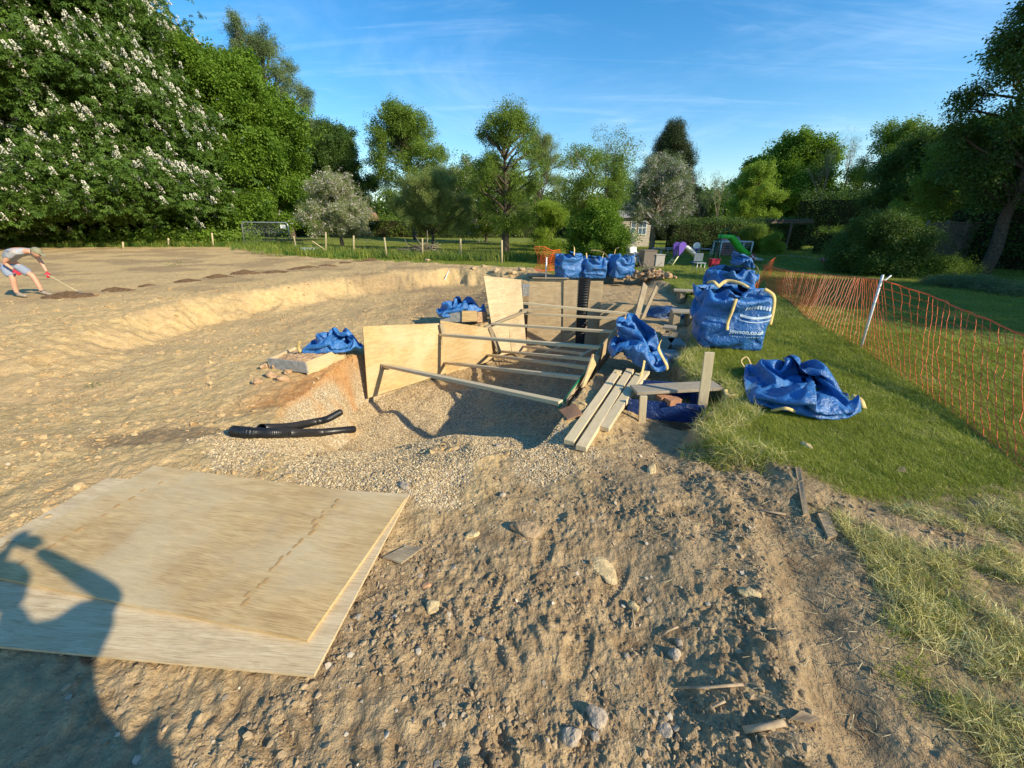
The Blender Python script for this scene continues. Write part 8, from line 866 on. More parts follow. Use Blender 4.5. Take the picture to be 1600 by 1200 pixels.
def bag(name, label, shape, loc, rz, m=None, scale=(1, 1, 1), straps=(), fill=None, group=None, tilt=(0, 0)):
    co = bag_shape(shape).copy(); co[:, 2] -= co[:, 2].min(); co = co * np.array(scale)
    t = thing(name, label, 'bulk bag', loc, rz, group); t.rotation_euler = (tilt[0], tilt[1], rz)
    me = npmesh('sack', co, BAGF, m or M_BAG, True); o = link(bpy.data.objects.new('sack', me)); o.parent = t
    sd = o.modifiers.new('thickness', 'SOLIDIFY'); sd.thickness = .004; s_ = o.modifiers.new('smooth', 'SUBSURF'); s_.levels = 2; s_.render_levels = 2
    for pts, w in straps:
        strap(pts, w, t)
    if fill:
        bm = bmesh.new(); bmesh.ops.create_grid(bm, x_segments=14, y_segments=14, size=.40)
        for v in bm.verts: v.co = Vector((v.co.x * fill[1], v.co.y * fill[1], fill[0] + .05 * math.cos(v.co.x * 4) * math.cos(v.co.y * 4) + random.uniform(-.012, .012)))
        bmobj('contents', bm, M_SAND_FILL, t, True)
    return t, co
def strap(pts, w, parent):
    """flat webbing along points"""
    P_ = [Vector(p) for p in pts]; fine = []
    for i in range(len(P_) - 1):
        a = P_[max(i - 1, 0)]; b = P_[i]; c = P_[i + 1]; d = P_[min(i + 2, len(P_) - 1)]
        for k in range(6):
            t = k / 6; fine.append(.5 * ((2 * b) + (c - a) * t + (2 * a - 5 * b + 4 * c - d) * t * t + (3 * b - a - 3 * c + d) * t ** 3))
    fine.append(P_[-1]); bm = bmesh.new(); rows = []
    for i, p in enumerate(fine):
        tg = (fine[min(i + 1, len(fine) - 1)] - fine[max(i - 1, 0)]).normalized(); s = tg.cross(Vector((.25, -.9, .3))).normalized(); n = s.cross(tg)
        rows.append([bm.verts.new(p + s * w * .5 * q + n * .002 * e) for q, e in ((-1, 1), (1, 1), (1, -1), (-1, -1))])
    for a, b in zip(rows, rows[1:]):
        for k in range(4): bm.faces.new([a[k], a[(k + 1) % 4], b[(k + 1) % 4], b[k]])
    bm.faces.new(rows[0]); bm.faces.new(rows[-1][::-1]); return bmobj('strap', bm, M_STRAP, parent, True)
def surf(co, x, z, side=-1, lift=.012):
    """point on the near face of a bag at local x and height z"""
    k = np.argsort((co[:, 0] - x) ** 2 + (co[:, 2] - z) ** 2 + 1.0 * (co[:, 1] * side < .1))[:5]
    return Vector((x, float((co[k, 1] * side).max()) * side + side * lift, z))

W_PLY = wood('plywood', (.68, .48, .23), (.46, .30, .13), (1.5, 11, 11), .35, (.70, .58, .36), mud=.12)
W_PLYW = wood('plywood_pale', (.72, .57, .35), (.55, .40, .22), (1.4, 10, 10), .2, mud=.25)
W_PLYG = wood('plywood_grey', (.64, .49, .29), (.43, .30, .16), (1.2, 12, 12), .35, mud=.35)
W_GREEN = wood('timber_treated', (.76, .62, .39), (.58, .44, .26), (1.5, 26, 26), .25, (.56, .47, .27))
W_GREY = wood('timber_weathered', (.44, .36, .24), (.27, .21, .13), (1.5, 26, 26), .6, mud=.35)
W_BOARD = wood('scaffold_board', (.50, .43, .32), (.33, .27, .19), (1.2, 14, 14), .7, mud=.2)
CONC = simple('concrete', (.33, .32, .29), .9, 0, .35, 12, .01, 60, .2)
STEEL = simple('galvanised', (.42, .44, .45), .45, .7, .2, 20); WHITE = simple('white_paint', (.72, .72, .69), .5, 0, .12, 8)
BLACKP = simple('black_plastic', (.012, .012, .013), .35, 0, .4, 15, .001, 60); RUBB = simple('rubble', (.40, .26, .15), .95, 0, .5, 16, .02, 30, .1)
# --- two overlapping plywood sheets in the foreground
z1, z2 = -.082, -.063
a, b = P3(490, 1055, z1), P3(640, 772, z1); e = (P3(0, 1010, z1) - a).normalized() * 2.44
lo = quadsheet('plywood_sheet', [a + e, a, b, b + e], .016, W_PLYW, None, 10, .004)
tag(lo, 'lower pale plywood sheet sticking out from under the brown one', 'plywood sheet', 'plywood sheets lying in the foreground')
a, b, c = P3(480, 1000, z2), P3(634, 778, z2), P3(240, 728, z2); d = a + (c - b)
up = thing('plywood_sheet', 'big brown plywood sheet lying flat on top, with two rows of oval knot plugs', 'plywood sheet', (a + b + c + d) / 4, 0, 'plywood sheets lying in the foreground')
quadsheet('veneer_board', [d, a, b, c], .017, W_PLY, up, 10, .003)
PLUG = simple('knot_plug', (.46, .28, .11), .7, 0, .3, 30)
bm = bmesh.new(); bmesh.ops.create_circle(bm, cap_ends=True, radius=1, segments=12)
for v in bm.verts: v.co = Vector((v.co.x * .026, v.co.y * .013, 0))
pm = bpy.data.meshes.new('knot_plug'); bm.to_mesh(pm); bm.free(); pm.materials.append(PLUG); rn = random.Random(4)
X = (a - d).normalized(); Yv = (c - d).normalized()
for row, cnt in ((.12, 9), (.79, 17), (.93, 0)):
    for k in range(cnt):
        u = row + rn.gauss(0, .006); v = .10 + .82 * (k + rn.uniform(-.35, .35)) / cnt; p = d + (a - d) * u + (c - d) * v
        o = link(bpy.data.objects.new('knot_plug', pm)); o.parent = up; o.location = p - up.location + Vector((0, 0, .0045)); o.rotation_euler = (0, 0, math.atan2(X.y, X.x) + math.pi / 2 + rn.gauss(0, .1)); s = rn.uniform(.6, 1.1); o.scale = (s, s, 1)
# --- pit lining
def wallsheet(name, cs, m, label, cat='plywood sheet', group=None, t=.018, parent=None):
    o = quadsheet(name, cs, t, m, parent, 8, .006)
    if parent is None: tag(o, label, cat, group)
    return o
G_L = 'plywood sheets lining the pit'
wallsheet('plywood_sheet', [D(575, 622, 6.38), D(697, 583, 7.80), D(688, 505, 7.72), D(567, 510, 6.42)], W_PLY, 'nearest upright plywood panel, left wall of the pit', group=G_L)
wallsheet('plywood_sheet', [D(697, 586, 7.84), D(770, 563, 8.60), D(765, 513, 8.55), D(688, 501, 7.66)], W_PLY, 'second, more yellow plywood panel of the pit left wall', group=G_L)
wallsheet('plywood_sheet', [D(776, 556, 8.85), D(799, 552, 8.98), D(786, 434, 9.15), D(756, 431, 9.0)], W_PLYW, 'tall pale leaning board at the pit corner, left of its pair', group=G_L)
wallsheet('plywood_sheet', [D(800, 552, 9.05), D(823, 548, 9.2), D(814, 437, 9.4), D(785, 434, 9.25)], W_PLYW, 'tall pale leaning board at the pit corner, right of its pair', group=G_L)
wallsheet('plywood_sheet', [D(822, 545, 10.0), D(880, 546, 9.98), D(883, 437, 10.0), D(828, 436, 10.02)], W_PLYG, 'wide upright brown panel of the pit end wall', group=G_L)
wallsheet('plywood_sheet', [D(879, 548, 9.94), D(898, 548, 9.93), D(905, 438, 9.95), D(881, 437, 9.96)], W_PLYG, 'narrow upright board left of the black upright pipe', group=G_L)
wallsheet('plywood_sheet', [D(911, 548, 9.90), D(935, 548, 9.88), D(943, 439, 9.92), D(923, 439, 9.94)], W_PLYG, 'narrow upright board right of the black upright pipe', group=G_L)
wallsheet('plywood_sheet', [D(934, 550, 9.72), D(992, 545, 9.60), D(1004, 477, 9.62), D(939, 474, 9.74)], W_PLYG, 'low wide panel at the right of the pit end wall', group=G_L)
for q, (a, b, lb) in enumerate((((890, 436), (1003, 440), 'scrap batten nailed along the top of the end wall panels'),)):
    tag(plank('batten', D(832, 433, 9.96), D(889, 434, 9.94), .05, .03, W_GREY), lb, 'batten')
# right wall of the pit: sheets standing against the cut, seen almost edge on, and the bright offcut
r0, r1, r2 = Vector((.64, 4.02, -.10)), Vector((1.36, 5.72, -.03)), Vector((2.62, 8.6, -.05)); dn = Vector((-.05, .02, -1.05))
wallsheet('plywood_sheet', [r0 + dn * .55, r1 + dn, r1, r0], W_PLYG, 'plywood panel of the pit right wall beside the green hose', group=G_L)
wallsheet('plywood_sheet', [r1 + dn + Vector((.03, .07, 0)), r2 + dn, r2, r1 + Vector((.03, .07, 0))], W_PLYG, 'farther plywood panel of the pit right wall behind the peaked bag', group=G_L)
tag(wallsheet('plywood_offcut', [D(910, 606, 4.30), D(917, 600, 4.55), D(938, 556, 5.35), D(927, 553, 5.1)], W_PLY, None, t=.018), 'bright narrow plywood offcut leaning beside the green hose', 'plywood offcut')
tag(wallsheet('board_scrap', [P3(873, 640, -.06), P3(887, 655, -.05), P3(911, 647, -.04), P3(898, 630, -.02)], wood('rusty_board', (.36, .20, .11), (.22, .12, .07)), None, t=.012), 'brown square board scrap lying at the lower end of the hose', 'board scrap')
G_S = 'timber braces across the pit'
def strut(p, Yp, q, Yq, label, w=.075, t=.05, m=None, parent=None):
    return tag(plank('timber_brace', D(*p, Yp), D(*q, Yq), w, t, m or W_GREEN, bev=.002), label, 'brace', G_S)
strut((601, 569), 6.62, (876, 626), 3.98, 'nearest and lowest brace, from the left panel to the green hose', .085)
strut((688, 521), 7.68, (940, 541), 5.74, 'longest pale brace, ending behind the peaked blue bag', .085)
strut((695, 565), 7.80, (908, 588), 4.90, 'low brace starting at the joint of the two left panels')
strut((762, 553), 8.55, (918, 572), 5.30, 'low brace from the second left panel to the hose middle')
strut((778, 547), 8.95, (930, 560), 5.62, 'low brace starting from the foot of the leaning boards')
strut((768, 504), 8.60, (992, 519), 7.30, 'high brace running right from the leaning boards at mid height')
strut((816, 472), 9.60, (1006, 491), 8.80, 'topmost brace in front of the end wall panels', .07)
strut((814, 488), 9.50, (1000, 498), 8.80, 'second brace from the top before the end wall panels')
strut((757, 510), 8.50, (822, 484), 9.30, 'short slanting brace over the yellow left panel corner', m=W_GREY)
strut((815, 483), 9.25, (850, 481), 9.45, 'short level piece resting on the slanting brace', m=W_GREY)
strut((812, 539), 9.30, (912, 551), 7.60, 'lowest thin brace in the shade at the far end', .04)
strut((846, 553), 8.4, (876, 541), 9.4, 'short cross piece between the low braces, left one', .04)
strut((906, 556), 6.9, (932, 541), 7.6, 'short cross piece between the low braces, right one', .04)
for i, (p, Yp, q, Yq, lb) in enumerate((((766, 512), 8.52, (782, 553), 8.75, 'grey upright plank covering the panel joint'), ((690, 506), 7.64, (694, 524), 7.66, 'small block holding the long brace on the left panel'), ((596, 572), 6.58, (612, 573), 6.72, 'small block under the end of the nearest brace'),
                                   ((1009, 444), 9.35, (992, 511), 8.5, 'left one of two boards leaning at the pit far right'), ((1027, 447), 9.3, (1001, 506), 8.6, 'right one of two boards leaning at the pit far right'))):
    tag(plank('timber_board' if i in (0, 3, 4) else 'timber_block', D(*p, Yp), D(*q, Yq), (.10, .08, .08, .17, .09)[i], .03, W_GREY if i else W_GREY, up=Vector((.6, -1, .3))), lb, 'board')
# --- pipes
def corr(name, pts, r, label, group=None, pitch=.021, amp=.09):
    P_ = [Vector(p) for p in pts]; fine = []
    for i in range(len(P_) - 1):
        a = P_[max(i - 1, 0)]; b = P_[i]; c = P_[i + 1]; d = P_[min(i + 2, len(P_) - 1)]; n = max(2, int((c - b).length / (pitch / 4)))
        for k in range(n):
            t = k / n; fine.append(.5 * ((2 * b) + (c - a) * t + (2 * a - 5 * b + 4 * c - d) * t * t + (3 * b - a - 3 * c + d) * t ** 3))
    fine.append(P_[-1]); rs = [r * (1 + amp * (.5 if i % 4 in (0, 1) else -.5)) for i in range(len(fine))]
    V1, F1 = tube_data(fine, rs, 20, False); V2, F2 = tube_data(fine[1:-1], r * .86, 20, False); F2 = [q[::-1] for q in F2]
    m1 = len(V1); m2 = len(V2); ring = []
    for k in range(20):
        k2 = (k + 1) % 20; ring += [(k, m1 + k, m1 + k2, k2), (m1 - 20 + k, m1 - 20 + k2, m1 + m2 - 20 + k2, m1 + m2 - 20 + k)]
    o = meshobj(name, V1 + V2, F1 + [tuple(i + m1 for i in q) for q in F2] + ring, BLACKP, None, False); tag(o, label, 'pipe', group); return o
G_P = 'black corrugated drain pipes on the shingle'
g = [G(372, 684, .06), G(400, 687, .055), G(450, 685, .055), G(500, 681, .055), G(553, 675, .055)]
g[0] = G(368, 682, .05); corr('drain_pipe', g, .053, 'longer straight black corrugated pipe in front, lying on the shingle', G_P)
g = [G(412, 683, .07), G(452, 674, .07), G(490, 666, .06), G(512, 660, .06), G(533, 652, .10)]; corr('drain_pipe', g, .048, 'shorter bent black corrugated pipe behind, with its end lifted', G_P)
corr('upright_drain_pipe', [D(905, 548, 10.02), D(909, 490, 10.02), D(913.5, 434, 10.02)], .15, 'wide black corrugated pipe standing upright in the pit end wall', None, .06, .07)
HOSE = simple('green_hose', (.01, .16, .055), .35, 0, .2, 10)
tag(tube('hose', [D(873, 637, 3.92), D(885, 622, 4.10), D(899, 601, 4.42), D(912, 585, 4.72), D(925, 566, 5.2), D(934, 552, 5.6), D(942, 533, 5.9)], .014, HOSE, None, 10), 'green hose along the top of the pit right wall', 'hose')
tag(tube('cable', [G(897, 632, .02), G(905, 622, .04), G(901, 608, .06), G(912, 600, .05), G(907, 590, .06), G(918, 585, .05)], .008, BLACKP, None, 6), 'tangled black cable behind the green hose', 'cable')
# --- stacked timbers right of the pit
G_T = 'treated timbers lying beside the pit'
for p, q, zc, lb in (((889, 688), (966, 578), .0, 'leftmost of the long timbers lying beside the pit'), ((908, 697), (985, 576), .0, 'second long timber from the left, reaching nearest the camera'),
                     ((944, 667), (999, 583), .0, 'shorter thick timber right of the two long ones'), ((963, 638), (1010, 578), -.01, 'rightmost greyer timber, half under the scaffold board')):
    A, B = P3(*p, -.055 + zc), P3(*q, -.03 + zc); tag(plank('long_timber', A, B, .098, .05, W_GREEN, bev=.003), lb, 'timber', G_T)
tag(plank('scaffold_board', P3(990, 607, .03), P3(1122, 600, .05), .225, .035, W_BOARD, bev=.003), 'grey scaffold board lying across the blue box', 'board')
bx = thing('blue_box', 'dark blue sided box sunk in the soil under the scaffold board', 'box', (P(1035, 650, -.25)[0], P(1035, 650, -.25)[1], -.3))
A, B = P3(982, 652, -.28), P3(1092, 662, -.28); hgt = Vector((0, 0, .22)); back = Vector((.15, .62, 0)); M_BOX = bag_mat('box_blue', (.010, .040, .17), .5)
for cs in ([A, B, B + hgt, A + hgt], [B + back, B, B + hgt, B + back + hgt], [A, A + back, A + back + hgt, A + hgt], [A + back, B + back, B + back + hgt, A + back + hgt]): quadsheet('side_panel', cs, .02, M_BOX, bx, 5, .003)
for k, (px, py) in enumerate(((1038, 617), (1052, 622))):
    tag(plank('brick', P3(px - 9, py + 2, -.02), P3(px + 9, py - 1, -.02), .10, .065, simple('brick', (.42, .20, .10), .9, 0, .3, 20, .01)), ('pale orange brick in the gap under the scaffold board', 'second orange brick beside it, nearer the tall stake')[k], 'brick')
st = D(1095, 655, 3.78); tp = D(1109, 551, 3.80)
tag(plank('wooden_stake', st, tp, .095, .03, W_GREEN, up=Vector((-.25, -1, .1)), bev=.003), 'tall upright pale wooden stake beside the grassy hollow', 'stake')
tag(plank('wooden_stake', D(1003, 662, 3.72), D(1006, 619, 3.74), .075, .03, W_GREEN, up=Vector((-.1, -1, .1)), bev=.003), 'short stake nailed to the front of the blue box', 'stake')
# --- boxes of formwork on the bench left of the pit
fz = -.20
c4 = [P3(417, 560, fz), P3(477, 567, fz), P3(538, 543, fz), P3(462, 541, fz)]
fw = thing('formwork_box', 'timber formwork box filled with rubble, left of the plywood panels', 'formwork', ((c4[0] + c4[2]) / 2) * Vector((1, 1, 0)) + Vector((0, 0, -.45)))
quadsheet('concrete_side', [c4[0] - Vector((0, 0, .17)), c4[1] - Vector((0, 0, .17)), c4[1], c4[0]], .03, CONC, fw, 4, .002)
quadsheet('plywood_side', [c4[1] - Vector((0, 0, .25)), c4[2] - Vector((0, 0, .25)), c4[2] + Vector((0, 0, .01)), c4[1] + Vector((0, 0, .01))], .022, W_PLY, fw, 4, .002)
quadsheet('back_side', [c4[3] - Vector((0, 0, .2)), c4[0] - Vector((0, 0, .2)), c4[0], c4[3]], .03, W_PLYW, fw, 4, .002)
quadsheet('far_side', [c4[2] - Vector((0, 0, .2)), c4[3] - Vector((0, 0, .2)), c4[3], c4[2]], .03, W_GREY, fw, 4, .002)
bm = bmesh.new(); gd = {}
for i in range(25):
    for j in range(25):
        u, v = i / 24, j / 24; p = c4[0] * (1 - u) * (1 - v) + c4[1] * u * (1 - v) + c4[2] * u * v + c4[3] * (1 - u) * v; gd[i, j] = bm.verts.new(p - fw.location + Vector((0, 0, -.05 + .04 * math.sin(u * 3.1) * math.sin(v * 3.1) + random.uniform(-.014, .014))))
for i in range(24):
    for j in range(24): bm.faces.new([gd[i, j], gd[i + 1, j], gd[i + 1, j + 1], gd[i, j + 1]])
bmobj('rubble_fill', bm, RUBB, fw)
rn = random.Random(9)
def lump(name, loc, r, m, label, cat, group=None, flat=.6, seed=0, jag=.25):
    bm = bmesh.new(); bmesh.ops.create_icosphere(bm, subdivisions=3, radius=1.0); q = random.Random(seed); ph = [q.uniform(0, 9) for _ in range(6)]
    for v in bm.verts:
        c = v.co; k = 1 + jag * (math.sin(c.x * 3 + ph[0]) * math.cos(c.y * 3.4 + ph[1]) + .5 * math.sin(c.z * 5 + ph[2] + c.x * 4)) + q.uniform(-.05, .05); v.co = Vector((c.x * r[0], c.y * r[1], c.z * r[2])) * k
    o = bmobj(name, bm, m, None, False); o.location = loc; o.rotation_euler = (q.uniform(-.2, .2), q.uniform(-.2, .2), q.uniform(0, 6)); return tag(o, label, cat, group)
for i, (px, py, s) in enumerate(((402, 600, .07), (424, 590, .09), (441, 594, .08), (415, 578, .07), (450, 585, .06), (432, 578, .06), (860, 0, 0))[:6]):
    lump('clay_lump', G(px, py, .02), (s, s * .8, s * .7), RUBB, ['nearest clay lump, low in front of the formwork box corner', 'biggest clay lump leaning on the formwork rubble', 'rightmost low clay lump under the concrete side', 'clay lump touching the left corner of the formwork box', 'clay lump right under the bright plywood side', 'small clay lump in the middle of the tumbled heap'][i], 'soil lump', 'clay lumps before the formwork box', seed=i)
# second formwork, farther
f2 = thing('formwork_box', 'small concrete and plywood block under the farther blue bag', 'formwork', D(722, 500, 8.9))
for cs, m, nm in (([D(688, 503, 8.8), D(723, 503, 8.75), D(723, 488, 8.75), D(688, 490, 8.8)], CONC, 'concrete_side'), ([D(722, 503, 8.72), D(746, 502, 8.85), D(745, 486, 8.85), D(722, 486, 8.72)], W_PLY, 'plywood_side'), ([D(746, 504, 8.9), D(762, 502, 9.2), D(760, 487, 9.2), D(746, 488, 8.9)], RUBB, 'soil_side')): quadsheet(nm, cs, .05, m, f2, 3, .002)
# --- bags
b1, _ = bag('bulk_bag', 'empty blue bag draped over the rubble-filled formwork box', 'flat', P3(512, 549, -.24) + Vector((-.12, .14, 0)), R(12), scale=(.72, .75, 1.5), group='empty blue bags left of the pit')
strap([(-.28, -.30, .05), (-.30, -.34, .14), (-.25, -.38, .26)], .05, b1)
b2, _ = bag('bulk_bag', 'empty blue bag slumped over the farther concrete block', 'flat', D(716, 491, 9.15) + Vector((-.12, .0, -.02)), R(20), scale=(.92, .8, 1.9), group='empty blue bags left of the pit')
b3, c3 = bag('bulk_bag', 'half-empty blue bag pulled up to a peak beside the stacked timbers', 'peak', P3(998, 580, -.08) + Vector((.02, .32, 0)), R(12), scale=(1.0, .95, .98))
strap([surf(c3, .16, .42), surf(c3, .2, .28), surf(c3, .24, .12), surf(c3, .28, .03)], .05, b3)
strap([(-.48, -.42, .06), (-.40, -.52, .015), (-.26, -.60, .02), (-.20, -.58, .10), (-.14, -.50, .22)], .035, b3)
b4, c4_ = bag('bulk_bag', 'full blue bulk bag with white web address, standing on the lawn', 'full', P3(1148, 551, 0) + Vector((.06, .46, 0)), R(-14), scale=(1.0, 1.02, 1.24), fill=(.70, 1.0))
strap([surf(c4_, -.11, .80), surf(c4_, -.12, .62), surf(c4_, -.13, .46), surf(c4_, -.125, .34)], .045, b4)
strap([surf(c4_, .28, .92), surf(c4_, .40, .84), surf(c4_, .45, .68), surf(c4_, .46, .42)], .05, b4)
strap([(-.26, -.1, .90), (-.12, .05, .97), (.05, -.05, .95), (.14, -.2, .90)], .05, b4); strap([(-.40, .0, .95), (-.34, -.12, .97), (-.28, -.2, .91)], .05, b4)
def print_text(txt, size, x0, z0, co, parent, name, m=M_PRINT):
    cu = bpy.data.curves.new(name, 'FONT'); cu.body = txt; cu.size = size; cu.extrude = 0; cu.resolution_u = 3; cu.offset = .0016 * size / .1
    tmp = bpy.data.objects.new('tmp', cu); COL.objects.link(tmp); dg = bpy.context.evaluated_depsgraph_get(); me = bpy.data.meshes.new_from_object(tmp.evaluated_get(dg)); bpy.data.objects.remove(tmp)
    bm = bmesh.new(); bm.from_mesh(me); bmesh.ops.triangulate(bm, faces=bm.faces[:]); bmesh.ops.subdivide_edges(bm, edges=[e for e in bm.edges if e.calc_length() > .03], cuts=1)
    for v in bm.verts:
        x, z = v.co.x + x0, v.co.y + z0; v.co = surf(co, x, z, -1, .012)
    # smooth the seat of the print on the cloth
    ys = [v.co.y for v in bm.verts]
    for v in bm.verts: v.co.y = min(v.co.y, sum(ys) / len(ys) + .03) - .002
    bmesh.ops.recalc_face_normals(bm, faces=bm.faces[:]); bm.to_mesh(me); bm.free(); me.materials.clear(); me.materials.append(m); o = link(bpy.data.objects.new(name, me)); o.parent = parent; return o
def smooth_print(co, parent, txt, size, x0, z0, name, m=M_PRINT):
    """lettering laid on a gently curved patch fitted to the bag side"""
    cu = bpy.data.curves.new(name, 'FONT'); cu.body = txt; cu.size = size; cu.resolution_u = 4; cu.offset = .035 * size
    tmp = bpy.data.objects.new('tmp', cu); COL.objects.link(tmp); dg = bpy.context.evaluated_depsgraph_get(); me = bpy.data.meshes.new_from_object(tmp.evaluated_get(dg)); bpy.data.objects.remove(tmp)
    bm = bmesh.new(); bm.from_mesh(me); bmesh.ops.triangulate(bm, faces=bm.faces[:])
    for _ in range(2): bmesh.ops.subdivide_edges(bm, edges=[e for e in bm.edges if e.calc_length() > .018], cuts=1, use_grid_fill=False)
    bmesh.ops.triangulate(bm, faces=bm.faces[:])
    for v in bm.verts: v.co = press(v.co.x + x0, v.co.y + z0)
    bm.to_mesh(me); bm.free(); me.materials.clear(); me.materials.append(m); o = link(bpy.data.objects.new(name, me)); o.parent = parent; return o
from mathutils.bvhtree import BVHTree
_bm = bmesh.new(); [_bm.verts.new(Vector(v)) for v in c4_]; _bm.verts.ensure_lookup_table()
for f in BAGF: _bm.faces.new([_bm.verts[i] for i in f])
_tree = BVHTree.FromBMesh(_bm)
def press(x, z, lift=.008):
    ys = []
    for a, b in ((0, 0), (.03, 0), (-.03, 0), (0, .03), (0, -.03)):
        h = _tree.ray_cast(Vector((x + a, -2, z + b)), Vector((0, 1, 0)))[0]
        if h: ys.append(h.y)
    ys.sort(); return Vector((x, (ys[0] * .5 + sum(ys) / len(ys) * .5 if ys else -.5) - lift, z))
def patch(poly_fn, nx, nz, name, m, lift):
    bm = bmesh.new(); g = {}
    for i in range(nx + 1):
        for j in range(nz + 1):
            x, z = poly_fn(i / nx, j / nz); g[i, j] = bm.verts.new(press(x, z, lift))
    for i in range(nx):
        for j in range(nz): bm.faces.new([g[i, j], g[i + 1, j], g[i + 1, j + 1], g[i, j + 1]])
    o = bmobj(name, bm, m, b4, True); return o
smooth_print(c4_, b4, 'jewson.co.uk', .086, -.085, .30, 'printed_web_address')
patch(lambda u, v: (.02 + .42 * u, .535 + .035 * math.sin(u * 3.1) * -1 + .035 * v + .02 * u), 16, 3, 'printed_arc', M_PRINT, .007)
patch(lambda u, v: (.02 + .42 * u, .485 + .035 * math.sin(u * 3.1) * -1 + .012 * v + .02 * u), 16, 1, 'printed_arc', M_PRINT, .007)
rn = random.Random(3)
for k in range(15):
    w = rn.uniform(.012, .026); x0 = -.07 + k * .030; patch(lambda u, v: (x0 + w * .7 * u, .250 + .010 * v), 1, 1, 'printed_small_letters', M_PRINT, .007)
for k in range(9):
    x0 = .06 + k * .038; patch(lambda u, v: (x0 + .026 * u, .63 + .02 * math.sin(k * .35) + .05 * v), 1, 1, 'printed_logo_mark', M_PRINT, .007)
b5, c5 = bag('bulk_bag', 'full blue bag standing behind the one with the web address', 'full', Vector((*P(1135, 480, 0), 0)) + Vector((.0, .1, 0)), R(75), scale=(1.0, 1.0, 1.18), fill=(.66, 1.0))
strap([(-.1, -.55, .55), (-.02, -.56, .75), (.12, -.5, .9), (.3, -.4, .93)], .05, b5); strap([(.42, -.4, .95), (.44, -.48, .8), (.45, -.5, .62)], .06, b5)
top, _ = bag('bulk_bag', 'crumpled empty blue bag bundled on top of the rear full bag', 'peak', b5.location + Vector((.22, .05, .86)), R(40), scale=(.55, .5, .55))
b6, _ = bag('bulk_bag', 'flattened empty blue bag lying on the lawn edge, nearest the camera', 'flat', P3(1236, 612, .01) + Vector((-.16, .02, 0)), R(-28), scale=(.80, 1.38, 1.45))
strap([(-.38, -.42, .03), (-.48, -.50, .03), (-.52, -.38, .06)], .05, b6); strap([(.1, -.66, .05), (0, -.74, .10), (-.1, -.70, .03)], .03, b6); strap([(.66, .0, .08), (.73, -.05, .06), (.75, -.14, .015)], .05, b6)
strap([(-.30, .52, .05), (-.36, .60, .12), (-.30, .66, .16), (-.22, .60, .04)], .02, b6)
G_B = 'full blue bags in a row behind the pit'
for i, (px, rz, lb, hs) in enumerate(((891, 20, 'left one of three full blue bags in a row behind the pit', 1.15), (929, 95, 'middle one of three full blue bags in a row behind the pit', .98), (970, 200, 'right one of three full blue bags in a row behind the pit', 1.08))):
    o, cc = bag('bulk_bag', lb, 'full', Vector((*P(px, 436, 0), 0)) + Vector((0, .42, 0)), R(rz), scale=(.92, .92, hs), fill=(.6 * hs, .9), group=G_B, m=M_BAG)
    strap([(-.1, -.5, .7 * hs), (0, -.3, .9 * hs), (.15, .1, .95 * hs)], .05, o); strap([(.40, -.45, .75 * hs), (.43, -.48, .5 * hs), (.42, -.47, .25)], .05, o)
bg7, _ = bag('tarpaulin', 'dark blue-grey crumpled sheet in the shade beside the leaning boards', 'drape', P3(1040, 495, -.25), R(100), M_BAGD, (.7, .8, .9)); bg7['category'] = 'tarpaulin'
# --- trestles, slabs and planks right of the pit
def bench(lb, pa, pb, z, w, legs, group='low plank benches right of the pit'):
    A, B = P3(*pa, z), P3(*pb, z); t = thing('plank_bench', lb, 'bench', (A + B) / 2, 0, group); plank('board', A, B, w, .04, W_BOARD, parent=t)
    for f in legs:
        p = A.lerp(B, f); zg = float(macro(np.array([p.x]), np.array([p.y]))[0]); h = max(.08, p.z - .04 - zg)
        box('block_leg', p - t.location - Vector((0, 0, .04 + h / 2)), (.14, w * .8, h), W_GREY, t)
    return t
bench('farther low plank bench beside the rear blue bags', (1053, 452), (1096, 454), .12, .3, (.3, .8)); bench('nearer low plank bench left of the lettered bag', (1050, 484), (1091, 486), .10, .3, (.15, .75))
for k, (pa, pb, z, w, lb, m) in enumerate((((1026, 543), (1046, 517), -.15, .12, 'left of two weathered planks behind the peaked bag', W_GREY), ((1036, 545), (1056, 519), -.14, .12, 'right of two weathered planks behind the peaked bag', W_GREY),
                                        ((1037, 509), (1057, 511), -.05, .25, 'short board on the bench of soil left of the lettered bag', W_BOARD))):
    tag(plank('weathered_plank', P3(*pa, z), P3(*pb, z), w, .04, m), lb, 'plank', 'planks right of the pit')
for k, (pa, pb, lb) in enumerate((((1046, 533), (1068, 534), 'grey concrete slab behind the peaked blue bag'), ((1038, 552), (1062, 552), 'darker concrete slab closest to the peaked blue bag'))):
    tag(plank('concrete_slab', P3(*pa, -.14), P3(*pb, -.14), .45, .07, CONC), lb, 'slab', 'concrete slabs right of the pit')
for k, (pa, pb, lb) in enumerate((((816, 442), (829, 442), 'grey block between the leaning boards and the end wall'), ((690, 440), (712, 436), 'white plastic offcut lying on the dark bank'))):
    pass
tag(tube('white_offcut', [G(695, 440, .03), G(704, 436, .03)], .02, WHITE), 'short white plastic offcut on the shaded bank', 'offcut')
tag(plank('concrete_slab', D(816, 446, 10.9), D(830, 446, 10.9), .5, .25, CONC), 'grey block in the gap left of the end wall panels', 'slab')
tag(plank('pale_board', P3(825, 428, .05), P3(850, 428, .05), .35, .05, W_BOARD), 'pale board lying flat behind the pit, by the small orange net', 'board')
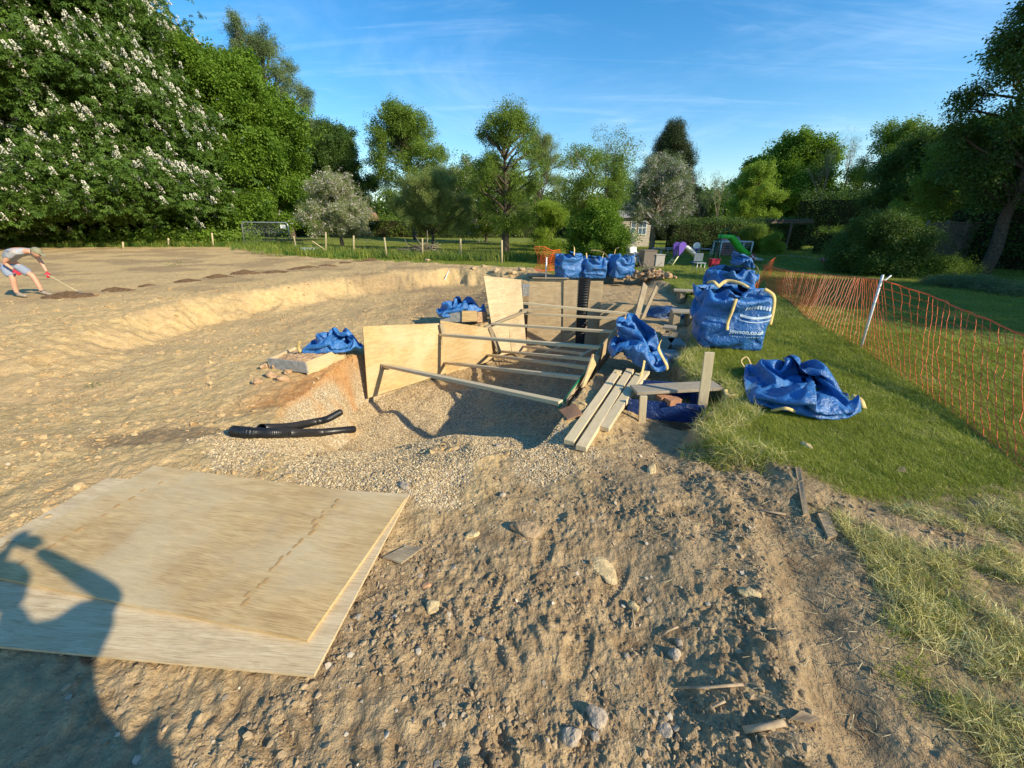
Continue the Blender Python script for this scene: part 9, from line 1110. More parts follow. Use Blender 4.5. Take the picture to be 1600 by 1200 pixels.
# rubble heap behind the pit with sticks in it
hp = thing('rubble_heap', 'heap of soil lumps and roots right of the three blue bags', 'heap', Vector((*P(1015, 436, 0), 0))); rn = random.Random(12)
for k in range(46):
    r_ = rn.uniform(.05, .17); o = lump('soil_lump', Vector((rn.gauss(.15, .5), rn.gauss(.1, .25), 0)), (r_, r_ * .8, r_ * .7), RUBB if k % 3 else simple('dark_clod', (.16, .12, .08), .95, 0, .4, 20, .01), None, None, seed=k + 50)
    o.location.z = max(0, .32 - .35 * abs(o.location.x - .0)) * rn.random() + .03; o.parent = hp
for k in range(9):
    a = Vector((rn.gauss(-.15, .2), rn.gauss(0, .2), .15)); tube('stick', [a, a + Vector((rn.gauss(0, .15), 0, .15)), a + Vector((rn.gauss(0, .3), rn.gauss(0, .1), rn.uniform(.25, .5)))], .015, BARKL, hp, 5)
for i, (px, py) in enumerate(((740, 421), (775, 424), (800, 428), (757, 428), (668, 408), (815, 424))): lump('soil_lump', G(px, py, .03), (.18, .14, .09), simple('sandy_lump', (.50, .36, .20), .95, 0, .4, 12, .02), ['sandy lump on the far rim, below the pear tree', 'sandy lump on the far rim, second before the small orange net', 'sandy lump on the far rim, nearest the white marker post', 'sandy lump just in front of the dug rim, below the others', 'lone sandy lump at the meadow edge by the branch pile', 'largest sandy lump beside the small orange net'][i], 'soil lump', 'soil lumps on the far rim', seed=90 + i)

# ------------------------------------------------------------ fences, netting, heaps
POSTW = wood('post_wood', (.56, .47, .28), (.40, .32, .17), (1.5, 20, 20), .4)
WIREM = simple('fence_wire', (.13, .14, .12), .6, .5, .2, 30)
fp = [(463, 394, 369), (509, 398, 363), (552.5, 399, 368), (604.5, 404, 371), (660, 405, 372), (719.5, 407, 373), (784, 411, 375)]
fence = thing('post_fence', 'stock fence of pale wooden posts and wire along the far side of the field', 'fence', (*P(463, 394, 0), 0)); pos = []
for i, (px, pb, pt) in enumerate(fp):
    b = Vector((*P(px, pb, 0), -.1)); t_ = D(px - (4 if i in (0, 3) else 0), pt, b.y); pos.append(Vector((b.x, b.y, 0)))
    V, F = tube_data([b, b.lerp(t_, .5), t_], [.055, .052, .048], 8); meshobj('post', [v - fence.location for v in V], F, POSTW, fence, True)
brc = [D(488, 377, pos[1].y - .2), D(509, 391, pos[1].y - .05)]; V, F = tube_data(brc, .04, 6); meshobj('brace', [v - fence.location for v in V], F, POSTW, fence)
def wire_net(name, P0, P1, h, nv, hs, parent, off, r=.006):
    parts = []
    for z in hs: parts.append(tube_data([P0 + Vector((0, 0, z)), P1 + Vector((0, 0, z))], r, 3, False))
    for k in range(nv):
        p = P0.lerp(P1, (k + .5) / nv); parts.append(tube_data([p, p + Vector((0, 0, h))], r * .8, 3, False))
    V, F = merge(parts); o = meshobj(name, [v - off for v in V], F, WIREM, parent); o['kind'] = 'stuff'
for a, b in zip(pos, pos[1:]): wire_net('wire_mesh', a, b, .95, max(8, int((b - a).length / .16)), (.08, .22, .38, .55, .75, .95), fence, fence.location, .005)
hedge_posts = [((333, 386), 364, 'thin post left of the wire panel, in the undergrowth'), ((265, 393), 372, 'grey post in the shade under the white chestnut'), ((194, 396), 378, 'leftmost pale post beneath the white chestnut')]
for (px, pb), pt, lb in hedge_posts:
    b = Vector((*P(px, pb - 4, 0), 0)); b.y = min(b.y, 33.0); b.x = D(px, pb, b.y).x; tag(tube('fence_post', [b, D(px - 2, pt, b.y)], .06, POSTW, None, 7), lb, 'post', 'posts under the chestnut')
# galvanised site panel
Yh = 32.6; c_ = [D(383, 388, Yh), D(377.5, 347, Yh), D(449, 348, Yh), D(456, 386, Yh)]
hr = thing('mesh_panel', 'galvanised temporary fence panel standing before the bright maple', 'fence panel', (c_[0].x, Yh, 0))
ins = [p - hr.location for p in c_]; rim = [ins[0], ins[1].lerp(ins[0], .06), ins[1].lerp(ins[2], .02), ins[2].lerp(ins[1], .03), ins[2].lerp(ins[3], .08), ins[3]]
tube('frame', rim, .045, STEEL, hr, 8); tube('bottom_rail', [ins[0].lerp(ins[1], .06), ins[3].lerp(ins[2], .06)], .03, STEEL, hr, 6)
for k in range(1, 40):
    a = ins[0].lerp(ins[3], k / 40); b = ins[1].lerp(ins[2], k / 40); tube('vertical_wire', [a, b], .003, STEEL, hr, 3)
for k in (.3, .62): tube('rail', [ins[0].lerp(ins[1], k), ins[3].lerp(ins[2], k)], .008, STEEL, hr, 4)
box('notice', ins[2] + Vector((-.38, -.06, -.28)), (.42, .01, .26), WHITE, hr)
bowl = thing('basin', 'white basin lying in the grass beside the fence posts', 'basin', Vector((*P(485, 396, 0), 0)))
V, F = tube_data([(0, 0, .02), (0, 0, .06), (0, 0, .34), (0, 0, .36), (0, 0, .33)], [.42, .5, .62, .64, .58], 18, True); meshobj('shell', [(v[0], v[1] * .7, v[2]) for v in V], F, WHITE, bowl)
# pile of cut branches
bp = thing('branch_pile', 'pile of cut grey branches behind the fence, left of the pear tree', 'branch pile', (*P(662, 401, 0), 0)); rn = random.Random(5)
for k in range(64):
    a = rn.uniform(0, 6.28); r0 = rn.uniform(.1, .7); p = Vector((math.cos(a) * r0 * 1.2, math.sin(a) * r0 * .7, .1 + .5 * rn.random())); d = Vector((rn.gauss(0, 1.0), rn.gauss(0, .5), rn.gauss(0, .32))); d = d.normalized() * rn.uniform(.5, 1.25)
    q = p + d; q.z = max(.05, q.z); s = p - d * .6; s.z = max(.03, s.z); tube('branch', [s, p + Vector((0, 0, rn.uniform(0, .1))), q], [rn.uniform(.02, .05), rn.uniform(.018, .035), .012], BARKL if k % 3 else BARK, bp, 5)
# orange safety netting
ORANGE = simple('orange_net', (.80, .13, .02), .5, 0, .15, 12)
def net(name, label, top, bot, n, m, r, cat='safety netting', group=None, ripple=.03, posts=()):
    """square-mesh net hung between a top and a bottom line"""
    def along(pts, t):
        d = [0]; 
        for a, b in zip(pts, pts[1:]): d.append(d[-1] + (b - a).length)
        s = t * d[-1]; k = max(i for i in range(len(d)) if d[i] <= s + 1e-9); k = min(k, len(pts) - 2); return pts[k].lerp(pts[k + 1], (s - d[k]) / (d[k + 1] - d[k]))
    o = thing(name, label, cat, bot[len(bot) // 2], 0, group); rn = random.Random(3); g = []
    for i in range(n + 1):
        a, b = along(top, i / n), along(bot, i / n); row = []
        for j in range(m + 1):
            v = j / m; p = a.lerp(b, v); sag = math.sin(v * math.pi); w = math.sin(i * .55 + v * 3) * .6 + math.sin(i * .21 + 1) * .9
            p = p + Vector((.5, .3, 0)) * ripple * w * sag + Vector((rn.gauss(0, .006), rn.gauss(0, .006), -.05 * sag + rn.gauss(0, .004)))
            if j == m: p = p + Vector((0, 0, .012))
            row.append(p - o.location)
        g.append(row)
    A = [tube_data(g[i], r * .9, 4, False) for i in range(n + 1)]; B = []
    for j in range(m + 1): B.append(tube_data([g[i][j] for i in range(n + 1)], r * (2.6 if j in (0, m) else .8), 4, False))
    V, F = merge(A); w = meshobj('upright_strands', V, F, ORANGE, o); w['kind'] = 'stuff'; V, F = merge(B); w = meshobj('cross_strands', V, F, ORANGE, o); w['kind'] = 'stuff'
    return o
pb_ = P3(1345, 545, 0); pt_ = D(1378, 434, pb_.y + .02)
bot = [P3(1196, 448, .0), P3(1232, 470, 0), P3(1270, 506, 0), P3(1308, 528, 0), P3(1350, 550, 0), P3(1430, 606, 0), P3(1515, 668, 0), P3(1600, 737, 0), P3(1720, 840, 0)]
top = [D(1192, 414, bot[0].y), D(1235, 424, 10.2), D(1285, 429, 8.4), D(1335, 433, 7.1), pt_ + Vector((0, 0, -.03)), D(1450, 460, 5.3), D(1525, 492, 4.5), D(1600, 524, 3.9), D(1720, 575, 3.3)]
net('orange_netting', 'long orange plastic safety netting across the lawn, right of the bags', top, bot, 92, 12, .0036, ripple=.09)
pin = thing('fence_pin', 'white steel pin with a hooked top holding the orange netting', 'post', pb_); tube('rod', [Vector((0, 0, -.1)), pt_ - pb_ + Vector((0, 0, .04))], .016, WHITE, pin, 8)
hk = pt_ - pb_; tube('hook', [hk + Vector((0, 0, -.03)), hk + Vector((.06, 0, -.035)), hk + Vector((.09, 0, .0)), hk + Vector((.12, 0, .03))], .011, WHITE, pin, 6)
Yn = 16.6; b_ = [D(834, 418, Yn), D(850, 418, Yn - .1), D(862, 418, Yn), D(874, 417, Yn + .6)]
for p in b_: p.z = .0
net('orange_netting', 'small brown-orange netting run behind the pit, left of the three bags', [p + Vector((0, 0, .95 - .15 * (i > 1))) for i, p in enumerate(b_)], b_, 26, 12, .005, ripple=.25)
for px, lb in ((853, 'white marker post in front of the small orange netting'),): q = P3(px, 434, 0); tag(tube('marker_post', [q + Vector((0, 0, -.1)), D(px + 1, 402, q.y)], .028, WHITE, None, 8), lb, 'post')
b_ = [P3(1172, 470, 0), P3(1190, 440, 0), P3(1205, 428, 0)]
net('orange_netting', 'crumpled far end of orange netting behind the lettered bag', [b_[0] + Vector((0, 0, .25)), b_[1] + Vector((.05, 0, .6)), b_[2] + Vector((0, 0, .6))], b_, 22, 9, .0028, ripple=.2)
# the row of dark soil heaps on the field
DARKS = simple('dark_topsoil', (.16, .10, .055), .98, 0, .45, 18, .03, 40, .05); rn = random.Random(21)
heap = [(109, 464, 1.1, 'at the tip of the man\'s tool'), (180, 453, .9, 'second, a wide low one right of the man'), (232, 447, .6, 'third, small and flat'), (294, 440, .8, 'fourth from the man'), (342, 434, .9, 'fifth, steep, left of the field middle'), (383, 428, .9, 'sixth, tall and pointed'),
        (431, 426, 1.0, 'seventh, wide and flat'), (465, 421, .8, 'eighth, joined to a taller one'), (483, 418, .9, 'ninth, the taller of a pair'), (511, 416, .7, 'tenth, small'), (538, 411, .8, 'eleventh, near the fence'), (560, 409, .6, 'twelfth, next to the last'), (579, 407, .9, 'last, nearest the branch pile')]
for i, (px, py, s, lb) in enumerate(heap):
    q = G(px, py); bm = bmesh.new(); bmesh.ops.create_grid(bm, x_segments=22, y_segments=16, size=1.0); ph = rn.random() * 9
    for v in bm.verts:
        x_, y_ = v.co.x, v.co.y; r_ = math.hypot(x_ * 1.0, y_) ; h_ = max(0, 1 - r_) ** 1.1 * (.085 + .025 * math.sin(ph)) + (.025 * rn.random() if r_ < .95 else -.03)
        v.co = Vector((x_ * .60 * s * (1 + .15 * math.sin(3 * math.atan2(y_, x_) + ph)), y_ * .36 * s, h_ * (1.2 if s > .85 else .8) - .012))
    o = bmobj('soil_heap', bm, DARKS, None, False); o.location = q; tag(o, 'dark soil heap in the field row, ' + lb, 'soil heap', 'dark soil heaps in a row across the field')
for px, py, lb, sc_ in ((273, 415, 'small green weed growing on the bare field', 5), (148, 607, 'single dark green leaf clump lying on the sandy bank', 1.6)):
    q = G(px, py, .0); tag(scatter('weed', [q], [(0, 0, 1)], [sc_ * .11], [S['maple'][0]] if px == 273 else [S['maple'][1]]), lb, 'weed')
# --- loose stones and scraps in the yard
SLAB = simple('sandstone', (.56, .42, .22), .9, 0, .3, 14, .01, 50, .2); FL = simple('grey_stone', (.42, .34, .25), .85, 0, .35, 16, .01, 50, .25)
for i, (px, py, rx, ry, rz_, m, lb, cat) in enumerate(((945, 890, .10, .06, .012, SLAB, 'large flat yellow stone in the middle of the brown yard', 'stone'), (738, 832, .05, .032, .018, SLAB, 'small pale yellow stone between board and footprints', 'stone'),
    (1170, 926, .055, .028, .02, SLAB, 'pale yellow stone beside the smooth rut', 'stone'), (1018, 735, .08, .035, .022, SLAB, 'jagged sandy slab lying near the blue box', 'stone'), (822, 832, .10, .055, .03, simple('brown_clod', (.33, .23, .13), .95, 0, .4, 16, .02, 40), 'big round brown clod casting a dark shadow', 'clod'),
    (893, 1150, .040, .030, .026, FL, 'pale grey flint near the bottom of the yard', 'stone'), (932, 1120, .048, .035, .026, FL, 'larger grey stone just above the pale flint', 'stone'), (930, 1150, .018, .016, .014, FL, 'small grey stone right of the pale flint', 'stone'), (1040, 1140, .03, .03, .01, FL, 'flat stone half sunk, right of the two flints', 'stone'),
    (676, 948, .035, .035, .02, SLAB, 'round tan stone right of the plywood sheet', 'stone'), (665, 910, .028, .02, .012, simple('brick_chip', (.50, .28, .14), .9, 0, .3, 20), 'orange brick chip right of the plywood edge', 'brick chip'), (632, 766, .06, .03, .02, FL, 'broken grey-white stone at the far corner of the plywood', 'stone'),
    (778, 696, .04, .035, .025, FL, 'dark grey stone on the shingle ramp', 'stone'), (785, 775, .03, .022, .02, FL, 'small grey stone with a hole of shadow beside it', 'stone'), (990, 945, .035, .022, .02, SLAB, 'sandy stone with a splinter beside it', 'stone'), (1055, 1020, .028, .028, .02, FL, 'grey stone in the gravelly strip of the yard', 'stone'), (1062, 1000, .018, .018, .014, FL, 'small grey stone behind the gravelly strip stone', 'stone'), (1258, 700, .05, .03, .03, SLAB, 'sandy lump at the corner of the worn turf', 'clod'))):
    lump('loose_stone' if cat == 'stone' else 'clod' if cat == 'clod' else 'brick_chip', G(px, py, rz_ * .3), (rx, ry, rz_), m, lb, cat, seed=200 + i, jag=.16)
def slip(name, pts, t, m, lb, cat, lift=.012):
    o = quadsheet(name, [G(*q, lift) for q in pts], t, m, None, 4, .004); tag(o, lb, cat); return o
slip('wood_offcut', [(598, 872), (627, 880), (662, 852), (634, 850)], .012, W_GREY, 'half-buried brown board scrap beside the plywood corner', 'board scrap', .02)
EDG = wood('edging_board', (.46, .34, .20), (.32, .23, .13), (1.5, 20, 20), .4, mud=.9)
slip('edging_board', [(1254, 808), (1262, 806), (1250, 735), (1241, 733)], .03, EDG, 'half-buried timber edging along the worn turf', 'board', .02); slip('edging_board', [(1292, 846), (1308, 840), (1292, 802), (1276, 806)], .03, EDG, 'short second piece of buried timber edging nearer the camera', 'board', .02)
LEAFD = simple('dead_leaf', (.30, .21, .12), .8, 0, .3, 20); 
for pts, lb in ((((1228, 1135), (1262, 1140), (1282, 1128), (1248, 1118)), 'curled dead brown leaf at the bottom right of the yard'), (((1482, 862), (1490, 866), (1496, 856), (1488, 850)), 'pale dead leaf on the worn turf'), (((1400, 738), (1416, 740), (1412, 733), (1404, 730)), 'pale leaf on the green lawn'), (((1556, 880), (1580, 888), (1576, 882), (1562, 876)), 'dead leaf near the right edge on bare soil')): slip('dead_leaf', pts, .003, LEAFD, lb, 'leaf', .02)
TW = simple('twig', (.42, .31, .19), .9, 0, .3, 30)
for pts, r_, lb in ((((1063, 1074), (1100, 1078), (1160, 1075)), .006, 'long curved twig at the bottom right of the yard'), (((1186, 795), (1205, 796), (1228, 803)), .008, 'pale splinter on the lumpy edge'), (((1455, 830), (1490, 840), (1520, 852)), .003, 'long straw stem on the worn turf'), (((1500, 835), (1530, 846), (1560, 850)), .003, 'second straw stem, farther right on the worn turf'), (((988, 950), (990, 965), (992, 980)), .005, 'upright splinter beside a sandy stone'), (((1035, 990), (1045, 984), (1060, 978)), .005, 'short pale splinter on the gravelly strip'), (((1103, 1110), (1118, 1105), (1132, 1100)), .005, 'short thick twig below the curved twig'), (((1160, 1145), (1190, 1142), (1222, 1138)), .012, 'sandy root piece at the bottom right')):
    tag(tube('twig', [G(*q, .012) for q in pts], r_, TW, None, 5), lb, 'twig')

# ------------------------------------------------------------ garden beyond: slides, toys, summerhouse
PURP = simple('purple_plastic', (.20, .10, .50), .35, 0, .1, 5); LIME = simple('green_plastic', (.09, .62, .07), .3, 0, .1, 5); DGREEN = simple('dark_green_metal', (.02, .12, .06), .4, .3, .1, 5); YEL = simple('cream_plastic', (.66, .66, .35), .4, 0, .1, 5)
REDP = simple('red_plastic', (.55, .03, .06), .35, 0, .1, 5); BLUEP = simple('blue_plastic', (.03, .12, .45), .35, 0, .1, 5); RATT = simple('rattan', (.20, .16, .13), .8, 0, .3, 60, .01, 90); RATTL = simple('rattan_pale', (.42, .38, .34), .8, 0, .25, 60, .01, 90)
def chute(name, pts, w, m, parent, wall=.12):
    bm = bmesh.new(); rows = []
    for i, p in enumerate(pts):
        p = Vector(p); t = (Vector(pts[min(i + 1, len(pts) - 1)]) - Vector(pts[max(0, i - 1)])).normalized(); s = Vector((-t.y, t.x, 0)).normalized() if abs(t.x) + abs(t.y) > .1 else Vector((0, 1, 0)); n = s.cross(t) * (1 if s.cross(t).z > 0 else -1)
        rows.append([bm.verts.new(p + s * a * w + n * b) for a, b in ((-.5, wall), (-.42, .02), (0, 0), (.42, .02), (.5, wall), (.56, wall), (.5, -.03), (0, -.05), (-.5, -.03), (-.56, wall))])
    for a, b in zip(rows, rows[1:]):
        for k in range(10): bm.faces.new([a[k], a[(k + 1) % 10], b[(k + 1) % 10], b[k]])
    bm.faces.new(rows[0]); bm.faces.new(rows[-1][::-1]); return bmobj(name, bm, m, parent, True)
Yg = 20.2; O = D(1115, 410, Yg); O.z = 0; L = lambda px, py, dy=0: D(px, py, Yg + dy) - O
sl = thing('garden_slide', 'tall green slide with dark green ladder and arched handrails', 'slide', O)
chute('chute', [L(1126, 371), L(1140, 371.5), L(1146, 378), L(1152, 387), L(1160, 395), L(1167, 400)], .5, LIME, sl, .14); chute('chute_end', [L(1167, 400), L(1176, 405), L(1187, 407.5)], .5, WHITE, sl, .1)
for s in (-.25, .25):
    tube('ladder_rail', [L(1112, 408, s), L(1124, 372, s)], .028, DGREEN, sl, 6); tube('handrail', [L(1122, 380, s), L(1129, 360.5, s), L(1134, 357.5, s), L(1139, 358.5, s), L(1142, 372, s)], .02, DGREEN, sl, 6); tube('leg', [L(1127, 373, s), L(1121, 408, s)], .028, DGREEN, sl, 6)
for k in range(6): f = (k + .7) / 6.5; a = L(1112, 408, -.25).lerp(L(1124, 372, -.25), f); tube('rung', [a, a + Vector((0, .5, 0))], .018, DGREEN, sl, 5)
tube('leg', [L(1172, 404, -.2), L(1170, 412, -.2)], .02, WHITE, sl, 5)
rb = thing('red_toy', 'red bow-shaped toy stuck on the end of the green slide', 'toy', D(1174, 405.5, Yg - .2)); 
for a in (.4, 1.6, 2.7, 4.2, 5.4): tube('petal', [(0, 0, .12), (math.cos(a) * .1, -.05, .12 + math.sin(a) * .1), (math.cos(a) * .2, 0, .12 + math.sin(a) * .17)], [.03, .06, .02], REDP, rb, 6)
Yp = 19.0; O = D(1045, 419, Yp); O.z = 0; L = lambda px, py, dy=0: D(px, py, Yp + dy) - O
ps = thing('toddler_slide', 'small slide with two purple rounded handles and a white-green chute', 'slide', O)
for k, (a, b, c, dy) in enumerate((((1057.5, 384), (1052, 403), (1037.5, 418.5), .35), ((1066.5, 384), (1060, 400), (1046.5, 420), -.25))):
    bm = bmesh.new(); cc, ee = L(*a, dy), L(*b, dy); ring = []
    for q in range(18):
        an = q / 18 * 6.283; rr = .17; p = cc + Vector((math.cos(an) * rr, 0, math.sin(an) * rr)); 
        if math.sin(an) < -.2: p = p.lerp(ee, min(1, (-.2 - math.sin(an)) * 1.6))
        ring.append(p)
    v1 = [bm.verts.new(p + Vector((0, -.05, 0))) for p in ring]; v2 = [bm.verts.new(p + Vector((0, .05, 0))) for p in ring]; bm.faces.new(v1); bm.faces.new(v2[::-1])
    for q in range(18): bm.faces.new([v1[q], v1[(q + 1) % 18], v2[(q + 1) % 18], v2[q]])
    bmobj('handle', bm, PURP, ps); tube('leg', [ee, L(*c, dy)], .03, YEL, ps, 6)
for k in range(3): f = .3 + .25 * k; a = L(1052, 403, .35).lerp(L(1037.5, 418.5, .35), f); b = L(1060, 400, -.25).lerp(L(1046.5, 420, -.25), f); tube('step', [a, b], .03, YEL, ps, 5)
chute('chute', [L(1064, 386), L(1071, 387), L(1078, 393), L(1084, 400)], .42, WHITE, ps, .1); chute('chute_green', [L(1084, 400), L(1090, 407), L(1096, 414), L(1104, 418)], .42, LIME, ps, .09); tube('ground_bar', [L(1046, 420, -.1), L(1085, 418.5, -.1)], .025, YEL, ps, 5)
Yb = 20.0; hp_ = thing('toy_hoop', 'toy basketball hoop with white backboard on a blue post', 'toy hoop', D(1087, 411, Yb) * Vector((1, 1, 0))); L = lambda px, py, dy=0: D(px, py, Yb + dy) - hp_.location
bm = bmesh.new(); bmesh.ops.create_circle(bm, cap_ends=True, radius=1, segments=16)
for v in bm.verts: v.co = L(1089, 384) + Vector((v.co.x * .19 * (1 if abs(v.co.x) < .6 else .95), 0, v.co.y * .16))
r_ = bmesh.ops.extrude_face_region(bm, geom=bm.faces[:]); [setattr(v, 'co', v.co + Vector((0, .04, 0))) for v in r_['geom'] if isinstance(v, bmesh.types.BMVert)]; bmobj('backboard', bm, WHITE, hp_)
tube('post', [L(1088, 388), L(1087, 412)], .035, BLUEP, hp_, 8); tube('ring', [L(1089, 389, -.1) + Vector((math.cos(a) * .11, math.sin(a) * .11, 0)) for a in [k * .7 for k in range(10)]], .012, REDP, hp_, 5); box('base', L(1087, 412) + Vector((0, 0, .02)), (.4, .4, .12), BLUEP, hp_, bev=.02)
def rack(name, label, cat, px0, px1, ytop, ybase, Y, m, depth=1.0, mid=0, r=.025):
    a, b = D(px0, ybase, Y), D(px1, ybase, Y); h = D(px0, ytop, Y).z; t = thing(name, label, cat, (a.x, Y, 0)); w = b.x - a.x
    for d in (0, depth):
        tube('rail', [(0, d, h), (w, d, h)], r, m, t, 6)
        for k in range(mid + 2): x_ = w * k / (mid + 1); tube('leg', [(x_, d, 0), (x_, d, h)], r, m, t, 6)
    for x_ in (0, w): tube('cross_rail', [(x_, 0, h), (x_, depth, h)], r, m, t, 6)
    return t, w, h
rack('garden_rail', 'low grey metal frame with four legs behind the purple slide', 'frame', 1031, 1108, 389.5, 406, 22.5, STEEL, 1.4, 2)
gt, w_, h_ = rack('goal', 'white football goal frame behind the green slide', 'goal', 1123, 1171, 378, 404, 24.0, WHITE, .9, 0, .04)
parts = []
for k in range(17): parts.append(tube_data([(w_ * k / 16, .02, h_), (w_ * k / 16, .9, .0)], .006, 3, False))
for k in range(8): parts.append(tube_data([(0, .02 + .88 * k / 8, h_ * (1 - k / 8)), (w_, .02 + .88 * k / 8, h_ * (1 - k / 8))], .006, 3, False))
V, F = merge(parts); o = meshobj('net', V, F, WHITE, gt); o['kind'] = 'stuff'
ph = thing('toy_house', 'dark red toy play house seen through the goal', 'play house', D(1134, 404, 25.5) * Vector((1, 1, 0))); DRED = simple('faded_red', (.28, .07, .05), .6, 0, .25, 8)
box('wall', (0, 0, .4), (1.0, .6, .8), DRED, ph, bev=.02); bm = bmesh.new(); vs = [bm.verts.new(c) for c in ((-.58, -.36, .8), (.58, -.36, .8), (.58, .36, .8), (-.58, .36, .8), (-.55, 0, 1.1), (.55, 0, 1.1))]
for f in ((0, 1, 5, 4), (2, 3, 4, 5), (0, 4, 3), (1, 2, 5), (0, 3, 2, 1)): bm.faces.new([vs[i] for i in f])
bmobj('roof', bm, simple('faded_pink', (.42, .18, .16), .6, 0, .2, 8), ph); box('window', (-.2, -.305, .5), (.25, .02, .25), BLACKP, ph); box('door', (.22, -.305, .3), (.28, .02, .58), simple('brown_door', (.12, .06, .04), .6), ph)
def boxthing(name, label, cat, px, pyb, w, d, h, m, rz=.1, extras=()):
    q = P3(px, pyb, 0); t = thing(name, label, cat, q, rz); box('body', (0, d / 2, h / 2 + .02), (w, d, h), m, t, bev=.02); box('lid', (0, d / 2, h + .04), (w + .03, d + .03, .03), m, t)
    for x_ in (-w / 2 + .05, w / 2 - .05): box('foot', (x_, d / 2, .01), (.05, d * .9, .03), BLACKP, t)
    return t
boxthing('storage_box', 'dark brown rattan storage box left of the purple slide', 'storage box', 1014, 418, .60, .6, .68, RATT); boxthing('storage_box', 'pale grey rattan box beside the dark brown one', 'storage box', 1030, 418, .42, .5, .50, RATTL)
ch = thing('rattan_chair', 'rattan garden chair with white cushions at the left of the boxes', 'chair', P3(998, 417, 0), .5)
box('seat', (0, .3, .30), (.62, .6, .25), RATTL, ch, bev=.02); box('backrest', (0, .58, .55), (.62, .12, .6), RATTL, ch, bev=.03); box('cushion', (0, .46, .62), (.5, .14, .46), WHITE, ch, Euler((-.35, 0, .2)).to_matrix(), .04)
for s in (-.34, .34): box('armrest', (s, .3, .40), (.08, .6, .40), RATTL, ch, bev=.02)
for a, b in ((-.25, .08), (.25, .08), (-.25, .5), (.25, .5)): box('leg', (a, b, .09), (.05, .05, .2), BLACKP, ch)
kc = thing('small_chair', 'small grey child chair in front of the toddler slide end', 'chair', P3(1093, 427, 0)); 
for a, b in ((-.16, 0), (.16, 0), (-.16, .32), (.16, .32)): tube('leg', [(a, b, 0), (a * .9, b, .36)], .015, STEEL, kc, 5)
box('seat', (0, .16, .38), (.38, .36, .04), STEEL, kc, bev=.01); box('backrest', (0, .33, .58), (.36, .03, .30), simple('grey_blue', (.14, .17, .20), .6), kc, bev=.01)
tc_ = thing('toy_crate', 'small red toy crate right of the child chair', 'toy crate', P3(1117, 418, 0)); box('body', (0, .15, .17), (.36, .3, .32), REDP, tc_, bev=.02); box('lid', (0, .15, .35), (.40, .34, .04), REDP, tc_)
for x_ in (-.09, .09): box('wheel', (x_, -.02, .10), (.10, .03, .10), BLACKP, tc_)
bl = thing('play_ball', 'red and white ball on the lawn before the gravel path', 'ball', P3(1285, 411, .0)); bm = bmesh.new(); bmesh.ops.create_uvsphere(bm, u_segments=20, v_segments=12, radius=.13)
for v in bm.verts: v.co.z += .13
bmobj('shell', bm, simple('ball_pink', (.75, .08, .16), .35, 0, .1), bl, True); tube('band', [(math.cos(a) * .133, math.sin(a) * .133, .15) for a in [k * .35 for k in range(19)]], .02, WHITE, bl, 6)
# gravel path
line_pts = [P3(1212, 398.5, .0), P3(1262, 402, 0), P3(1322, 411.5, 0), P3(1360, 419, 0)]; V, F = [], []
for i, p in enumerate(line_pts):
    V += [p + Vector((-.3, -.5, .012)), p + Vector((.3, .5, .012))]
for i in range(3): F.append((2 * i, 2 * i + 2, 2 * i + 3, 2 * i + 1))
o = meshobj('path', V, F, simple('path_gravel', (.34, .31, .25), .95, 0, .3, 6, .01, 50)); o['kind'] = 'structure'
# summerhouse
Ys = 35.5; O = D(990, 386, Ys) * Vector((1, 1, 0)); sh = thing('summerhouse', 'pale timber summerhouse with white framed windows half hidden by the shrub', 'summerhouse', O)
BOARDS = simple('pale_boards', (.52, .46, .38), .7, 0, .15, 6); GLASS = simple('dark_glass', (.10, .16, .22), .12, 0, .3, 3, spec=.8); GREYD = simple('grey_door', (.20, .21, .23), .6)
x0, x1 = D(962, 386, Ys).x - O.x, D(1013, 386, Ys).x - O.x; hW = 2.35
box('wall', ((x0 + x1) / 2, 1.3, hW / 2), (x1 - x0, 2.5, hW), BOARDS, sh)
for k in range(13): box('board', ((x0 + x1) / 2, .035, .08 + k * hW / 13), (x1 - x0 - .01, .02, .13), BOARDS, sh)
def window(xa, xb, za, zb, nx, nz):
    f = box('window', ((xa + xb) / 2, .0, (za + zb) / 2), (xb - xa, .04, zb - za), WHITE, sh)
    for i in range(nx):
        for j in range(nz):
            w = (xb - xa - .08) / nx; h = (zb - za - .08) / nz; g = box('pane', (0, 0, 0), (w - .06, .012, h - .06), GLASS); g.parent = f; g.location = (xa + .04 + w * (i + .5), -.024, za + .04 + h * (j + .5))
xx = lambda px: D(px, 368, Ys).x - O.x
window(xx(996), xx(1009), 1.0, 2.15, 2, 2); window(xx(984), xx(992), 1.1, 2.1, 1, 2); box('door', ((xx(985) + xx(993)) / 2, -.005, .45), (.45, .04, .9), GREYD, sh); box('porch_step', (xx(975), -.4, .12), (1.4, .8, .24), BOARDS, sh)
bm = bmesh.new(); a, b = x0 - .15, x1 + .15; vs = [bm.verts.new(c) for c in ((a, -.25, hW), (b, -.25, hW), (b, 2.8, hW), (a, 2.8, hW), (a + .3, 1.3, hW + .62), (b - .3, 1.3, hW + .62))]
for f in ((0, 1, 5, 4), (2, 3, 4, 5), (0, 4, 3), (1, 2, 5), (0, 3, 2, 1)): bm.faces.new([vs[i] for i in f])
bmobj('roof', bm, simple('felt_roof', (.34, .32, .30), .9, 0, .2, 8), sh)
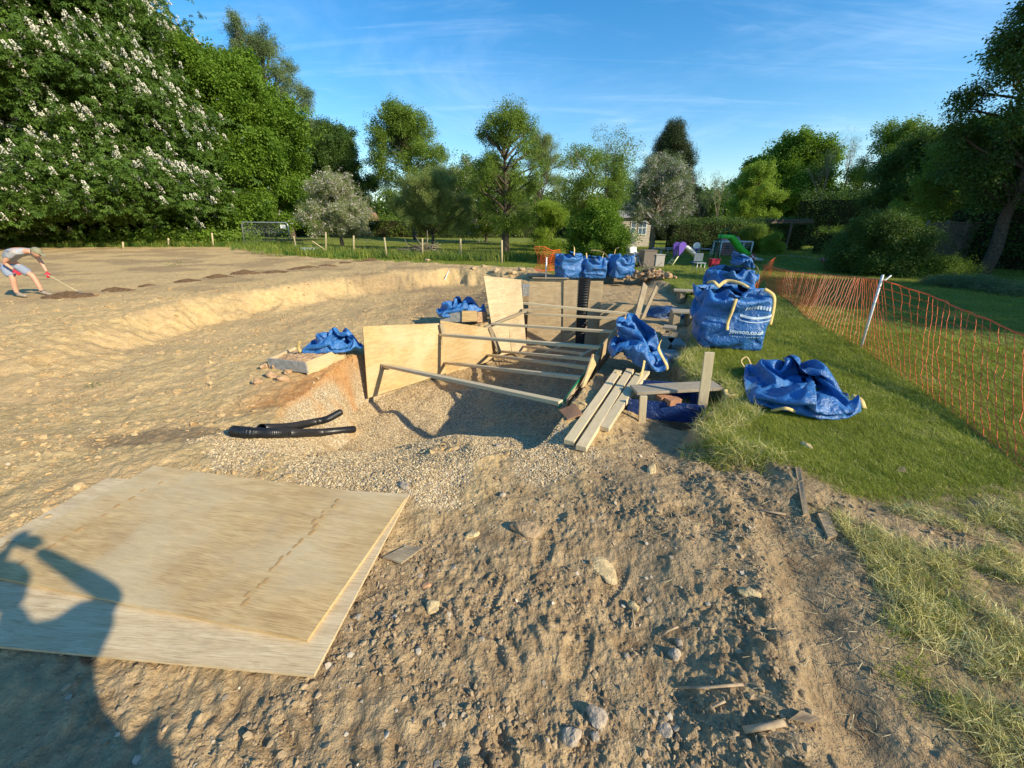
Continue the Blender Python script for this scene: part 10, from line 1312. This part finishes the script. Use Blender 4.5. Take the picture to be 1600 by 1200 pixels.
# pergola in the shade of the hedge
Yq = 29.0; q0 = D(1226, 393, Yq) * Vector((1, 1, 0)); pg = thing('pergola', 'dark timber pergola with crossbeam in front of the overgrown hedge', 'pergola', q0); DW = simple('old_timber', (.13, .10, .07), .9, 0, .3, 10)
box('post', (0, 0, .95), (.12, .12, 1.9), DW, pg); box('post', (0, 2.5, .95), (.12, .12, 1.9), DW, pg); box('crossbeam', (0, 0, 1.96), (3.0, .1, .14), DW, pg)
for k in range(6): box('rafter', (-1.3 + k * .52, 1.25, 2.09), (.06, 2.9, .10), DW, pg)
# grey garden fence, right
gf = thing('panel_fence', 'weathered grey timber fence between the shrubs at the right', 'fence', (D(1440, 385, 19.5).x, 19.5, 0)); GT = wood('grey_fence', (.36, .31, .25), (.22, .18, .14), (1, 12, 12), .5)
wd = D(1545, 360, 18.5).x - gf.location.x; rn = random.Random(2)
for k in range(36):
    t_ = k / 36; box('fence_board', (wd * (t_ + .5 / 36), -1.0 * t_, .92), (wd / 36 - .012, .022, 1.78 + rn.uniform(-.02, .02)), GT, gf)
for k in range(4): t_ = k / 3; box('post', (wd * t_, -1.0 * t_ + .08, .98), (.1, .1, 1.98), GT, gf)
box('top_rail', (wd / 2, -.5, 1.86), (wd, .07, .05), GT, gf, Euler((0, 0, math.atan2(-1.0, wd))).to_matrix())
# brick gable with chimney far beyond the trees
Yc = 74.0; q0 = D(577, 345, Yc) * Vector((1, 1, 0)); hs_ = thing('brick_house', 'distant orange brick house with a chimney, glimpsed right of the white apple', 'house', q0); hs_.scale = (.6, .6, .72); BR = simple('far_brick', (.44, .22, .13), .9, 0, .2, 3)
box('wall', (-2, 3, 1.9), (6, 6, 3.8), BR, hs_); bm = bmesh.new(); vs = [bm.verts.new(c) for c in ((-5.2, -.2, 3.8), (1.2, -.2, 3.8), (1.2, 6.2, 3.8), (-5.2, 6.2, 3.8), (-5.2, 3, 5.4), (1.2, 3, 5.4))]
for f in ((0, 1, 5, 4), (2, 3, 4, 5), (0, 4, 3), (1, 2, 5), (0, 3, 2, 1)): bm.faces.new([vs[i] for i in f])
bmobj('roof', bm, simple('far_tile', (.30, .15, .10), .9), hs_); box('chimney', (.3, 1.2, 5.1), (.8, .7, 2.6), BR, hs_); box('window', (-1.5, -.03, 2.0), (1.2, .06, 1.1), WHITE, hs_)

# ------------------------------------------------------------ people
SKIN = simple('skin', (.55, .29, .19), .55, 0, .08, 20); TEE = simple('grey_shirt', (.33, .35, .38), .85, 0, .1, 30, .003, 90); SHORT = simple('blue_grey_shorts', (.24, .28, .37), .85, 0, .12, 30, .004, 80); GLOVE = simple('red_glove', (.55, .02, .05), .7, 0, .1, 30); BOOT = simple('work_boot', (.30, .25, .19), .9, 0, .2, 30)
CAPM = simple('olive_cap', (.22, .21, .13), .85, 0, .1, 30); SOCK = simple('dark_sock', (.06, .06, .07), .9); HAIR = simple('hair', (.10, .06, .03), .7, 0, .3, 80); JEANS = simple('dark_jeans', (.04, .05, .09), .85, 0, .2, 40)
def skinned(name, J, E_, m, parent, sub=2, root=0):
    me = bpy.data.meshes.new(name); me.from_pydata([j[0] for j in J], E_, []); me.update(); me.materials.append(m); o = link(bpy.data.objects.new(name, me)); o.parent = parent
    md = o.modifiers.new('skin', 'SKIN'); md.use_smooth_shade = True; md.branch_smoothing = .4
    for i, j in enumerate(J): r = j[1]; me.skin_vertices[0].data[i].radius = (r, r) if isinstance(r, (int, float)) else r; me.skin_vertices[0].data[i].use_root = (i == root)
    s = o.modifiers.new('sub', 'SUBSURF'); s.levels = sub; s.render_levels = sub; return o
def chain(pts, rs): return [(tuple(p), r) for p, r in zip(pts, rs)], [(i, i + 1) for i in range(len(pts) - 1)]
def hand(parent, wrist, d, palm_n, m, curl=.5, size=1.0, name='glove'):
    """palm and five fingers, curled"""
    wrist, d, n = Vector(wrist), Vector(d).normalized(), Vector(palm_n).normalized(); s = d.cross(n).normalized(); n = s.cross(d); k = .085 * size
    J = [(tuple(wrist), .028 * size), (tuple(wrist + d * k * .6), (.036 * size, .022 * size)), (tuple(wrist + d * k), (.036 * size, .018 * size))]; E_ = [(0, 1), (1, 2)]
    for f, (off, ln_) in enumerate(((-.030, .068), (-.010, .078), (.010, .073), (.028, .058))):
        b = wrist + d * k * .9 + s * off * size; i0 = len(J); p = b; J.append((tuple(p), .0105 * size)); E_.append((2, i0)); dd = d
        for q in range(3):
            dd = (dd * math.cos(curl) + n * math.sin(curl)).normalized(); p = p + dd * ln_ * size / 3; J.append((tuple(p), .0095 * size)); E_.append((i0 + q, i0 + q + 1))
    b = wrist + d * k * .35 - s * .028 * size; i0 = len(J); J.append((tuple(b), .013 * size)); E_.append((1, i0)); p = b
    for q in range(2): dd = (d * .7 - s * .6 + n * (.3 + .3 * q)).normalized(); p = p + dd * .03 * size; J.append((tuple(p), .011 * size)); E_.append((i0 + q, i0 + q + 1))
    return skinned(name, J, E_, m, parent, 1)
def headshape(parent, c, fwd, up, m, r=.105):
    """head with jaw, brow, nose, eyes, mouth and ears"""
    fwd = Vector(fwd).normalized(); up = Vector(up); side = up.cross(fwd).normalized(); up = fwd.cross(side).normalized(); bm = bmesh.new(); bmesh.ops.create_uvsphere(bm, u_segments=28, v_segments=20, radius=1.0)
    for v in bm.verts:
        x_, y_, z_ = v.co; f = x_; w = .78 * (1 - .22 * max(0, -z_) * (1 if f > 0 else .4)); L_ = (1.0 if f < 0 else .96) * (1 - .12 * max(0, -z_ - .3)); 
        nose = .20 * math.exp(-((y_) / .12) ** 2 - ((z_ + .12) / .16) ** 2) if f > .5 else 0; brow = .05 * math.exp(-((z_ - .16) / .1) ** 2) if f > .5 else 0; eye = -.07 * (math.exp(-((abs(y_) - .30) / .12) ** 2 - ((z_ - .04) / .08) ** 2)) if f > .5 else 0; lips = .05 * math.exp(-(y_ / .2) ** 2 - ((z_ + .45) / .06) ** 2) if f > .4 else 0
        v.co = Vector((f * L_ + nose + brow + eye + lips, y_ * w, z_ * 1.16))
    M_ = Matrix((fwd, side, up)).transposed().to_4x4(); M_.translation = Vector(c)
    for v in bm.verts: v.co = M_ @ (v.co * r)
    for s in (-1, 1):
        q = bmesh.ops.create_uvsphere(bm, u_segments=8, v_segments=6, radius=1.0)
        for v in q['verts']: v.co = M_ @ (Vector((v.co.x * .16 - .02, v.co.y * .07 + s * .80, v.co.z * .26)) * r)
    h = bmobj('head', bm, m, parent, True)
    for s in (-1, 1):
        bm = bmesh.new(); q = bmesh.ops.create_uvsphere(bm, u_segments=8, v_segments=6, radius=.10 * r)
        for v in bm.verts: v.co = M_ @ (v.co + Vector((.90, s * .29, .04)) * r)
        e = bmobj('eye', bm, BLACKP, None, True); e.parent = h
    return M_, h
# the man bending over the field
mp = G(50, 464); man = thing('person', 'man in grey shirt, shorts, cap and red gloves bending over a soil heap', 'person', mp)
hip, sp, chs, nk = (-.20, 0, .86), (-.02, 0, 1.06), (.26, 0, 1.17), (.46, 0, 1.12)
J = [(hip, .13), (sp, .125), (chs, .13), (nk, .06), ((.54, 0, 1.10), .055),
     ((-.19, -.11, .80), .095), ((-.06, -.16, .48), .062), ((-.12, -.17, .28), .056), ((-.13, -.17, .08), .042),
     ((-.17, .11, .80), .095), ((.14, .12, .50), .062), ((.17, .12, .28), .056), ((.19, .12, .08), .042),
     ((.28, -.19, 1.10), .062), ((.06, -.27, .90), .046), ((.02, -.25, .86), .042), ((.13, -.22, .70), .031),
     ((.34, .19, 1.08), .062), ((.42, .20, .84), .044), ((.50, .16, .60), .031)]
E_ = [(0, 1), (1, 2), (2, 3), (3, 4), (0, 5), (5, 6), (6, 7), (7, 8), (0, 9), (9, 10), (10, 11), (11, 12), (2, 13), (13, 14), (14, 15), (15, 16), (2, 17), (17, 18), (18, 19)]
skinned('body', J, E_, SKIN, man)
skinned('shirt', [((-.18, 0, .90), .155), (sp, .155), (chs, .158), ((.42, 0, 1.14), .09), ((.28, -.19, 1.11), .088), ((.14, -.25, .98), .072), ((.34, .19, 1.09), .088), ((.39, .20, .94), .072)], [(0, 1), (1, 2), (2, 3), (2, 4), (4, 5), (2, 6), (6, 7)], TEE, man)
skinned('shorts', [((-.16, 0, .93), .155), ((-.21, 0, .84), .16), ((-.19, -.11, .76), .125), ((-.08, -.155, .50), .11), ((-.16, .11, .76), .125), ((.09, .12, .54), .11)], [(0, 1), (1, 2), (2, 3), (1, 4), (4, 5)], SHORT, man)
M_, hd = headshape(man, (.64, 0, 1.09), (.86, 0, -.50), (.5, 0, .86), SKIN)
bm = bmesh.new(); bmesh.ops.create_uvsphere(bm, u_segments=20, v_segments=12, radius=1.0); bmesh.ops.delete(bm, geom=[v for v in bm.verts if v.co.z < -.02], context='VERTS')
for v in bm.verts: v.co = M_ @ (Vector((v.co.x * 1.10, v.co.y * .92, v.co.z * 1.05 + .28)) * .105)
r_ = [bm.verts.new(M_ @ (Vector(c) * .105)) for c in ((.8, -.55, .36), (1.75, -.45, .18), (1.95, 0, .14), (1.75, .45, .18), (.8, .55, .36), (.8, 0, .42))]; bm.faces.new(r_); bmobj('cap', bm, CAPM, man, True)
hand(man, (.13, -.22, .70), (.5, .1, -.75), (-.4, .6, -.4), GLOVE, .45, 1.15); hand(man, (.50, .16, .60), (.45, -.2, -.85), (-.8, -.2, -.3), GLOVE, .6, 1.15)
for (a, z0_, dy) in ((-.13, .08, -.17), (.19, .08, .12)):
    skinned('sock', [((a, dy, .16), .052), ((a, dy, .08), .055)], [(0, 1)], SOCK, man, 1)
    skinned('boot', [((a - .03, dy, .05), (.05, .05)), ((a + .05, dy, .055), (.052, .052)), ((a + .15, dy, .04), (.05, .042)), ((a + .22, dy, .034), (.04, .034)), ((a - .0, dy, .12), .058)], [(0, 1), (1, 2), (2, 3), (1, 4)], BOOT, man)
tl = thing('hand_tool', 'long thin wooden-handled hand tool held by the man in the cap', 'tool', mp + Vector((.58, .12, .50))); tube('handle', [(-.12, 0, .08), (.0, 0, 0), (.30, 0, -.22), (.62, -.05, -.40)], .013, POSTW, tl, 6); tube('blade', [(.60, -.05, -.39), (.70, -.06, -.44), (.80, -.06, -.46)], [.012, .03, .01], STEEL, tl, 6)
# the photographer stands just behind the camera; his shadow falls across the boards
pp_ = thing('person', 'photographer in dark jeans and shirt holding up a phone, behind the viewpoint', 'person', (.12, -.34, -.06), .4); pp_.scale = (1.03, 1.0, 1.03); pz = 0
J = [((0, 0, .95), .13), ((0, -.01, 1.15), .125), ((0, 0, 1.38), .14), ((0, .02, 1.55), .055), ((0, .05, 1.62), .05), ((-.11, 0, .88), .095), ((-.12, .02, .48), .065), ((-.13, -.02, .10), .042), ((.11, 0, .88), .095), ((.12, .02, .48), .065), ((.13, -.02, .10), .042),
     ((-.21, 0, 1.44), .06), ((-.36, .20, 1.50), .05), ((-.36, .22, 1.53), .048), ((-.09, .30, 1.79), .03), ((.21, 0, 1.44), .06), ((.30, .11, 1.50), .060), ((.30, .12, 1.52), .056), ((.065, .235, 1.79), .032)]
E_ = [(0, 1), (1, 2), (2, 3), (3, 4), (0, 5), (5, 6), (6, 7), (0, 8), (8, 9), (9, 10), (2, 11), (11, 12), (12, 13), (13, 14), (2, 15), (15, 16), (16, 17), (17, 18)]
skinned('body', J, E_, SKIN, pp_)
skinned('shirt', [((0, 0, .93), .155), ((0, -.01, 1.15), .15), ((0, .02, 1.40), .185), ((0, .03, 1.55), .10), ((-.21, 0, 1.42), .085), ((-.28, .08, 1.46), .068), ((.21, 0, 1.44), .10), ((.29, .10, 1.49), .095)], [(0, 1), (1, 2), (2, 3), (2, 4), (4, 5), (2, 6), (6, 7)], TEE, pp_)
skinned('jeans', [((0, 0, .96), .155), ((-.11, 0, .86), .115), ((-.12, .02, .48), .082), ((-.13, -.02, .12), .065), ((.11, 0, .86), .115), ((.12, .02, .48), .082), ((.13, -.02, .12), .065)], [(0, 1), (1, 2), (2, 3), (0, 4), (4, 5), (5, 6)], JEANS, pp_)
M_, hd = headshape(pp_, (.0, .06, 1.72), (-.1, 1, -.12), (0, .1, 1), SKIN); bm = bmesh.new(); bmesh.ops.create_uvsphere(bm, u_segments=16, v_segments=12, radius=1.0); bmesh.ops.delete(bm, geom=[v for v in bm.verts if v.co.z < -.25 + .6 * max(0, v.co.x)], context='VERTS')
for v in bm.verts: v.co = M_ @ (Vector((v.co.x * 1.06 - .04, v.co.y * .88, v.co.z * 1.2 + .06)) * .108)
bmobj('hair', bm, HAIR, pp_, True)
hand(pp_, (-.09, .30, 1.79), (.3, .05, .5), (.8, .1, -.5), SKIN, .5, 1.0, 'hand'); hand(pp_, (.065, .235, 1.79), (-.3, .05, .5), (-.8, .1, -.5), SKIN, .5, 1.0, 'hand')
for a in (-.13, .13): skinned('shoe', [((a, -.05, .05), .05), ((a, .06, .05), .05), ((a, .18, .04), .045)], [(0, 1), (1, 2)], BOOT, pp_)
phn = thing('phone', 'black phone held up in both hands of the photographer', 'phone', (0, -.045, 1.79)); box('case', (0, 0, .02), (.155, .008, .075), BLACKP, phn, bev=.003)
